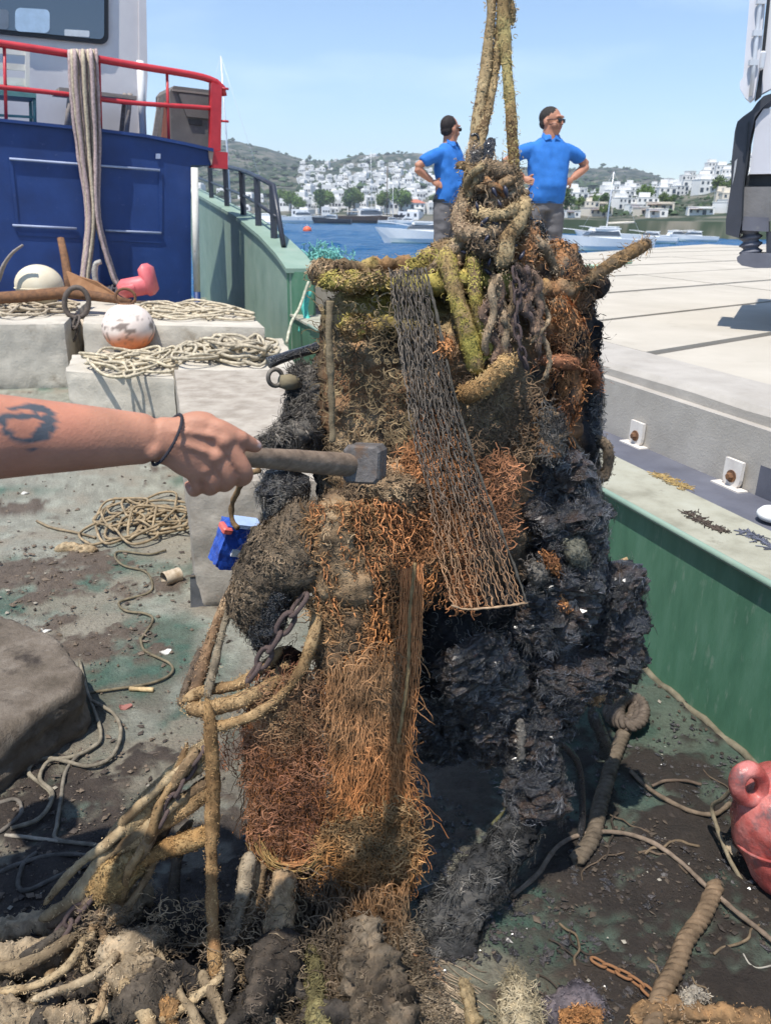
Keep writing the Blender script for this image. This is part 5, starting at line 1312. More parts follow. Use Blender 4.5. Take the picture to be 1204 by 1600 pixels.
clump('growth_neck', 'brown net-covered neck of growth below the hammer head', [(560, 770, 1.50, 36), (545, 830, 1.49, 44), (540, 890, 1.48, 52), (550, 950, 1.48, 48), (540, 1010, 1.48, 44), (510, 1060, 1.48, 26)], BROWN, amp=.02, fold=.014, nw=1200, L=.028, r=.0014, seed=19, rings=60, wst=BROWN, lift=.35)
clump('net_filling', 'thick brown hanging core inside the long orange net', [(600, 850, 1.51, 46), (610, 930, 1.51, 42), (600, 1040, 1.50, 38), (585, 1150, 1.49, 44), (575, 1250, 1.48, 46), (580, 1340, 1.47, 44), (578, 1390, 1.46, 30)], [(.02, .011, .008), (.06, .03, .018), (.12, .06, .03)], amp=.012, fold=.022, nw=600, L=.04, r=.0012, seed=20, rings=70, sides=40, wst=ORNG, lift=.4, droop=.2)
clump('net_filling', 'brown core inside the shorter rust-red net on the left', [(455, 1010, 1.52, 32), (445, 1080, 1.51, 36), (440, 1160, 1.50, 36), (448, 1240, 1.49, 36), (455, 1290, 1.48, 28)], [(.02, .011, .009), (.06, .03, .02), (.11, .055, .032)], amp=.012, fold=.02, nw=300, L=.05, r=.0012, seed=21, rings=60, wst=[(.2, .07, .045), (.36, .15, .08), (.3, .17, .09)], lift=.4, droop=.2)
# black shaggy underside
for k, (pts, lab, nf) in enumerate((
    ([(740, 960, 1.60, 60), (745, 1010, 1.60, 80), (760, 1070, 1.62, 80), (770, 1130, 1.64, 60), (775, 1180, 1.66, 30)], 'black shaggy underside of the drum behind the torn grey net', 2400),
    ([(870, 700, 1.62, 40), (875, 780, 1.60, 50), (880, 860, 1.60, 54), (870, 940, 1.60, 60), (850, 1010, 1.60, 60)], 'tall black hairy growth on the lower right flank of the drum', 2200),
    ([(935, 880, 1.66, 30), (955, 930, 1.66, 46), (958, 990, 1.68, 46), (940, 1050, 1.70, 44), (905, 1090, 1.70, 34)], 'black bulging growth with orange specks against the green bulwark', 1800),
    ([(880, 1010, 1.62, 60), (870, 1070, 1.62, 56), (850, 1130, 1.62, 40), (840, 1170, 1.62, 20)], 'black ragged growth hanging below the right flank', 1600),
    ([(825, 1090, 1.60, 26), (832, 1160, 1.58, 26), (835, 1220, 1.56, 28), (838, 1275, 1.53, 24)], 'grey-black shaggy strand dropping from the underside', 1200),
    ([(690, 1010, 1.62, 40), (685, 1080, 1.64, 44), (690, 1140, 1.66, 40), (700, 1180, 1.68, 24)], 'dark tufted growth behind the long orange net', 1200))):
    clump('black_growth', lab, pts, BLKR, amp=.036, freq=22, nw=nf // 4, L=.034, r=.0011, ridge=.019, ntuft=nf // 16, seed=30 + k, mat=M_wet, wst=[(.02, .02, .026), (.07, .07, .082), (.17, .17, .19), (.10, .09, .085)], rings=90, sides=64, nfuzz=nf // 16, fl=.03, fr=.0009, lift=.5, dr=.7, patchy=12, curl=.5)
clump('grey_log', 'shaggy grey-black rope log slanting down to the deck', [(838, 1240, 1.55, 20), (805, 1305, 1.50, 26), (765, 1360, 1.46, 36), (715, 1425, 1.40, 38), (680, 1480, 1.36, 40), (655, 1515, 1.33, 22)], [(.018, .018, .019), (.05, .05, .05), (.10, .095, .088)], amp=.022, nw=900, L=.03, r=.001, seed=41, rings=80, sides=44, nfuzz=240, fl=.04, ridge=.014, ntuft=190, tst=[(.02, .02, .02), (.08, .08, .077), (.19, .18, .165)])
clump('dark_log', 'dark rope log lying behind the shaggy grey one', [(880, 1360, 1.66, 18), (840, 1400, 1.62, 22), (790, 1430, 1.55, 24), (750, 1455, 1.48, 22)], [(.03, .025, .02), (.08, .06, .045), (.14, .11, .08)], amp=.008, nw=900, L=.02, seed=42)
for k, (u, v, y, hw, st, lab) in enumerate(((862, 880, 1.53, 12, ORNG, 'orange sponge tuft under the torn net on the black flank'), (905, 960, 1.58, 8, ORNG, 'small orange speck of growth on the black bulge'), (880, 945, 1.55, 9, ORNG, 'orange shell-like scrap in the black growth'), (925, 1080, 1.62, 12, [(.2, .12, .06), (.42, .26, .14)], 'orange-tan scrap at the foot of the black bulge'), (838, 895, 1.50, 16, GRYB, 'pale grey crust beside the lower end of the torn net'), (900, 860, 1.55, 22, [(.1, .1, .08), (.22, .21, .16)], 'pale lichen-grey patch on the black flank'), (700, 545, 1.50, 12, ORNG, 'orange growth under the moss ropes on the drum'), (620, 740, 1.49, 14, ORNG, 'rust-orange tuft beside the hammer head'))):
    clump('orange_growth', lab, [(u - hw * .7, v - hw, y, hw * .6), (u, v, y - .01, hw), (u + hw * .5, v + hw, y, hw * .6)], st, amp=.008, nw=300, L=.02, seed=60 + k, rings=16, sides=14)

# ---- nets
def edge_line(px, n):
    return spline(np.array(px, float), n)
def net(name, label, L, R, nc, nr, yf, rad, colf, jit=.35, curl=.0035, K=5, seed=0, drop=0.0, mat=None, slack=.002):
    """diamond-mesh net hung between two edges (picture positions), y from yf(s, t)"""
    q = np.random.default_rng(seed)
    sub = 2; M = nr * sub
    l = edge_line(L, M)[:, :2]; r_ = edge_line(R, M)[:, :2]
    t = np.linspace(0, 1, M); row = np.arange(M) / sub
    base = (np.arange(nc) + .5) / nc + q.normal(size=nc) * jit * .35 / nc
    ph = np.where((np.arange(nc) % 2) == 0, 1.0, -1.0)
    tri = 1 - 2 * np.abs((row % 2) - 1)                     # zigzag that meets its neighbours at the knots
    wob = np.stack([np.interp(row, np.linspace(0, nr, max(4, nr // 4)), q.normal(size=max(4, nr // 4))) for _ in range(nc)])
    ss_ = base[:, None] + (ph[:, None] * tri[None] * (.16 + .34 * q.random((nc, M))) + wob * jit * .8) / nc + q.normal(size=(nc, M)) * .22 * jit / nc
    ss_ = np.clip(ss_, -.04, 1.04)
    uv = l[None] * (1 - ss_[..., None]) + r_[None] * ss_[..., None]
    uv[..., 1] += q.normal(size=(nc, M)) * jit * 2.0
    yy_ = np.stack([yf(ss_[i], t, uv[i, :, 0]) for i in range(nc)]) + wob * slack * .8
    path = W(uv[..., 0], uv[..., 1], yy_)
    path += q.normal(size=path.shape) * curl * .35
    if drop:                                                # broken strands end early
        stop = np.where(q.random(nc) < drop * 3, (q.uniform(.5, .95, nc) * M).astype(int), M)
        for i in range(nc): path[i, stop[i]:] = path[i, min(stop[i], M - 1)] + np.array([0, 0, -.0005]) * np.arange(M - stop[i])[:, None]
    c = colf(path) * (.75 + .5 * q.random((nc, 1, 1)))
    A = path
    mb = MB().fibres(path, rad * (.8 + .5 * q.random(len(A))), 4, col=c)
    return thin(name, mb, mat or M_fib, label, 'net')
def zmix(ca, cb, z0, z1, n=0.5, seed=3):
    def f(p):
        w = sstep(z0, z1, p[..., 2] + (fbm(p, 9, 3, seed) - .5) * n)[..., None]
        return np.array(ca) * (1 - w) + np.array(cb) * w
    return f
GN, ON, RN, TN = (.15, .135, .115), (.52, .235, .10), (.48, .20, .095), (.46, .32, .18)
net('grey_net', 'narrow grey net draped from the drum rim, torn open at its lower end', [(606, 424), (612, 470), (625, 560), (645, 680), (672, 800), (690, 900), (706, 948)], [(666, 418), (680, 480), (704, 590), (735, 700), (770, 800), (800, 890), (822, 946)], 32, 60, lambda s, t, u: 1.508 - .085 * t + 0 * s, .0009, zmix((.42, .25, .14), (.17, .145, .12), .85, 1.2, .35), seed=2, jit=.9, drop=.08)
net('grey_net', 'second dark layer of net under the narrow grey net', [(612, 424), (622, 500), (640, 620), (690, 760), (740, 880), (760, 945)], [(660, 420), (676, 500), (706, 600), (742, 730), (790, 860), (818, 940)], 16, 44, lambda s, t, u: 1.520 - .07 * t + 0 * s, .0010, zmix((.16, .12, .09), (.07, .065, .06), .9, 1.1, .3), seed=3, jit=.6, drop=.1)
line('net_edge_rope', 'dark edge rope along the right side of the grey net', WP([(664, 418, 1.505), (684, 500, 1.490), (706, 600, 1.475), (738, 710, 1.46), (775, 810, 1.44), (805, 890, 1.43), (824, 948, 1.42)]), .0026, (.11, .10, .085), rough=1.2)
line('net_edge_rope', 'pale frayed foot rope closing the torn end of the grey net', WP([(704, 946, 1.42), (730, 952, 1.42), (780, 948, 1.42), (824, 942, 1.42)]), .0022, (.34, .24, .16), rough=.8)
net('orange_net', 'orange net spreading over the middle of the drum under the grey net', [(655, 640), (640, 700), (600, 780), (560, 850), (545, 900), (560, 960)], [(715, 640), (738, 700), (760, 780), (770, 830), (740, 880), (690, 950)], 26, 34, lambda s, t, u: 1.505 - .03 * t + 0 * s, .0012, zmix(ON, (.34, .15, .07), .8, 1.2), seed=4, jit=.9, curl=.006, drop=.05, slack=.006)
net('orange_net', 'bright orange net edge hanging ragged right of the grey net', [(740, 730), (745, 780), (750, 820), (760, 850)], [(800, 715), (800, 780), (796, 820), (790, 850)], 10, 14, lambda s, t, u: 1.50 + 0 * s, .0011, zmix(ON, ON, 0, 1), seed=5, jit=.8, curl=.006)
net('orange_net', 'tangled tan and orange net bunched below the hammer head', [(480, 790), (470, 860), (490, 930), (520, 1000), (510, 1060)], [(650, 780), (690, 850), (690, 900), (660, 950), (650, 1040)], 44, 34, lambda s, t, u: 1.44 + .05 * np.abs(s - .5) ** 1.5 + 0 * t, .0012, zmix((.56, .25, .09), ON, .6, 1.0, .8), seed=6, jit=1.2, curl=.009, slack=.009)
net('orange_net', 'long straight orange net bundle hanging to the deck', [(625, 890), (622, 980), (610, 1080), (596, 1180), (584, 1290), (570, 1380)], [(662, 880), (660, 980), (654, 1080), (644, 1180), (634, 1290), (640, 1370)], 22, 30, lambda s, t, u: 1.42 - .02 * t + .02 * np.abs(s - .5), .0012, zmix((.44, .19, .07), ON, .3, .8, .4), seed=7, jit=.25, curl=.002, slack=.004)
net('orange_net', 'wide rusty net curtain between the two hanging bundles', [(500, 1050), (505, 1130), (512, 1230), (510, 1310), (520, 1400)], [(620, 1020), (612, 1120), (600, 1220), (610, 1320), (630, 1420)], 34, 34, lambda s, t, u: 1.43 - .02 * t + .02 * np.abs(s - .5), .0011, zmix(ON, (.33, .18, .085), .3, .7, .7), seed=8, jit=.8, curl=.006, slack=.006)
net('orange_net', 'baggy orange net end bulging just above the deck', [(496, 1290), (490, 1330), (498, 1390), (530, 1440)], [(640, 1230), (652, 1310), (648, 1380), (600, 1445)], 44, 24, lambda s, t, u: 1.395 + .05 * np.abs(s - .5) ** 2 - .01 * t, .0012, zmix((.48, .20, .06), (.36, .21, .09), .0, .4, .5), seed=9, jit=1.1, curl=.009, slack=.008)
net('rust_red_net', 'rust-red net hanging over the lower left ropes', [(385, 1060), (378, 1120), (382, 1200), (392, 1270), (400, 1330)], [(500, 1020), (496, 1100), (504, 1180), (512, 1260), (510, 1330)], 32, 36, lambda s, t, u: 1.44 - .015 * t + .03 * np.abs(s - .5), .0011, zmix(RN, (.30, .13, .075), .3, .7, .6), seed=10, jit=.8, curl=.006, slack=.006)
net('rust_red_net', 'thin rust-red net stretched toward the left ropes', [(315, 1150), (320, 1170), (330, 1185), (345, 1200)], [(400, 1110), (400, 1160), (400, 1200), (404, 1230)], 16, 14, lambda s, t, u: 1.45 - .01 * t + 0 * s, .0010, zmix(RN, RN, 0, 1), seed=11, jit=1.0, curl=.007, drop=.15)
for k, (pts, lab) in enumerate((([(392, 1290, 1.43), (410, 1340, 1.41), (455, 1355, 1.40), (500, 1335, 1.41), (512, 1290, 1.42)], 'twisted net hem looping under the rust-red net'), ([(400, 1310, 1.42), (430, 1350, 1.40), (480, 1352, 1.40), (515, 1310, 1.41), (560, 1240, 1.42)], 'olive net hem crossing from the rust-red net to the orange bundle'))):
    q = np.random.default_rng(k); P = spline(WP(pts), 40); n = 60
    off = q.normal(size=(n, 1, 3)) * .007; ph = q.uniform(0, 6, (n, 1))
    pth = P[None] + off + .004 * np.stack([np.sin(np.linspace(0, 18, 40)[None] + ph), np.cos(np.linspace(0, 15, 40)[None] + ph), np.sin(np.linspace(0, 13, 40)[None] + 2 * ph)], -1)
    thin('net_hem', MB().fibres(pth, .0013, 3, col=np.array([(.36, .18, .08), (.33, .22, .09)][k]) * (.6 + .8 * q.random((n, 1)))), M_fib, lab, 'net')

def tangle(name, label, L, R, n, yf, colf, seed=0, vert=.5, step=.0040, K=12, r=.00075, depth=.018, curv=1.0):
    """matted twine: long curling strands spread between two edges"""
    q = np.random.default_rng(seed); M = 60
    l = edge_line(L, M)[:, :2]; r_ = edge_line(R, M)[:, :2]
    t = q.random(n); s_ = q.random(n) * 1.06 - .03; i = (t * (M - 1)).astype(int)
    uv = l[i] * (1 - s_[:, None]) + r_[i] * s_[:, None]; uv[:, 1] += q.normal(size=n) * 4
    p = W(uv[:, 0], uv[:, 1], yf(s_, t) - q.random(n) * depth)
    ang = np.where(q.random(n) < vert, -PI / 2 + q.normal(size=n) * (.35 if curv > .5 else .2), q.uniform(0, 2 * PI, n))
    kap = q.normal(size=n) * (.30 + .45 * (q.random(n) > vert)) * (curv if curv > .5 else .12); tilt = q.normal(size=n) * .3
    path = np.zeros((n, K, 3)); path[:, 0] = p
    for j in range(1, K):
        d = np.stack([np.cos(ang), np.sin(tilt) * .5, np.sin(ang)], 1)
        path[:, j] = path[:, j - 1] + d * (step * (.6 + .8 * q.random((n, 1))))
        ang = ang + kap + q.normal(size=n) * .35 * max(curv, .7)
        if curv < .5: ang = ang + (-PI / 2 - ang) * .22; tilt = tilt * .6
        tilt = tilt * .8 + q.normal(size=n) * .25
    c = colf(path) * (.55 + .7 * q.random((n, 1, 1))) * np.clip(.25 + 1.5 * (fbm(path, 16, 3, seed + 40) - .22), .3, 1.5)[..., None]
    return thin(name, MB().ribbons(path, 1.2 * r * (.8 + .5 * q.random(n)), np.array([-.15, -1, .3]), np.clip(c, 0, .75)), M_fib, label, 'net')
tangle('net_tangle', 'matted bright orange twine over the middle of the drum', [(650, 690), (610, 770), (575, 840), (560, 900)], [(705, 690), (728, 770), (730, 820), (690, 880)], 2200, lambda s, t: 1.495 - .03 * t, zmix(TN, ON, .8, .98, .5), 2, .55)
tangle('net_tangle', 'matted tan twine bunched round the neck below the hammer', [(485, 800), (470, 870), (480, 930), (505, 990), (500, 1060), (505, 1130)], [(590, 790), (620, 870), (640, 930), (640, 980), (630, 1060), (615, 1140)], 3300, lambda s, t: 1.455 + .06 * np.abs(s - .5) ** 2, zmix((.54, .25, .10), (.46, .27, .13), .55, .90, .8), 3, .55)
tangle('net_tangle', 'orange twine mat spilling right under the grey net', [(690, 830), (700, 880), (706, 930)], [(735, 830), (732, 880), (740, 955)], 420, lambda s, t: 1.475 + 0 * s, zmix(ON, RN, .6, 1, .5), 4, .5)
tangle('net_tangle', 'rusty brown twine matted down the long hanging net', [(515, 1040), (520, 1140), (525, 1240), (505, 1330), (530, 1430)], [(625, 1000), (625, 1100), (640, 1220), (650, 1320), (610, 1400)], 2500, lambda s, t: 1.42 - .015 * t + .05 * np.abs(s - .5) ** 2, zmix((.56, .235, .085), (.46, .26, .13), .25, .75, .7), 5, .90, K=14, step=.0078, curv=.3, r=.00062)
tangle('net_tangle', 'rust-red twine matted over the shorter left net', [(392, 1070), (385, 1160), (392, 1260), (410, 1340)], [(498, 1040), (500, 1130), (508, 1240), (500, 1310)], 1900, lambda s, t: 1.44 - .015 * t + .05 * np.abs(s - .5) ** 2, zmix((.55, .225, .09), (.44, .23, .12), .25, .75, .7), 6, .90, K=14, step=.0078, curv=.3, r=.00062)
tangle('net_tangle', 'bright orange twine loops at the baggy net end', [(505, 1300), (495, 1350), (520, 1430)], [(645, 1250), (650, 1330), (610, 1440)], 2000, lambda s, t: 1.395 + .05 * np.abs(s - .5) ** 2, zmix((.55, .25, .08), (.46, .30, .15), .05, .35, .5), 7, .5)
tangle('net_tangle', 'brown dripping twine hanging between the two nets', [(420, 1340), (440, 1400), (470, 1450)], [(520, 1330), (520, 1400), (530, 1450)], 500, lambda s, t: 1.42 + 0 * s, zmix((.28, .17, .10), (.28, .17, .10), 0, 1, .5), 8, .8)
tangle('net_tangle', 'reddish twine ends fraying on the drum right of the grey net', [(735, 715), (740, 770), (750, 840)], [(802, 705), (805, 770), (795, 850)], 420, lambda s, t: 1.50 + 0 * s, zmix(ON, (.48, .22, .11), .6, 1, .5), 9, .7)
tangle('net_tangle', 'tan fibres matted over the upper left drum wall', [(500, 480), (505, 600), (510, 740)], [(612, 470), (630, 600), (650, 720)], 420, lambda s, t: yd(500 + 130 * s, .012), zmix((.34, .24, .15), (.36, .27, .15), .9, 1.3, .5), 10, .3)

tangle('net_tangle', 'fine brown fibres crusting the drum front under the rust-coloured rope loop', [(700, 590), (705, 660), (715, 730)], [(850, 590), (850, 660), (845, 730)], 450, lambda s, t: yd(700 + 150 * s, .008), zmix((.26, .17, .10), (.30, .20, .12), .9, 1.3, .5), 14, .3)

for k, (Lp, Rp, n_, cA, lab) in enumerate((
    ([(515, 1060), (520, 1160), (515, 1300), (530, 1430)], [(640, 1040), (640, 1180), (652, 1310), (610, 1440)], 1500, (.42, .20, .085), 'loose curled twine ends over the long hanging net'),
    ([(390, 1070), (385, 1180), (395, 1320)], [(500, 1050), (502, 1180), (510, 1330)], 800, (.36, .16, .09), 'loose curled twine ends over the rust-red net'))):
    tangle('net_tangle', lab, Lp, Rp, n_, lambda s, t: 1.425 - .02 * t + .05 * np.abs(s - .5) ** 2, zmix(cA, (.30, .19, .10), .2, .9, .8), 60 + k, .5)
tangle('net_tangle', 'brown net strands trailing from the baggy end to the front edge', [(515, 1390), (525, 1470), (530, 1540), (520, 1610)], [(640, 1370), (625, 1460), (630, 1540), (680, 1610)], 1200, lambda s, t: 1.385 - .25 * t, zmix((.26, .19, .12), (.38, .20, .09), .05, .30, .4), 71, .95, K=15, step=.0075, curv=.25, r=.0009)
tangle('net_tangle', 'dark brown net strands trailing beside the olive tuft', [(375, 1380), (370, 1480), (350, 1610)], [(520, 1360), (530, 1480), (520, 1610)], 1100, lambda s, t: 1.39 - .25 * t, zmix((.17, .13, .09), (.24, .14, .08), .05, .35, .5), 72, .85, K=14, step=.0070, curv=.4, r=.0009)
# ---- hoist ropes and the knot on top
def crusty(name, label, pts, r_px, stops, seed=1, nw=700, L=.014, r=.0014, amp=None, cat='rope', mat=None, sides=16, rings=None, cfreq=14, nfuzz=0, lift=.3):
    P = WP(pts); rm = r_px * np.array([mpp(p) for p in P])
    n = rings or max(30, int(np.linalg.norm(np.diff(spline(P, 40), axis=0), axis=1).sum() / .007))
    mb, V, N = lump(P, rm, rm, stops, amp if amp is not None else float(rm.mean()) * .28, .5 / float(rm.mean()), seed, n, sides, cfreq=cfreq)
    if nw: worms(mb, V, N, int(nw * .55), L * .75, r * .75, stops, seed + 1, lift=.06, curl=1.2, K=4)
    if nfuzz: worms(mb, V, N, nfuzz, .04, .0009, stops, seed + 2, lift=.9, droop=.4, front=False)
    return thin(name, mb, mat or M_rope, label, cat)
RP = [(.14, .09, .05), (.30, .215, .12), (.40, .31, .18), (.28, .19, .10)]
RPO = [(.12, .075, .04), (.28, .18, .09), (.38, .265, .145), (.27, .19, .11)]
ytop = 1.72
crusty('hoist_rope', 'left crusted hoist rope rising from the knot', [(738, 290, 1.64), (742, 225, 1.66), (752, 150, 1.69), (762, 70, 1.72), (768, 0, 1.74), (772, -220, 1.80)], 8.5, RP, 3, 1500)
crusty('hoist_rope', 'middle crusted hoist rope crossing behind the right one', [(744, 280, 1.62), (752, 215, 1.65), (768, 140, 1.70), (778, 70, 1.73), (783, 0, 1.75), (784, -220, 1.80)], 8.5, RP, 4, 1500)
crusty('hoist_rope', 'right crusted hoist rope running down in front of the right-hand man', [(804, 300, 1.62), (802, 240, 1.64), (797, 170, 1.67), (790, 90, 1.70), (786, 20, 1.72), (788, -220, 1.80)], 9.5, [(.14, .09, .05), (.30, .215, .10), (.38, .32, .14), (.28, .19, .10)], 5, 1900)
crusty('hoist_rope', 'frayed rope end bound to the top of the hoist ropes', [(800, 40, 1.74), (797, 15, 1.74), (790, -20, 1.75), (788, -120, 1.78)], 7, RP, 6, 700, nfuzz=120)
K1 = [(.06, .045, .032), (.25, .18, .115), (.40, .30, .20), (.18, .12, .08)]
crusty('knot_rope', 'thick frayed rope loop bent round the left of the knot', [(740, 285, 1.60), (724, 320, 1.58), (716, 345, 1.56), (726, 362, 1.54), (755, 365, 1.52), (780, 358, 1.53), (802, 350, 1.55)], 14, K1, 7, 1600, nfuzz=120)
crusty('knot_rope', 'smooth tan rope bend on the right of the knot', [(804, 300, 1.60), (816, 320, 1.57), (812, 342, 1.54), (795, 368, 1.52), (786, 400, 1.51), (785, 420, 1.51)], 12, RP, 8, 900)
crusty('knot_rope', 'tan rope lying across the middle of the knot', [(740, 330, 1.55), (765, 338, 1.52), (790, 334, 1.52), (808, 322, 1.55)], 8, RP, 9, 400)
crusty('knot_rope', 'frayed brown rope end crowning the knot', [(740, 290, 1.58), (756, 268, 1.57), (780, 268, 1.57), (800, 280, 1.58), (805, 305, 1.58)], 14, K1, 10, 1400, nfuzz=150)
crusty('knot_rope', 'rope strand rising on the far left of the knot', [(715, 345, 1.60), (728, 300, 1.62), (736, 260, 1.62), (740, 230, 1.64)], 11, K1, 11, 900)
clump('knot_core', 'lumpy brown heart of the knot packed with mussels', [(768, 262, 1.60, 18), (768, 300, 1.60, 42), (772, 345, 1.60, 48), (775, 390, 1.60, 54), (780, 420, 1.60, 50)], K1, amp=.022, nw=3500, L=.022, r=.0016, seed=12, rings=50, sides=34, nfuzz=200)
clump('knot_lump', 'pale brown lump low in the knot', [(745, 375, 1.54, 14), (755, 385, 1.52, 18), (770, 392, 1.52, 12)], K1, amp=.01, nw=300, seed=13)
clump('knot_lump', 'rusty lump at the right of the knot', [(820, 360, 1.58, 10), (818, 385, 1.56, 15), (822, 410, 1.56, 12)], MIXR, amp=.012, nw=400, seed=14)
crusty('dark_line', 'thin black line slanting from the knot down to the drum rim', [(738, 340, 1.62), (715, 365, 1.62), (690, 395, 1.62), (660, 420, 1.60)], 5, BLCK, 15, 300, mat=M_wet)
crusty('black_rag', 'black knotted rag tied to the left hoist rope', [(756, 262, 1.60), (762, 245, 1.60), (764, 228, 1.61), (770, 222, 1.62)], 9, BLCK, 16, 120, mat=M_wet, cat='rag')
crusty('black_rag', 'black twig end poking from the wrapped hoist rope', [(735, 212, 1.64), (744, 210, 1.64), (748, 218, 1.64)], 2.5, BLCK, 17, 0, mat=M_wet, cat='rag', amp=.001)
crusty('black_wrap', 'black crusted wrapping round the foot of the left hoist ropes', [(742, 300, 1.61), (744, 270, 1.62), (748, 235, 1.63)], 14, [(.01, .01, .012), (.06, .05, .04), (.14, .11, .08)], 18, 900, mat=M_wet, cat='rag')
clump('mussel_bunch', 'bunch of black mussels behind the right side of the knot', [(832, 355, 1.66, 8), (836, 370, 1.66, 13), (834, 386, 1.66, 9)], BLCK, amp=.012, nw=250, L=.02, r=.003, seed=19, mat=M_wet)
# mussels: small dark shells tucked in the knot
def shell_mesh():
    mb = MB(); n = 9
    for s in np.linspace(0, 1, n):
        pass
    P = np.array([(0, 0, z) for z in np.linspace(-1, 1, n)])
    mb.tube(P, np.array([.05, .38, .52, .58, .56, .48, .36, .2, .03]), 8, flat=.62)
    return mb
sm = shell_mesh().mesh('mussel'); M_mus = surf('mussel_shell', [(.3, (.012, .012, .022)), (.7, (.05, .05, .075))], 300, .35, .3, .0006, 900); sm.materials.append(M_mus)
q = random.Random(3)
for (u, v, y) in ((752, 352, 1.515), (757, 346, 1.51), (772, 348, 1.515), (745, 322, 1.53), (790, 300, 1.53), (760, 372, 1.50), (800, 385, 1.52), (742, 405, 1.53), (764, 410, 1.51), (705, 402, 1.57), (716, 408, 1.56), (772, 300, 1.54), (815, 398, 1.53), (780, 318, 1.53), (728, 395, 1.54), (826, 340, 1.57), (762, 425, 1.52), (690, 420, 1.57)):
    o = bpy.data.objects.new('mussel', sm); COL.objects.link(o); s = q.uniform(.008, .013)
    o.matrix_basis = Matrix.Translation(Vector(W(u, v, y))) @ Matrix.Rotation(q.uniform(0, 6), 4, 'Y') @ Matrix.Rotation(q.uniform(-.6, .6), 4, 'X') @ Matrix.Diagonal((s, s, s, 1))
    tag(o, 'small blue-black mussel lodged in the rope knot', 'mussel', 'mussels in the knot')
# moss ropes and root-like strands down the front of the drum
crusty('moss_rope', 'thick moss-green rope hanging over the drum front, left one', [(694, 396, 1.55), (704, 430, 1.52), (714, 470, 1.505), (726, 510, 1.50), (738, 550, 1.50), (748, 585, 1.50)], 14, MOSS, 21, 1800, L=.012)
crusty('moss_rope', 'moss-green rope hanging over the drum front beside the thick one', [(738, 400, 1.53), (740, 440, 1.51), (746, 480, 1.50), (756, 520, 1.50), (764, 555, 1.50)], 10, MOSS, 22, 1200, L=.012)
crusty('rust_rope', 'rusty tan rope loop curving under the roots on the drum front', [(718, 618, 1.50), (738, 612, 1.485), (760, 598, 1.475), (782, 576, 1.475), (800, 560, 1.48)], 15, [(.18, .10, .04), (.36, .22, .10), (.42, .30, .15), (.36, .16, .06)], 23, 1400)
crusty('rust_rope', 'red-brown rope ring curling round the right side of the drum', [(840, 562, 1.53), (880, 566, 1.56), (910, 570, 1.62), (926, 585, 1.68), (928, 605, 1.72)], 10, [(.14, .06, .035), (.30, .13, .07), (.36, .17, .09)], 24, 1300, nfuzz=300)
crusty('rope_stub', 'stiff crusted rope stub pointing out to the right of the drum', [(868, 456, 1.60), (900, 445, 1.62), (930, 428, 1.66), (965, 406, 1.72), (1000, 386, 1.78), (1015, 378, 1.80)], 10.5, [(.05, .045, .04), (.14, .10, .06), (.30, .18, .08), (.08, .07, .06)], 25, 1300, nfuzz=160)
crusty('hook_rope', 'dark rope hook sticking out at the right over the cap rail', [(868, 660, 1.62), (890, 690, 1.64), (912, 722, 1.68), (936, 746, 1.72), (948, 735, 1.73), (950, 705, 1.73), (940, 690, 1.74), (922, 682, 1.76)], 8, [(.06, .055, .05), (.16, .12, .085), (.22, .17, .12)], 26, 1000)
line('stick', 'short broken twig stub poking out of the black growth on the right', WP([(955, 882, 1.70), (968, 878, 1.70), (980, 873, 1.70)]), .0055, (.42, .30, .18), cat='stick', n=14, sides=8)
RT = [(.05, .038, .034), (.18, .12, .09), (.30, .20, .14), (.15, .11, .105)]
for k in range(13):
    q = random.Random(100 + k); u0 = 770 + q.uniform(-10, 65); v0 = 400 + q.uniform(0, 60)
    pts = []; u, v = u0, v0
    for s in range(6):
        pts.append((u, v, float(yd(u, .03 + .012 * q.random()))))
        u += q.uniform(-16, 16); v += q.uniform(16, 34)
    crusty('root_strand', 'knobbly brown root-like strand tangled down the drum front below the knot', pts, q.uniform(4, 7.5), RT if k % 3 else K1, 110 + k, 260, L=.012)['group'] = 'root strands on the drum front'
chain('crusted_chain', 'purple-brown crusted chain hanging from the knot down the drum front', WP([(802, 420, 1.49), (808, 460, 1.48), (806, 500, 1.475), (812, 540, 1.47), (822, 575, 1.48)]), .02, surf('crusted_iron', [(.3, (.055, .04, .04)), (.6, (.14, .095, .085)), (.8, (.26, .16, .10))], 60, .85, .8, .003, 300), seed=4)
M_ciron = bpy.data.materials['crusted_iron']
line('net_strand_post', 'pale frayed line standing beside the orange net bundle', WP([(648, 880, 1.40), (640, 960, 1.40), (636, 1060, 1.40), (622, 1160, 1.39)]), .004, (.32, .22, .11), rough=.6)
clump('crust_boss', 'square rusty crust boss hanging low on the drum front', [(862, 640, 1.52, 18), (862, 680, 1.52, 22), (858, 715, 1.52, 16)], MIXR, amp=.012, nw=500, seed=51, wst=GRYB)

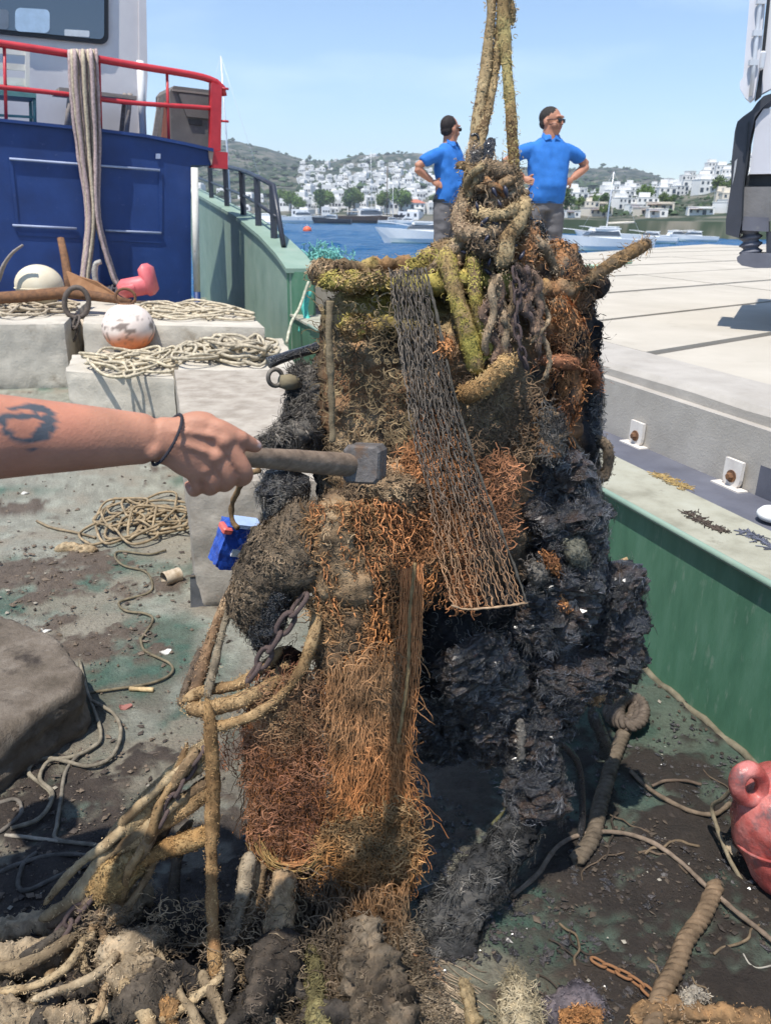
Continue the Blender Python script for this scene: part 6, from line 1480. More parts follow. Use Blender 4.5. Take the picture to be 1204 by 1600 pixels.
# ---- left ropes
crusty('loop_rope', 'ochre rope loop hanging from the growth to the left knot', [(482, 940, 1.50), (494, 965, 1.46), (485, 1010, 1.43), (462, 1060, 1.42), (425, 1098, 1.41), (385, 1122, 1.40), (345, 1134, 1.40), (322, 1130, 1.41)], 9, RPO, 61, 1200, L=.010, sides=18)
crusty('loop_rope', 'thick tan rope running into the left knot behind the ochre loop', [(290, 1108, 1.44), (330, 1106, 1.43), (375, 1094, 1.43), (420, 1070, 1.44), (450, 1035, 1.47)], 13, RPO, 62, 1300, L=.012)
crusty('loop_rope', 'second tan rope in the left knot under the thick one', [(285, 1095, 1.45), (320, 1080, 1.46), (370, 1070, 1.46), (415, 1040, 1.48), (440, 1010, 1.50)], 9, RPO, 63, 700)
crusty('guy_rope', 'brown rope rising from the left knot beside the bleached block', [(300, 1100, 1.46), (315, 1050, 1.50), (330, 1000, 1.54), (350, 950, 1.57), (370, 910, 1.60)], 9, [(.10, .07, .05), (.24, .15, .09), (.34, .24, .15)], 64, 800)
crusty('guy_rope', 'grey rope rising from the left knot in front of the brown one', [(322, 1095, 1.43), (335, 1040, 1.47), (350, 980, 1.51), (368, 925, 1.55), (378, 895, 1.58)], 6, [(.10, .085, .07), (.22, .18, .13), (.28, .24, .18)], 65, 500)
crusty('guy_rope', 'dark hooked rope on the outside of the left knot', [(282, 1105, 1.48), (290, 1075, 1.50), (305, 1040, 1.53), (318, 1010, 1.56)], 7, [(.04, .035, .03), (.12, .09, .07), (.2, .15, .1)], 66, 400)
crusty('long_rope', 'long rust-brown rope hanging straight to the deck in front', [(322, 1088, 1.40), (328, 1130, 1.39), (333, 1220, 1.37), (331, 1330, 1.33), (332, 1420, 1.28), (336, 1500, 1.22), (342, 1600, 1.15), (344, 1660, 1.10)], 10, [(.13, .075, .035), (.28, .17, .08), (.36, .23, .11), (.22, .12, .055)], 67, 2600, L=.010)
crusty('trailing_rope', 'thick ochre crusted rope trailing down left from the knot', [(330, 1160, 1.42), (290, 1200, 1.42), (245, 1245, 1.42), (205, 1290, 1.41), (180, 1345, 1.38), (160, 1385, 1.36)], 20, [(.12, .08, .045), (.25, .185, .11), (.36, .28, .165), (.27, .19, .10)], 68, 3200, L=.014)
crusty('trailing_rope', 'ochre rope trailing below the thickest one', [(330, 1230, 1.40), (290, 1262, 1.40), (240, 1295, 1.39), (200, 1325, 1.38), (170, 1365, 1.37)], 14, RPO, 69, 2000)
crusty('trailing_rope', 'orange crusted rope trailing lowest toward the chain', [(330, 1302, 1.36), (285, 1318, 1.36), (235, 1336, 1.36), (195, 1362, 1.36), (160, 1392, 1.36)], 14, [(.15, .085, .035), (.32, .19, .08), (.37, .26, .13)], 70, 2000)
clump('rope_end', 'orange-yellow clotted rope end where the trailing ropes meet', [(225, 1330, 1.37, 20), (190, 1360, 1.36, 34), (160, 1385, 1.35, 30), (142, 1398, 1.34, 14)], [(.13, .08, .04), (.32, .21, .09), (.39, .29, .15)], amp=.014, nw=1600, L=.014, seed=71, cat='rope')
chain('deck_chain', 'crusted purple-brown chain running down to the lower left corner', WP([(145, 1392, 1.33), (120, 1425, 1.31), (98, 1455, 1.29), (70, 1490, 1.27)]), .042, M_ciron, seed=8)
chain('deck_chain', 'crusted chain hanging under the grey-brown growth on the left', WP([(478, 930, 1.44), (452, 965, 1.43), (430, 1000, 1.43), (405, 1040, 1.44), (388, 1062, 1.45)]), .042, M_ciron, seed=9)
chain('deck_chain', 'dark chain among the trailing ropes', WP([(318, 1170, 1.40), (290, 1210, 1.39), (270, 1250, 1.38), (250, 1290, 1.37)]), .036, M_ciron, seed=10)
line('white_bone', 'wire hook bent over the blue carton below the hammer', WP([(405, 735, 1.50), (385, 742, 1.52), (372, 765, 1.55), (362, 790, 1.58), (364, 815, 1.58), (372, 825, 1.57)]), .006, (.20, .13, .07), cat='hook', n=40, rough=.5).name = 'wire_hook'

for k in range(11):
    q = random.Random(700 + k); u0, v0 = q.uniform(300, 345), q.uniform(1140, 1310); u3, v3 = q.uniform(40, 190), q.uniform(1395, 1480)
    pts = []
    for t in np.linspace(0, 1, 6):
        uu = u0 + (u3 - u0) * t + q.uniform(-10, 10); vv = v0 + (v3 - v0) * t ** 1.15 + q.uniform(-9, 9)
        y = 1.43 - .10 * t + q.uniform(-.03, .03); y = min(y, float(G(uu, vv, .03)[1]))
        pts.append((uu, vv, y))
    crusty('trailing_rope', 'muddy brown crusted rope in the bundle sweeping down to the left corner', pts, q.uniform(6, 11), [BROWN, TANC, [(.06, .045, .035), (.15, .11, .08), (.24, .18, .13)], RPO][k % 4], 720 + k, 420, sides=14)['group'] = 'muddy ropes trailing left'
for k in range(12):
    q = random.Random(800 + k); u, v = q.uniform(722, 815), q.uniform(262, 400); a = q.uniform(0, 6.28); pts = []
    for s_ in range(6):
        pts.append((u, v, 1.545 + .02 * q.random() + .035 * ((u - 768) / 60) ** 2)); u = min(826, max(712, u + math.cos(a) * 17)); v = min(415, max(258, v + math.sin(a) * 15)); a += q.uniform(-.9, .9)
    crusty('knot_rope', 'thin frayed rope strand woven through the knot', pts, q.uniform(3.5, 6.5), [K1, RP, BROWN, MIXR][k % 4], 820 + k, 160, sides=10, nfuzz=20)['group'] = 'thin strands in the knot'

for k, (u1, v1, u2, v2) in enumerate(((730, 375, 676, 424), (742, 385, 700, 430), (735, 360, 690, 405), (800, 385, 848, 428), (812, 370, 862, 410), (795, 395, 828, 450), (770, 400, 760, 450), (752, 398, 722, 440))):
    q = random.Random(850 + k); um, vm = (u1 + u2) / 2 + q.uniform(-8, 8), (v1 + v2) / 2 - 8
    crusty('knot_tail', 'frayed rope tail spreading from the knot onto the drum shoulders', [(u1, v1, 1.56), (um, vm, 1.555), (u2, v2, 1.55 + .03 * (abs(u2 - 765) > 70)), (u2 + (u2 - um) * .3, v2 + 22, 1.55 + .03 * (abs(u2 - 765) > 70))], q.uniform(7, 11), [K1, BROWN, RP, MIXR][k % 4], 860 + k, 420, sides=14, nfuzz=40)['group'] = 'rope tails below the knot'
# ================================================================== ropes, lumps and litter on the deck in front
def gpts(pts): return [tuple(np.append(p, 0)) for p in pts]
def dlump(name, label, pts, stops, seed=1, nw=400, L=.016, r=.0013, amp=.010, cat='crusted rope', mat=None, dr=.75, nfuzz=0, rings=36, sides=26, z0=.0, group=None, fold=0.0, wst=None, cfreq=14, ridge=.012):
    """lump lying on the deck: pts (u, v, half width px[, height above deck])"""
    P, rw = [], []
    for p in pts:
        h = p[3] if len(p) > 3 else 0.0
        q = G(p[0], p[1], .02 + h); m = p[2] * mpp(q)
        q = G(p[0], p[1], m * dr * .7 + h + z0); P.append(q); rw.append(m)
    P, rw = np.array(P), np.array(rw)
    mb, V, N = lump(P, rw, rw * dr, stops, amp, 30, seed, rings, sides, fold=fold, cfreq=cfreq, ridge=ridge)
    if nw: worms(mb, V, N, int(nw * .6), L * .8, r * .8, wst or stops, seed + 1)
    if nfuzz: worms(mb, V, N, nfuzz, .05, .0009, wst or stops, seed + 2, lift=.8, droop=.3, front=False)
    return thin(name, mb, mat or M_org, label, cat, group)
TANL = [(.10, .075, .05), (.26, .20, .13), (.36, .28, .185), (.40, .32, .22)]
DARK = [(.012, .011, .011), (.03, .027, .025), (.06, .053, .047)]
MUDC = [(.02, .018, .017), (.055, .047, .04), (.10, .085, .07)]
# dark heap the ropes lie on
for k, (u, v, w) in enumerate(((20, 1560, 46), (110, 1570, 50), (200, 1460, 40), (290, 1470, 46), (300, 1560, 50), (380, 1440, 40), (350, 1590, 50), (450, 1540, 50), (470, 1440, 36), (240, 1610, 50), (520, 1600, 46), (60, 1480, 36), (140, 1420, 30))):
    q = random.Random(k)
    dlump('mud_clod', 'black muddy clod packed between the tangled ropes at the front', [(u - w * 1.3, v + q.uniform(-20, 20), w * .5), (u - w * .3, v + q.uniform(-12, 12), w), (u + w * .4, v + q.uniform(-12, 12), w * .9), (u + w * 1.3, v + q.uniform(-25, 25), w * .45)], MUDC, 300 + k, 200, amp=.022, cat='mud', mat=M_org, dr=.35, rings=44, sides=34, group='mud clods between the ropes', ridge=.016)
dlump('crusted_rope', 'pale tan crusted rope piece lying at the left edge above the others', [(-60, 1462, 26, .03), (0, 1458, 26, .03), (50, 1446, 28, .03), (90, 1450, 24, .03), (112, 1455, 14, .03)], TANL, 4, 900, amp=.012)
dlump('crusted_rope', 'second pale crusted rope piece under the uppermost one', [(-60, 1512, 26, .03), (0, 1506, 28, .03), (60, 1500, 26, .03), (110, 1490, 16, .03)], TANL, 5, 900, amp=.012)
dlump('crusted_rope', 'tan crusted lump beside the lower end of the chain', [(160, 1440, 20, .05), (190, 1418, 28, .06), (222, 1402, 22, .06), (240, 1396, 12, .06)], TANL, 6, 700, amp=.014)
dlump('crusted_rope', 'broad tan crust with yellow blotches in the middle of the heap', [(150, 1500, 24, .06), (190, 1490, 34, .06), (230, 1478, 30, .06), (262, 1462, 16, .06)], TANL, 7, 1000, amp=.014)
dlump('crusted_rope', 'cream crusted chunk below the broad tan crust', [(165, 1535, 20, .07), (200, 1530, 28, .07), (240, 1505, 22, .07)], TANL, 8, 700, amp=.012)
dlump('crusted_rope', 'smooth tan crusted rope at the very front of the heap', [(-60, 1590, 34, .06), (20, 1596, 34, .06), (80, 1600, 28, .06), (140, 1590, 24, .06)], TANL, 9, 900, amp=.012)
dlump('crusted_rope', 'orange stained crust bump next to the hanging rust-brown rope', [(215, 1585, 26, .05), (250, 1570, 24, .05), (270, 1600, 20, .05)], [(.14, .09, .05), (.36, .20, .08), (.34, .26, .16)], 10, 500, amp=.012)
for k, (pts, lab) in enumerate((([(118, 1455, 1.33), (80, 1500, 1.30), (40, 1535, 1.27), (-30, 1575, 1.22)], 'tan rope strand fanning down to the left corner, upper one'), ([(125, 1465, 1.31), (95, 1515, 1.28), (60, 1550, 1.25), (10, 1600, 1.19)], 'tan rope strand fanning down to the left corner, middle one'), ([(135, 1460, 1.30), (135, 1500, 1.28), (128, 1540, 1.25), (110, 1580, 1.21)], 'tan rope strand dropping from the chain to the front heap'), ([(150, 1455, 1.30), (105, 1520, 1.27), (80, 1565, 1.23), (30, 1620, 1.17)], 'tan rope strand fanning down to the left corner, lower one'))):
    crusty('rope_strand', lab, pts, 11 - k, TANL, 20 + k, 500, sides=14)
crusty('rope_strand', 'dark brown strand crossing the heap toward the hanging rope', [(262, 1400, 1.34), (266, 1440, 1.31), (258, 1500, 1.27), (230, 1560, 1.22), (190, 1610, 1.17)], 9, MUDC, 26, 400)
crusty('rope_strand', 'dark strand hanging behind the orange trailing rope', [(280, 1310, 1.37), (274, 1360, 1.35), (270, 1410, 1.33), (262, 1460, 1.30)], 10, MUDC, 27, 500)
dlump('grey_tuft', 'grey fibrous mat left of the hanging rust-brown rope', [(180, 1590, 30, .04), (230, 1565, 40, .05), (270, 1530, 32, .05)], [(.025, .021, .018), (.07, .058, .045), (.13, .105, .08)], 28, 900, L=.02, ridge=.014, amp=.018, cat='sea growth')
crusty('pale_rope', 'pale cream crusted rope right of the hanging rust-brown rope', [(392, 1330, 1.38), (378, 1400, 1.33), (365, 1450, 1.30), (345, 1500, 1.26), (330, 1560, 1.20), (318, 1620, 1.14)], 13, [(.12, .095, .07), (.26, .21, .15), (.37, .31, .235)], 29, 900)
crusty('pale_rope', 'brown knotted rope hanging behind the pale cream one', [(405, 1345, 1.40), (398, 1400, 1.36), (385, 1440, 1.33), (372, 1480, 1.29)], 15, BROWN, 30, 900)
dlump('grey_tuft', 'dark grey fibrous tuft under the rust-red net', [(400, 1600, 36, .05), (410, 1560, 44, .06), (430, 1510, 38, .07), (440, 1470, 22, .08)], [(.02, .017, .015), (.055, .045, .036), (.11, .088, .068)], 31, 1200, L=.022, ridge=.014, amp=.02, cat='sea growth')
dlump('moss_tuft', 'olive grassy tuft between the grey tuft and the net foot', [(480, 1470, 10, .06), (488, 1510, 16, .05), (492, 1560, 18, .03), (500, 1620, 16, .02)], [(.07, .06, .03), (.20, .175, .08), (.28, .25, .13)], 32, 1900, L=.035, cat='sea growth', fold=.01)
dlump('root_column', 'brown root column rising from the heap to the net hem', [(445, 1360, 14, .22), (440, 1420, 18, .14), (436, 1480, 20, .09), (430, 1530, 18, .05)], BROWN, 33, 1100, cat='sea growth', fold=.012)
for k in range(30):
    q_ = random.Random(400 + k)
    u, v = q_.uniform(20, 470), q_.uniform(1400, 1590); h = q_.uniform(.05, .10); pts = []
    a = q_.choice((2.4, 2.2, 1.6, 1.2)) + q_.uniform(-.3, .3)
    for s_ in range(7):
        pts.append(tuple(np.array([u, v])) + (float(G(u, v, h)[1]),)); u += math.cos(a) * 36; v += math.sin(a) * 26; a += q_.uniform(-.35, .35); h = max(.02, h + q_.uniform(-.015, .012))
    crusty('heap_rope', 'crusted rope end woven into the heap at the front', pts, q_.uniform(6, 13), [BROWN, [(.12, .09, .06), (.24, .185, .12), (.33, .265, .18)], MUDC, TANC, TANL][k % 5], 420 + k, 420, sides=14)['group'] = 'rope ends in the front heap'
# foot of the nets: grey-tan tangle curving to the right
FT = [(.03, .025, .02), (.10, .078, .056), (.20, .16, .115)]
dlump('net_heap', 'grey-tan tangled net foot spreading on the deck in front', [(555, 1440, 30, .08), (565, 1490, 44, .05), (580, 1545, 56, .02), (600, 1600, 60, .0), (610, 1650, 50, .0)], FT, 34, 1200, L=.03, amp=.024, fold=.03, ridge=.02, rings=60, sides=40, cat='net')
q = np.random.default_rng(12)
for k, (pts, lab, n_, sp, cl) in enumerate((
    ([(540, 1430, 1.40), (560, 1480, 1.36), (590, 1530, 1.30), (640, 1580, 1.24), (690, 1620, 1.18)], 'frayed bundle of grey-tan net strands sweeping right along the deck', 190, .022, (.27, .22, .16)),
    ([(520, 1440, 1.40), (525, 1500, 1.34), (550, 1560, 1.27), (600, 1610, 1.20)], 'frayed bundle of net strands falling straight to the front', 170, .026, (.25, .20, .14)),
    ([(620, 1420, 1.40), (625, 1480, 1.36), (640, 1530, 1.31), (670, 1570, 1.26)], 'brown frayed strands hanging from the baggy net end', 60, .012, (.28, .16, .09)),
    ([(470, 1450, 1.38), (480, 1520, 1.31), (520, 1580, 1.24), (560, 1620, 1.19)], 'olive frayed strands beside the grassy tuft', 70, .016, (.24, .21, .11)))):
    P = spline(WP(pts), 26)
    off = q.normal(size=(n_, 1, 3)) * sp; drift = q.normal(size=(n_, 1, 3)) * sp * np.linspace(0, 1.5, 26)[None, :, None]
    w = np.cumsum(q.normal(size=(n_, 26, 3)) * .0022, axis=1)
    pth = P[None] + off + drift + w; pth[..., 2] = np.maximum(pth[..., 2], .006)
    thin('frayed_strands', MB().fibres(pth, .0014, 3, col=np.array(cl) * (.5 + q.random((n_, 1)))), M_fib, lab, 'net')
clump('wormy_growth', 'dark brown growth behind the hems low between the nets', [(470, 1350, 1.46, 30), (500, 1400, 1.44, 40), (530, 1440, 1.42, 30)], MUDC, amp=.02, nw=1200, L=.03, seed=35)
# right of the nets on the shaded deck
dlump('tan_board', 'tan weathered stake end at the front edge of the deck', [(722, 1530, 14, .02), (732, 1560, 18, .02), (744, 1610, 20, .01)], [(.20, .15, .08), (.34, .26, .15)], 36, 100, amp=.004, cat='stake', dr=.5)
dlump('straw_tuft', 'pale straw-coloured bushy tuft at the front of the deck', [(800, 1525, 10, .05), (806, 1560, 30, .02), (812, 1600, 44, .0), (815, 1640, 40, .0)], [(.12, .10, .06), (.30, .25, .16), (.40, .34, .23)], 37, 2600, L=.04, cat='sea growth', nfuzz=500, amp=.012, fold=.012)
line('black_hose', 'black rubber hose looping down from the shaggy underside', WP([(850, 1150, 1.66), (880, 1165, 1.68), (902, 1195, 1.70), (909, 1250, 1.70), (907, 1300, 1.69), (895, 1340, 1.66), (862, 1375, 1.62)]), .0095, (.012, .013, .016), cat='hose', mat=M_wet, rough=.1, sides=10, var=False)
line('thin_rod', 'straight thin cord slanting down from the black hose', WP([(892, 1368, 1.64), (850, 1440, 1.52), (800, 1528, 1.38)]), .0022, (.13, .13, .08), cat='cord', n=20)
line('thin_rod', 'thin pale twig across the shaded gap behind the grey log', WP([(650, 1392, 1.50), (690, 1375, 1.53), (735, 1350, 1.58)]), .0025, (.33, .33, .31), cat='twig', n=20)
line('thin_rod', 'mossy green twig hanging beside the grey shaggy strand', WP([(795, 1205, 1.60), (792, 1245, 1.58), (785, 1270, 1.57), (768, 1288, 1.56)]), .004, (.13, .13, .06), cat='twig', n=30, rough=.6)
clump('grey_stalk', 'pale grey stalk hanging in front of the black underside', [(812, 1120, 1.55, 7), (814, 1150, 1.54, 8), (814, 1190, 1.53, 6)], GRYB, amp=.003, nw=120, L=.01, seed=38, rings=20, sides=12)
def deckrope(name, label, pts, r, col, pitch=.05, z=None):
    P = GP(pts, r if z is None else z)
    mb = twisted(P, r, col, pitch)
    return thin(name, mb, M_rope, label, 'rope')
deckrope('laid_rope', 'thick grey-brown laid rope running across the deck from the knot by the bulwark', [(985, 1120), (962, 1175), (948, 1220), (935, 1265), (925, 1310), (900, 1345)], .021, (.125, .10, .075), .06)
deckrope('laid_rope', 'thick brown laid rope on the deck in front of the pink buoy', [(1118, 1383), (1098, 1430), (1070, 1470), (1056, 1510), (1032, 1555), (1015, 1620), (1005, 1680)], .020, (.17, .12, .078), .058)
for k in range(3):
    t = np.linspace(0, 2 * PI, 16); cu_, cv_ = (985, 1000 + k * 22)[0], 1112
    P = G(978 + 20 * np.cos(t + k) + 8 * k - 8, 1112 + 22 * np.sin(t + k) * (1 if k else .8), .03 + .012 * k)
    thin('rope_knot', twisted(P, .019, (.115, .092, .075), .06), M_rope, ['lower', 'middle', 'upper'][k] + ' turn of the big rope knot on the deck by the bulwark', 'rope')
line('loose_cord', 'long thin cord curving over the deck past the pink buoy', GP([(800, 1400), (840, 1365), (868, 1325), (905, 1305), (960, 1300), (1015, 1315), (1060, 1345), (1100, 1382), (1150, 1425), (1204, 1468), (1260, 1520)], .02), .0065, (.20, .155, .12), n=160)
line('loose_cord', 'brown cord from the knot to the lug of the pink buoy', GP([(985, 1205), (1010, 1230), (1045, 1252), (1080, 1268), (1115, 1272), (1140, 1255)], .02), .007, (.15, .115, .085), n=100)
line('loose_cord', 'short dark cord arching on the green deck', GP([(1018, 1228), (1040, 1220), (1070, 1220), (1095, 1226)], .02), .005, (.12, .09, .07), n=50)
line('loose_cord', 'knotted cord hanging from the lug of the pink buoy to the deck', WP([(1150, 1225, 1.62), (1128, 1248, 1.66), (1112, 1262, 1.70), (1122, 1300, 1.66), (1138, 1340, 1.60), (1160, 1380, 1.55)]), .006, (.20, .17, .12), n=80)
dlump('cord_knot', 'tan knot in the cord below the pink buoy', [(1133, 1318, 8, .03), (1142, 1328, 11, .03), (1150, 1336, 7, .03)], TANL, 47, 200, cat='rope', amp=.004)
line('loose_cord', 'thin pale wire bent on the deck near the right corner', GP([(1160, 1490), (1172, 1508), (1190, 1512), (1230, 1500)], .008), .002, (.38, .36, .32), n=40)
chain('rusty_chain', 'orange rusted chain lying on the deck near the brown laid rope', GP([(925, 1498), (950, 1512), (975, 1522), (1000, 1538), (1020, 1556)], .02), .026, surf('orange_rust', [(.3, (.16, .075, .035)), (.6, (.36, .17, .07)), (.8, (.20, .13, .10))], 70, .9, .8, .003, 250), seed=3)
M_orust = bpy.data.materials['orange_rust']
for k, (pts, st, lab) in enumerate((([(850, 1590, 24), (880, 1570, 30), (915, 1568, 26), (945, 1585, 18)], [(.05, .045, .055), (.14, .12, .13), (.24, .20, .19)], 'purple-grey crust lump at the front right of the deck'), ([(880, 1600, 16, .02), (905, 1585, 16, .03), (935, 1590, 14, .02)], [(.18, .08, .03), (.40, .20, .08), (.34, .22, .14)], 'orange crust on the purple-grey lump'), ([(985, 1592, 20), (1040, 1582, 22), (1090, 1590, 24), (1150, 1598, 22), (1204, 1600, 24)], [(.14, .09, .05), (.32, .19, .09), (.26, .20, .14)], 'row of orange-brown crusted rope along the front right edge'), ([(1065, 1568, 12, .03), (1082, 1556, 14, .03), (1100, 1560, 12, .03)], [(.2, .17, .13), (.36, .32, .26)], 'pale knob on the orange-brown crusted row'))):
    dlump('crust_lump', lab, pts, st, 50 + k, 900, amp=.014, L=.018)
crusty('black_strands', 'black ragged strands hanging by the rope knot at the bulwark foot', [(925, 1110, 1.85), (935, 1140, 1.85), (945, 1165, 1.87), (940, 1185, 1.90)], 9, DARK, 56, 300, mat=M_wet, nfuzz=150)
clump('tan_twig', 'tan curled twig at the foot of the black bulge', [(893, 1108, 1.66, 4), (915, 1098, 1.65, 4), (935, 1085, 1.66, 4)], TANC, amp=.002, nw=40, seed=57, rings=14, sides=10, cat='twig')
tangle('net_tangle', 'grey-tan twine matted over the net heap at the front', [(500, 1450), (490, 1530), (480, 1620)], [(640, 1440), (680, 1540), (720, 1620)], 2400, lambda s, t: 1.345 - .205 * t, zmix((.30, .24, .17), (.34, .25, .17), 0, .3, .6), 12, .35, depth=.02)
tangle('net_tangle', 'brown twine scraps matted over the rope heap at the front', [(130, 1420), (120, 1500), (100, 1600)], [(470, 1400), (470, 1500), (470, 1600)], 900, lambda s, t: 1.33 - .19 * t, zmix((.24, .18, .12), (.34, .26, .17), 0, .3, .6), 13, .3, depth=.03)
# ---- litter and cords on the left deck
def crop(pts, s, ox, oy): return [(x / s + ox, y / s + oy) for x, y in pts]
line('loose_cord', 'thin wavy cord snaking over the pale deck past the can', GP(crop([(625, 625), (560, 640), (450, 630), (435, 655), (470, 685), (545, 705), (572, 745), (560, 785), (460, 815), (450, 835), (480, 855), (550, 865), (575, 890), (530, 960)], 2.408, 0, 600) + crop([(530, 110), (545, 160), (640, 210), (640, 250), (560, 285), (400, 310), (330, 320)], 2.408, 0, 950), .012), .0055, (.17, .145, .10), n=220)
line('loose_cord', 'grey cord looping out from under the worn slab', GP(crop([(300, 200), (325, 300), (380, 470), (340, 530), (250, 565), (150, 570), (110, 620), (190, 690), (190, 720)], 2.408, 0, 950), .014), .0065, (.24, .215, .17), n=160)
line('loose_cord', 'second grey cord crossing the looped one by the slab', GP(crop([(350, 350), (430, 400), (455, 470), (420, 560), (330, 595), (200, 570), (150, 640), (200, 700), (150, 790), (40, 830)], 2.408, 0, 950), .02), .0065, (.22, .195, .155), n=160)
line('loose_cord', 'cord running straight down over the dark mud', GP(crop([(310, 540), (250, 610), (230, 720), (215, 820), (215, 870), (350, 890), (380, 895)], 2.408, 0, 950), .014), .006, (.20, .18, .15), n=120)
line('loose_cord', 'dark cord curling over the wet mud at the left edge', GP(crop([(-20, 740), (60, 720), (80, 770), (20, 830), (-20, 850)], 2.408, 0, 950), .014), .006, (.15, .135, .12), n=80)
line('loose_cord', 'thin pale cord lying straight on the dark mud', GP(crop([(20, 855), (100, 862), (210, 875), (350, 890)], 2.408, 0, 950), .012), .0055, (.30, .27, .23), n=60)
line('loose_cord', 'dark loop of cord in the black mud above the heap', GP(crop([(-10, 1000), (80, 960), (200, 930), (320, 930), (340, 960), (240, 1000), (110, 1060), (70, 1040), (90, 960), (140, 920)], 2.408, 0, 950), .014), .0065, (.12, .11, .10), n=140)
pile(quadfn([(120, 862), (285, 850), (300, 775), (150, 790)], .01), 0, 16, .0075, (.30, .235, .155), 31, 'coiled_line', 'loose coil of brown cord on the pale deck beside the bleached block', zlift=.03)
line('loose_cord', 'tail of the brown coil trailing to the left', GP([(150, 840), (118, 832), (80, 824), (58, 814)], .012), .007, (.24, .19, .13), n=40)
dlump('rope_whipping', 'frayed knot at the lower end of the brown coil', [(85, 858, 6), (110, 856, 9), (140, 860, 8), (155, 862, 4)], TANC, 61, 200, cat='rope', amp=.005)
cn = thing('rusty_can', 'small cream rusty tin can lying on the deck', 'can', G(266, 905))
c0, c1 = G(256, 905, .035), G(281, 897, .035)
part('can_body', MB().tube(spline([c0, c1], 9), np.array([.032, .034, .032, .034, .032, .034, .032, .034, .033]), 16, cap=False), surf('rusty_cream_tin', [(.3, (.30, .22, .14)), (.7, (.55, .47, .36))], 30, .7, .3, .002, 90), cn)
part('can_end', MB().tube(spline([c1 - (c1 - c0) * .05, c1 - (c1 - c0) * .02], 3), .031, 16), M_rust, cn)
line('stick', 'short pale stick lying on the gritty deck', GP([(203, 1076), (222, 1077), (240, 1078)], .01), .009, (.50, .38, .22), cat='stick', n=12)
for k, (u, v, lab) in enumerate(((258, 1018, 'white shell scrap beside the wavy cord'), (195, 1103, 'reddish rag scrap on the gritty deck'), (70, 985, 'pale shell scrap near the back edge of the worn slab'), (40, 770, 'pale paper scrap on the bright deck under the arm'))):
    c = G(u, v, .008); P = np.array([c + np.array([.022 * math.cos(t) * (1 + .3 * math.sin(3 * t + k)), .016 * math.sin(t), .006 * math.sin(2 * t + k)]) for t in np.linspace(0, 2 * PI, 10, endpoint=False)])
    cl = (.62, .60, .55) if k != 1 else (.28, .12, .10)
    thin('litter_scrap', MB().add(np.vstack([P, P - np.array([0, 0, .005])]), [tuple(range(10)), tuple(range(19, 9, -1))] + [(q_, (q_ + 1) % 10, 10 + (q_ + 1) % 10, 10 + q_) for q_ in range(10)], cl), M_attr, lab, 'litter', smooth=False)
bc_ = thing('blue_carton', 'crumpled blue and white carton hanging against the bleached block', 'carton', W(365, 880, 2.2))
cc0 = W(365, 850, 2.15)
Mb = np.array(Matrix.Rotation(.35, 3, 'Y') @ Matrix.Rotation(.5, 3, 'Z'))
M_bl = surf('blue_print', [(.3, (.015, .05, .30)), (.6, (.03, .10, .48)), (.85, (.20, .30, .60))], 14, .3, .3, .004, 40)
g_ = np.linspace(-1, 1, 12); cbx = MB(); hx, hy, hz_ = .0525, .035, .075
for ax_ in range(3):
    for sg in (-1, 1):
        A_, B_ = np.meshgrid(g_, g_); Pc = np.zeros((144, 3)); Pc[:, ax_] = sg; Pc[:, (ax_ + 1) % 3] = A_.ravel() * sg; Pc[:, (ax_ + 2) % 3] = B_.ravel()
        Pc = Pc * np.array([hx, hy, hz_]); dq = (np.abs(fbm(Pc + 3, 38, 2, 9) - .5) + np.abs(fbm(Pc + 5, 17, 2, 11) - .5)) * .05
        Pc = Pc * (1 - dq[:, None] * 4.5)
        i = np.arange(11)[:, None] * 12; j = np.arange(11)[None]
        cbx.add(Pc @ Mb.T + cc0, np.stack([i + j, i + j + 1, i + 13 + j, i + 12 + j], -1).reshape(-1, 4))
part('box', cbx, M_bl, bc_, smooth=False)
part('white_band', MB().box(cc0 + Mb @ np.array([.02, -.037, -.01]), (.07, .006, .022), M=Mb), flat('white_print', (.72, .74, .74), .4), bc_, smooth=False)
part('red_flap', MB().box(cc0 + Mb @ np.array([-.05, -.02, .06]), (.03, .05, .02), M=Mb, bev=.004), flat('red_print', (.60, .12, .10), .4), bc_, smooth=False)
part('top_flap', MB().box(cc0 + Mb @ np.array([.01, -.02, .085]), (.08, .06, .012), M=Mb), flat('pale_blue_print', (.35, .45, .65), .4), bc_, smooth=False)
o = thing('shackle', 'galvanised eye fitting on the left edge of the drum', 'shackle', W(445, 592, 1.70))
t = np.linspace(0, 2 * PI, 20, endpoint=False)
part('eye', MB().tube(W(430 + 11 * np.cos(t), 590 + 13 * np.sin(t), 1.70 + .01 * np.cos(t)), .005, 8, closed=True), flat('dull_galvanised', (.16, .14, .115), .6, metal=.3), o)
part('socket', MB().tube(WP([(438, 596, 1.70), (450, 597, 1.71), (466, 598, 1.73)]), np.array([.014, .018, .016]), 12, col=(1, 1, 1)), flat('yellowed_socket', (.20, .165, .10), .8), o)
# mud and rope crumbs fallen round the drum
N = 9000; cu_ = RNG.uniform(380, 1200, N); cv_ = RNG.uniform(1080, 1600, N); cp = G(cu_, cv_, .008); cp = cp[cp[:, 0] < BX(cp[:, 1]) - .03]
cp = cp[fbm(cp, 5, 3, 8) > .44]; n = len(cp); sz = .0015 + .008 * RNG.random(n) ** 4
mb = MB(); lumps(mb, cp, np.stack([sz * 1.6, sz, sz * .7], 1), np.array((.035, .03, .028)) * (.4 + 1.6 * RNG.random((n, 1))))
o = stuff(obj('black_mud_crumbs', mb, M_wet, smooth=False)); tag(o, 'black wet mud crumbs fallen round the drum', 'debris')

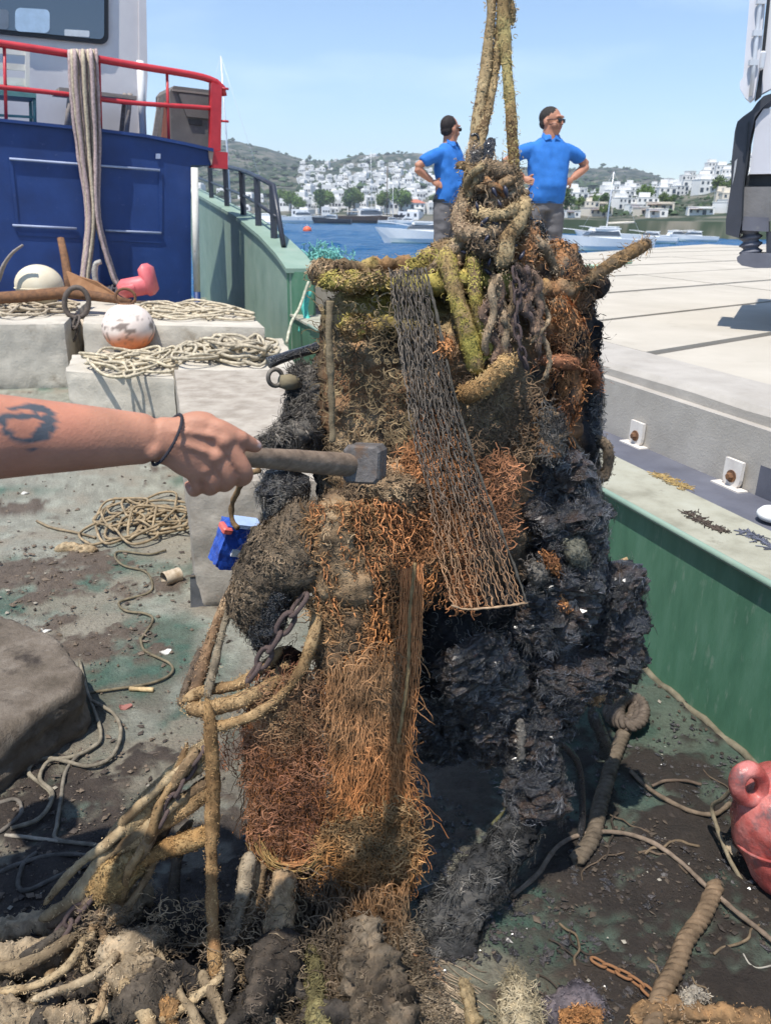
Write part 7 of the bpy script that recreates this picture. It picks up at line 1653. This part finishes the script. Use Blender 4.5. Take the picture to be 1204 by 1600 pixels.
for k in range(16):
    q_ = random.Random(900 + k); u, v = q_.uniform(880, 1190), q_.uniform(1180, 1590); a = q_.uniform(0, 6.28); pts = []
    for s_ in range(7):
        pts.append((u, v)); u += math.cos(a) * 16; v += math.sin(a) * 13; a += q_.uniform(-.8, .8)
    P_ = GP(pts, .012)
    if (P_[:, 0] > BX(P_[:, 1]) - .05).any(): continue
    line('twine_scrap', 'short dark twine scrap lying in the mud on the right of the deck', P_, q_.uniform(.0018, .004), [(.05, .04, .033), (.10, .075, .055), (.16, .12, .08)][k % 3], n=40, cat='twine', group='twine scraps in the mud')
# ---- pink buoy at the right edge
pb = thing('pink_buoy', 'faded pinkish red plastic buoy with a moulded lug on the deck', 'buoy', G(1190, 1385))
M_pink = surf('faded_pink_plastic', [(.3, (.26, .04, .038)), (.5, (.44, .10, .085)), (.8, (.60, .27, .24))], 14, .28, .6, .008, 26, stain=(.13, .09, .09), stain_scale=11, stain_lo=.53)
prof = [(r_ * 1.22, z_ * 1.15) for r_, z_ in [(.003, -.13), (.06, -.127), (.10, -.11), (.118, -.07), (.122, .0), (.118, .05), (.10, .09), (.075, .115), (.04, .13), (.003, .133)]]
axd = np.array([-.30, .25, .92]); axd /= np.linalg.norm(axd); e1 = np.cross(axd, [0, 1, 0]); e1 /= np.linalg.norm(e1); e2 = np.cross(axd, e1)
cz = W(1245, 1282, 1.58); cz[2] = .152
Qd = spline(np.array(prof), 40)
fl_ = MB().lathe(Qd, cz, 60, np.stack([e1, e2, axd], 1))
fl_.v = [v + (v - cz) / np.linalg.norm(v - cz, axis=1)[:, None] * ((fbm(v, 14, 3, 5) - .5) * .035)[:, None] for v in fl_.v]
part('float', fl_, M_pink, pb)
tt = np.linspace(0, 2 * PI, 24, endpoint=False)
lugm = MB().tube(W(1170 + 20 * np.cos(tt), 1226 + 24 * np.sin(tt), 1.565 + .012 * np.cos(tt)), .021, 12, closed=True, flat=.85, disp=lambda V: (fbm(V, 30, 3, 5) - .5) * .008)
part('lug', lugm, M_pink, pb)
part('mould_seam', MB().tube(np.array([cz + (e1 * math.cos(a) + e2 * math.sin(a)) * .150 for a in np.linspace(0, 2 * PI, 40, endpoint=False)]), .004, 6, closed=True), M_pink, pb)
wd = thing('white_disc', 'white round plastic float lying on the rubber fender shelf', 'float', G(1205, 810, .6))
part('disc', MB().lathe([(.002, .028), (.02, .03), (.045, .026), (.058, .012), (.06, .0), (.05, -.012), (.002, -.014)], G(1208, 806, .60), 28), flat('white_float', (.78, .78, .75), .4, var=.04), wd)
part('centre_hole', MB().lathe([(.002, .0315), (.010, .0315), (.012, .027)], G(1208, 806, .60), 12), M_rust, wd)
# dry weed and dirt on the cap rail
for k, (u, v, n_, lab) in enumerate(((1050, 752, 240, 'strip of dry yellow weed on the cap rail'), (1100, 815, 160, 'dark dirt crumbs on the cap rail'), (1190, 845, 160, 'blue-grey tangle of string on the cap rail'))):
    q = np.random.default_rng(70 + k); c = G(u, v, .607)
    al = q.uniform(-1, 1, n_); p0 = c + np.outer(al * .10, np.append(BD, 0)) + np.outer(q.normal(size=n_) * .012, np.append(BN, 0))
    pth = np.zeros((n_, 4, 3)); pth[:, 0] = p0
    d = q.normal(size=(n_, 3)) * np.array([1, 1, .15])
    for j in range(1, 4): pth[:, j] = pth[:, j - 1] + (d + q.normal(size=(n_, 3)) * np.array([.6, .6, .15])) * .005
    pth[..., 2] = np.maximum(pth[..., 2], .608)
    thin('cap_litter', MB().fibres(pth, .0018, 3, col=np.array([(.36, .26, .11), (.07, .055, .045), (.10, .11, .15)][k]) * (.5 + q.random((n_, 1)))), M_fib, lab, 'debris')
# ================================================================== people
M_skin = surf('skin', [(0.3, (0.88, 0.86, 0.85)), (0.7, (1.1, 1.08, 1.06))], 25, 0.55, 0.5, 0.0018, 220, attr=True, spec=0.4)
M_skin.node_tree.nodes['Principled BSDF'].inputs['Subsurface Weight'].default_value = 0.12
M_skin.node_tree.nodes['Principled BSDF'].inputs['Subsurface Radius'].default_value = (0.008, 0.003, 0.0015)
SKIN = np.array((0.43, 0.205, 0.13))
def merge(a, b):
    n = a.n
    a.v += b.v; a.c += b.c
    a.f3 += [f + n for f in b.f3]; a.f4 += [f + n for f in b.f4]; a.fn += [[q + n for q in f] for f in b.fn]
    a.n += b.n
    return a
def limb(mb, P, rw, rd=None, rings=24, sides=18):
    """smooth tapered piece of a body; P joints, rw half height across, rd half depth"""
    P = np.asarray(P, float); rw = np.asarray(rw, float); rd = rw if rd is None else np.asarray(rd, float)
    Q = spline(np.column_stack([P, rw, rd]), rings); p, a, b = Q[:, :3], Q[:, 3], Q[:, 4]
    T, N, B = frames(p)
    e = np.minimum(np.arange(rings), np.arange(rings)[::-1]) / 3.0
    tap = np.sqrt(np.clip(1 - (1 - np.clip(e, 0, 1)) ** 2, .04, 1))
    th = np.linspace(0, 2 * PI, sides, endpoint=False)
    V = (p[:, None] + N[:, None] * (np.cos(th)[None, :, None] * (a * tap)[:, None, None]) + B[:, None] * (np.sin(th)[None, :, None] * (b * tap)[:, None, None])).reshape(-1, 3)
    k = np.arange(rings - 1)[:, None] * sides; q = np.arange(sides)[None]; q2 = (q + 1) % sides
    n0 = mb.n
    mb.add(V, np.stack([k + q, k + q2, k + sides + q2, k + sides + q], -1).reshape(-1, 4))
    for rg in (0, rings - 1):
        mb.fn.append([n0 + rg * sides + s for s in (range(sides - 1, -1, -1) if rg == 0 else range(sides))])
    return mb
def rings_loft(mb, rows, sides=28):
    """rows: (x, y, z, half width, half depth), upright stack"""
    th = np.linspace(0, 2 * PI, sides, endpoint=False); V = []
    for (x, y, z, a, b) in rows:
        sg = lambda c: np.sign(c) * np.abs(c) ** .85
        V.append(np.stack([x + a * sg(np.cos(th)), y + b * sg(np.sin(th)), np.full(sides, z)], 1))
    n0 = mb.n; R = len(rows)
    k = np.arange(R - 1)[:, None] * sides; q = np.arange(sides)[None]; q2 = (q + 1) % sides
    mb.add(np.vstack(V), np.stack([k + q, k + q2, k + sides + q2, k + sides + q], -1).reshape(-1, 4))
    mb.fn.append([n0 + s for s in range(sides - 1, -1, -1)]); mb.fn.append([n0 + (R - 1) * sides + s for s in range(sides)])
    return mb
def ball(mb, c, r, n=14):
    r = np.broadcast_to(np.asarray(r, float), (3,))
    return merge(mb, MB().lathe([(max(.02, math.sin(a)), -math.cos(a)) for a in np.linspace(.0, PI, n)], (0, 0, 0), 18, np.diag(r))) if False else mb.lathe([(max(.015, math.sin(a)), -math.cos(a)) for a in np.linspace(0, PI, n)], c, 18, np.diag(r))
def fuse(mb, voxel, it=5, dec=1.0):
    me = mb.mesh('tmp'); o = bpy.data.objects.new('tmp', me); COL.objects.link(o)
    m = o.modifiers.new('r', 'REMESH'); m.mode = 'VOXEL'; m.voxel_size = voxel; m.use_smooth_shade = True
    s = o.modifiers.new('s', 'SMOOTH'); s.factor = .5; s.iterations = it
    if dec < 1: m = o.modifiers.new('d', 'DECIMATE'); m.ratio = dec
    dg = bpy.context.evaluated_depsgraph_get(); out = bpy.data.meshes.new_from_object(o.evaluated_get(dg))
    bpy.data.objects.remove(o)
    return out
def paint(me, fn):
    n = len(me.vertices); co = np.zeros(n * 3, np.float32); me.vertices.foreach_get('co', co); co = co.reshape(-1, 3).astype(float)
    for a in list(me.color_attributes): me.color_attributes.remove(a)
    c = fn(co); a = me.color_attributes.new('Col', 'FLOAT_COLOR', 'POINT')
    a.data.foreach_set('color', np.hstack([c, np.ones((n, 1))]).astype(np.float32).ravel())
    return me
def xf(rz, loc, wide=1.0):
    cs, sn = math.cos(rz), math.sin(rz)
    R = np.array([[cs, -sn, 0], [sn, cs, 0], [0, 0, 1]])
    return lambda P: (np.asarray(P, float) * np.array([wide, 1 + (wide - 1) * .7, 1])) @ R.T + np.asarray(loc, float)
def man(label, loc, rz, head_rz, shirt, trous, hair, arms, lean=0.0, voxel=.009, hand_fn=None, belly=.0, colf=None, glasses=True, wide=1.0, hairline=.22):
    """front is -Y before turning; arms: [(shoulder, elbow, wrist, hand), ...] in the same frame (or world when hand_fn is given)"""
    T = xf(rz, loc, wide)
    t = thing('person', label, 'person', loc)
    ly = lambda z: -lean * max(0, z - .9) / .5
    b = MB()
    # torso core, neck
    rings_loft(b, [(0, ly(z), z, a, d) for z, a, d in ((.86, .145, .105), (1.0, .15, .11), (1.2, .155, .105), (1.34, .165, .095), (1.40, .13, .08), (1.45, .075, .068), (1.50, .066, .066), (1.58, .062, .064))])
    for s in (-1, 1): limb(b, [(s * .085, .0, .92), (s * .10, -.01, .5), (s * .11, .01, .08)], [.075, .05, .04])
    # head
    hz = lambda P: (np.asarray(P, float) * np.array([1.1 / wide * (1 + (wide - 1) * .3), 1.08 / (1 + (wide - 1) * .4), 1.1]) - np.array([0, 0, 1.665 * .1 + .018])) @ np.array([[math.cos(head_rz), -math.sin(head_rz), 0], [math.sin(head_rz), math.cos(head_rz), 0], [0, 0, 1]]).T + np.array([0, ly(1.62), 0])
    hb = MB()
    ball(hb, (0, .012, 1.665), (.076, .095, .098)); ball(hb, (0, -.025, 1.60), (.060, .072, .075)); ball(hb, (0, -.055, 1.555), (.034, .036, .026))
    ball(hb, (0, -.10, 1.615), (.014, .020, .016)); limb(hb, [(0, -.088, 1.665), (0, -.103, 1.618)], [.011, .014])
    ball(hb, (0, -.088, 1.675), (.058, .02, .014)); ball(hb, (0, -.088, 1.578), (.026, .012, .008))
    for s in (-1, 1): ball(hb, (s * .078, .012, 1.628), (.012, .022, .032)); ball(hb, (s * .032, -.078, 1.64), (.014, .012, .009)); ball(hb, (s * .045, -.055, 1.60), (.022, .03, .025))
    hb.v = [hz(v) for v in hb.v]; merge(b, hb)
    for k, (sh, el, wr, hd) in enumerate(arms):
        if hand_fn is None or k == 1:
            limb(b, [np.array(sh) * .85 + np.array(el) * .15, el], [.046, .042]); limb(b, [el, (np.array(el) * .6 + np.array(wr) * .4), wr], [.043, .042, .028])
            ax = np.array(hd) - np.array(wr); L = np.linalg.norm(ax); ax /= L
            limb(b, [wr, np.array(wr) + ax * .05, hd], [.028, .04, .036], [.02, .018, .014])
            side = np.cross(ax, [0, 1, .2]); side /= np.linalg.norm(side)
            for f, ln in ((-1.5, .06), (-.5, .072), (.5, .068), (1.5, .052)):
                p0 = np.array(hd) + side * f * .018
                limb(b, [p0 - ax * .01, p0 + ax * ln * .5, p0 + ax * ln * .85 + np.array([0, .02, -.01])], [.010, .009, .007], rings=10, sides=8)
            p0 = np.array(wr) + ax * .03 + side * .03
            limb(b, [p0, p0 + side * .03 + ax * .02, p0 + side * .035 + ax * .055], [.012, .011, .008], rings=10, sides=8)
    b.v = [T(v) for v in b.v]
    if hand_fn: hand_fn(b)
    me = fuse(b, voxel, 4 if voxel > .005 else 3, 1.0 if voxel > .005 else .22)
    base = np.array(SKIN)
    hc = T(hz((0, 0, 1.6)))
    fd = T(hz((0, -1, 1.6))) - hc
    def cf(P):
        c = np.broadcast_to(base, P.shape).copy()
        c *= (.88 + .24 * fbm(P, 18, 3, 3))[:, None]
        stub = (sstep(1.60, 1.585, P[:, 2] - loc[2]) * sstep(1.53, 1.55, P[:, 2] - loc[2]) * ((P - hc) @ fd > .02))[:, None]
        lip = (np.linalg.norm(P - T(hz((0, -.098, 1.578))), axis=1) < .02)[:, None]
        c = c * (1 - .35 * stub); c = np.where(lip, np.array((.38, .14, .11)), c)
        return colf(P, c) if colf else c
    body = part('body', paint(me, cf), M_skin, t)
    # hair cap
    h = MB(); ball(h, (0, .022, 1.676), (.0785, .0955, .0935)); ball(h, (0, .05, 1.62), (.071, .056, .05))
    hm = fuse(h, .008, 3)
    co = np.zeros(len(hm.vertices) * 3, np.float32); hm.vertices.foreach_get('co', co); co = co.reshape(-1, 3).astype(float)
    cut = (co[:, 1] < -.02 - .5 * (1.70 - co[:, 2])) & (co[:, 2] < (1.755 if hairline > .1 else 1.70)); co[cut] += (np.array([0, .035, 1.66]) - co[cut]) * hairline
    co += (fbm(co, 60, 2, 5) - .5)[:, None] * .008
    co = T(hz(co)); hm.vertices.foreach_set('co', co.astype(np.float32).ravel()); hm.update()
    part('hair', paint(hm, lambda P: np.broadcast_to(np.array(hair), P.shape) * (.7 + .6 * noise(P, 80, 3))[:, None]), M_attr, t)
    if glasses:
        g = MB()
        for s in (-1, 1):
            g.box((s * .033, -.099, 1.642), (.052, .012, .036), bev=.008); g.tube(np.array([(s * .058, -.095, 1.65), (s * .075, -.05, 1.65), (s * .082, .01, 1.645)]), .004, 6)
        g.tube(np.array([(-.012, -.103, 1.648), (.012, -.103, 1.648)]), .004, 6)
        g.v = [T(hz(v)) for v in g.v]
        part('sunglasses', g, M_gask, t)
    # clothes
    s_ = MB()
    rows = [(.83, .160, .125), (.90, .163, .135), (1.0, .163, .140), (1.12, .170, .138), (1.24, .183, .132), (1.33, .188, .118), (1.39, .168, .100), (1.44, .118, .085), (1.475, .078, .072)]
    rings_loft(s_, [(0, ly(z) - belly * math.exp(-((z - 1.02) / .13) ** 2), z, a, d) for z, a, d in rows])
    for k, (sh, el, wr, hd) in enumerate(arms):
        if hand_fn is None or k == 1:
            sh_, el_ = np.array(sh), np.array(el)
            limb(s_, [sh_ * np.array([.6, 1, .995]), sh_ * .62 + el_ * .38, sh_ * .26 + el_ * .74], [.074, .070, .067])
        else:
            iT = lambda P: (np.asarray(P, float) - np.asarray(loc, float)) @ np.array([[math.cos(rz), -math.sin(rz), 0], [math.sin(rz), math.cos(rz), 0], [0, 0, 1]])
            sh_, el_ = iT(sh), iT(el)
            limb(s_, [sh_ + np.array([.06, 0, 0]), sh_ * .6 + el_ * .4, sh_ * .35 + el_ * .65], [.085, .075, .068])
    sm_ = fuse(s_, .012, 4)
    co = np.zeros(len(sm_.vertices) * 3, np.float32); sm_.vertices.foreach_get('co', co); co = co.reshape(-1, 3).astype(float)
    ctr = np.array([0, 0, 0]); d = co * np.array([1, 1, 0]); d /= np.linalg.norm(d, axis=1)[:, None] + 1e-6
    co += d * ((fbm(co * np.array([1, 1, .7]), 11, 2, 7) - .5) * .035)[:, None]
    sm_.vertices.foreach_set('co', T(co).astype(np.float32).ravel()); sm_.update()
    Msh = surf('shirt_' + str(len(bpy.data.materials)), [(.3, tuple(x * .85 for x in shirt)), (.7, tuple(x * 1.1 for x in shirt))], 12, .85, .3, .003, 300, spec=.2)
    sh_o = part('shirt', sm_, Msh, t)
    cl = MB()
    for s in (-1, 1):
        cl.add(T([(s * .012, ly(1.46) - .088, 1.455), (s * .065, ly(1.46) - .085, 1.435), (s * .085, ly(1.48) - .02, 1.475), (s * .07, ly(1.5) - .01, 1.515), (s * .02, ly(1.48) - .078, 1.485)]), [(0, 1, 2, 3, 4), (4, 3, 2, 1, 0)])
    part('collar', cl, Msh, sh_o, smooth=False)
    p_ = MB()
    rings_loft(p_, [(0, 0, .76, .165, .12), (0, 0, .86, .168, .125), (0, 0, .93, .165, .12)])
    for s in (-1, 1): limb(p_, [(s * .085, 0, .84), (s * .095, -.01, .62), (s * .105, -.01, .48), (s * .115, .012, .25), (s * .12, .015, .05)], [.098, .088, .074, .066, .066], [.11, .098, .082, .072, .072])
    pm = fuse(p_, .013, 4)
    co = np.zeros(len(pm.vertices) * 3, np.float32); pm.vertices.foreach_get('co', co); co = co.reshape(-1, 3).astype(float)
    co[:, :2] += ((fbm(co * np.array([1, 1, 1.5]), 12, 3, 9) - .5) * .022)[:, None]
    pm.vertices.foreach_set('co', T(co).astype(np.float32).ravel()); pm.update()
    part('trousers', pm, surf('trousers_' + str(len(bpy.data.materials)), [(.3, tuple(x * .8 for x in trous)), (.7, tuple(x * 1.15 for x in trous))], 14, .9, .3, .003, 200, spec=.15), t)
    be = MB(); rings_loft(be, [(0, 0, .845, .174, .131), (0, 0, .875, .174, .131)]); be.v = [T(v) for v in be.v]
    part('belt', be, M_gask, t, sharp=40)
    for s in (-1, 1):
        so = MB(); limb(so, [(s * .12, .07, .045), (s * .125, -.02, .05), (s * .135, -.12, .038), (s * .14, -.19, .03)], [.044, .046, .045, .032], [.045, .048, .036, .028])
        so.v = [T(v) for v in so.v]; so.v = [np.column_stack([v[:, :2], np.maximum(v[:, 2], loc[2] + .003)]) for v in so.v]
        part('shoe', so, flat('shoe_leather', (.05, .045, .04), .6) if 'shoe_leather' not in bpy.data.materials else bpy.data.materials['shoe_leather'], t)
    return t
def stand_at(u, vtop, h):
    y = 9.0
    for _ in range(40):
        p = W(u, vtop, y); y *= 1 + (QZ + h - p[2]) / 9.0
    return W(u, vtop, y)
BLUEP = (.035, .17, .52); GREYT = (.13, .125, .13)
ak = [((-.175, 0, 1.375), (-.38, .07, 1.22), (-.215, -.04, 1.075), (-.16, -.075, 1.045)), ((.175, 0, 1.375), (.38, .07, 1.22), (.215, -.04, 1.075), (.16, -.075, 1.045))]
pr = stand_at(866, 165, 1.765)
man('man in blue polo shirt and sunglasses, hands on hips, looking toward the truck', (pr[0] - .02, pr[1], QZ), .15, .75, BLUEP, GREYT, (.03, .026, .024), ak, belly=.03, wide=1.2, hairline=.06)
pl_ = stand_at(711, 180, 1.765)
ak2 = [((-.175, 0, 1.375), (-.36, .16, 1.20), (-.215, .05, 1.06), (-.175, -.01, 1.03)), ((.175, 0, 1.375), (.34, .10, 1.21), (.215, -.05, 1.07), (.16, -.09, 1.04))]
man('man in blue polo shirt standing in profile, hand on hip, left of the hoist ropes', (pl_[0] - .05, pl_[1], QZ), .95, 1.30, BLUEP, GREYT, (.025, .02, .02), ak2, belly=.05, wide=1.17)

# ---- the worker: only his tattooed forearm and hand reach into the picture
def WV(u, v, y): return W(u, v, y)
def arm_hand(b):
    m = lambda u, v, y: W(u, v, y)
    el = m(-85, 690, .835)
    limb(b, [(-.86, .88, 1.365), (-.72, .86, 1.37), el], [.055, .056, .048])
    limb(b, [el, m(-20, 683, .865), m(60, 683, .90), m(140, 684, .93), m(205, 685, .955), m(250, 687, .97)], [.046, .050, .0455, .040, .0345, .0315], [.044, .046, .041, .034, .0265, .023], rings=40, sides=28)
    # palm and back of the hand
    limb(b, [m(235, 687, .965), m(265, 690, .972), m(295, 697, .980), m(322, 705, .986), m(345, 712, .990)], [.030, .033, .042, .043, .034], [.022, .020, .0195, .018, .014], rings=28, sides=26)
    limb(b, [m(275, 672, .978), m(310, 664, .985), m(340, 668, .990)], [.017, .0185, .015], rings=16)      # thumb ball
    ball(b, m(350, 688, .977), (.012, .0105, .012)); ball(b, m(337, 712, .975), (.0115, .0100, .0115)); ball(b, m(320, 731, .978), (.011, .0095, .011)); ball(b, m(303, 744, .983), (.0095, .009, .0095))
    limb(b, [m(340, 684, .984), m(356, 694, .984), m(384, 738, .990), m(374, 750, 1.016), m(352, 738, 1.036)], [.0115, .0115, .0103, .0094, .0078], rings=26, sides=14)
    limb(b, [m(325, 706, .984), m(340, 716, .981), m(358, 748, .988), m(348, 759, 1.014), m(330, 744, 1.036)], [.011, .0112, .0100, .0092, .0075], rings=26, sides=14)
    limb(b, [m(308, 724, .986), m(322, 733, .983), m(334, 756, .988), m(326, 765, 1.012), m(312, 748, 1.034)], [.0105, .0108, .0096, .0088, .0072], rings=26, sides=14)
    limb(b, [m(292, 738, .988), m(303, 745, .986), m(308, 761, .992), m(302, 768, 1.012), m(292, 752, 1.030)], [.0092, .0094, .0084, .0077, .0064], rings=26, sides=14)
    limb(b, [m(322, 666, .986), m(345, 671, .984), m(378, 687, .993), m(396, 696, 1.006), m(410, 699, 1.016)], [.0145, .0130, .0112, .0098, .0062], rings=26, sides=16)
    ball(b, m(376, 684, .988), (.0115, .009, .010))
    # tendons and ulna head
    limb(b, [m(262, 676, .956), m(305, 676, .966), m(345, 684, .972)], [.004, .0042, .005], rings=14, sides=10)
    limb(b, [m(262, 690, .954), m(300, 698, .963), m(332, 710, .970)], [.004, .0042, .005], rings=14, sides=10)
    ball(b, m(238, 705, .948), (.012, .009, .012))
def tattoo(P, c):
    d = P - EYE; z = d @ fwd; u = 602 + F * (d @ rt) / z; v = 800 - F * (d @ up) / z
    on = (P[:, 1] < .93) & (u < 150) & (u > -120) & (P[:, 2] > 1.2) & (P[:, 0] > -.75)
    ex, ey = (u - 42) / 40.0, (v - 662) / 32.0
    r = np.hypot(ex, ey); wdt = .10 + .40 * np.clip(ex, 0, 1)
    ringm = (np.abs(r - .92 + wdt * .5) < wdt) & (ex > -1.0)
    bar = (np.abs(v - 651 - .08 * (30 - u)) < 4) & (u < 52); stem = (np.abs(u - 50) < 3.5) & (v > 688) & (v < 709); slit = (np.abs(u - 63) < 2.2) & (np.abs(v - 657) < 13)
    m_ = (on & (ringm | bar | stem) & ~slit)[:, None]
    c = c * (1 + .10 * np.array([1, -.3, -.3]) * sstep(.45, .7, fbm(P, 9, 2, 4))[:, None])
    nail = np.linalg.norm(P - W(405, 693, 1.006), axis=1) < .0062
    c = np.where(nail[:, None], np.array((.58, .38, .32)), c)
    return np.where(m_, np.array((.075, .085, .10)), c)
wk = man('worker with a tattooed forearm and cord bracelet striking the drum with a hammer', (-1.22, 1.08, 0.0), 1.45, .1, (.03, .035, .06), (.05, .055, .07), (.03, .025, .02), [((-.86, .88, 1.365), W(-85, 690, .835), None, None), ((.175, 0, 1.375), (.25, .05, 1.12), (.24, -.10, .90), (.23, -.14, .82))], lean=.27, voxel=.0032, hand_fn=arm_hand, colf=tattoo, glasses=False)
th = np.linspace(0, 2 * PI, 60, endpoint=False)
cw = W(261, 687, .968); axw = W(300, 697, .98) - W(230, 687, .96); axw /= np.linalg.norm(axw); upw = np.array([.0, 0, 1.0]); upw -= axw * (upw @ axw); upw /= np.linalg.norm(upw); sdw = np.cross(axw, upw)
brl = np.array([cw + upw * .0345 * math.cos(a) + sdw * .0255 * math.sin(a) + axw * (.012 * math.cos(a) + .004 * math.sin(a)) for a in th])
mbw = MB()
for k in range(3):
    ph = th * 14 + k * 2 * PI / 3
    mbw.tube(brl + np.stack([np.cos(ph), np.sin(ph), np.sin(ph)], 1) * .0011, .0013, 6, closed=True, col=(.035, .035, .045))
part('bracelet', mbw, M_fib, wk)
# ---- hammer
hm = thing('club_hammer', 'short club hammer with worn wooden handle and grey steel head held against the drum', 'hammer', W(570, 722, 1.30))
hp = WP([(285, 716, .998), (340, 712, 1.010), (380, 714, 1.03), (440, 718, 1.10), (500, 723, 1.18), (550, 727, 1.25), (574, 728, 1.275)])
M_hand = surf('worn_tool_handle', [(.3, (.11, .075, .05)), (.6, (.22, .155, .105)), (.8, (.31, .235, .17))], 60, .8, .5, .002, 160, stretch=(.25, 1, 1.6))
part('handle', MB().tube(spline(hp, 60), np.interp(np.linspace(0, 1, 60), [0, .3, .7, 1], [.0125, .0128, .0165, .018]), 16, flat=1.15, disp=lambda V: (fbm(V * np.array([.3, .3, 1]), 120, 3, 4) - .5) * .0016), M_hand, hm)
hc_ = W(571, 723, 1.285); fwdh = np.array([.12, .96, -.22]); fwdh /= np.linalg.norm(fwdh); rx = np.cross(fwdh, [0, 0, 1]); rx /= np.linalg.norm(rx); uz = np.cross(rx, fwdh)
Mh = np.stack([rx, uz, fwdh], 1)
oct_ = [(x * 1.05, y * 1.08) for x, y in [(.030, -.022), (.030, .022), (.023, .030), (-.023, .030), (-.030, .022), (-.030, -.022), (-.023, -.030), (.023, -.030)]]
V = []
for (z, s) in ((-.052, .86), (-.047, .97), (-.040, 1.0), (-.018, .96), (.018, .96), (.040, 1.0), (.047, .97), (.052, .86)):
    V += [(x * s, y * s, z) for x, y in oct_]
V = np.array(V) @ Mh.T + hc_
Fs = [tuple(range(7, -1, -1)), tuple(range(56, 64))] + [(r * 8 + q, r * 8 + (q + 1) % 8, r * 8 + 8 + (q + 1) % 8, r * 8 + 8 + q) for r in range(7) for q in range(8)]
part('head', MB().add(V, Fs), surf('scuffed_steel', [(.3, (.075, .066, .06)), (.6, (.15, .135, .125)), (.8, (.24, .22, .205))], 60, .6, .7, .002, 160, metal=.2, stain=(.13, .08, .05), stain_scale=34, stain_lo=.54), hm, smooth=False)
part('eye_collar', MB().tube(np.array([hc_ - rx * .040 - np.array([0, 0, .004]), hc_ - rx * .026]), .0195, 14), M_hand, hm)
# ================================================================== air
hz = MB().box((200, 1100, 98.5), (5200, 3400, 204.0))
m, n_, l_, b_ = _mat('pale_sea_haze')
n_.remove(b_)
pv = n_.new('ShaderNodeVolumePrincipled')
pv.inputs['Color'].default_value = (0.80, 0.88, 1.0, 1); pv.inputs['Density'].default_value = 0.00028; pv.inputs['Anisotropy'].default_value = 0.2
l_.new(pv.outputs[0], n_['Material Output'].inputs['Volume'])
hzo = obj('haze', hz, m, smooth=False); stuff(hzo); tag(hzo, 'pale blue sea haze over the bay and hills', 'haze')
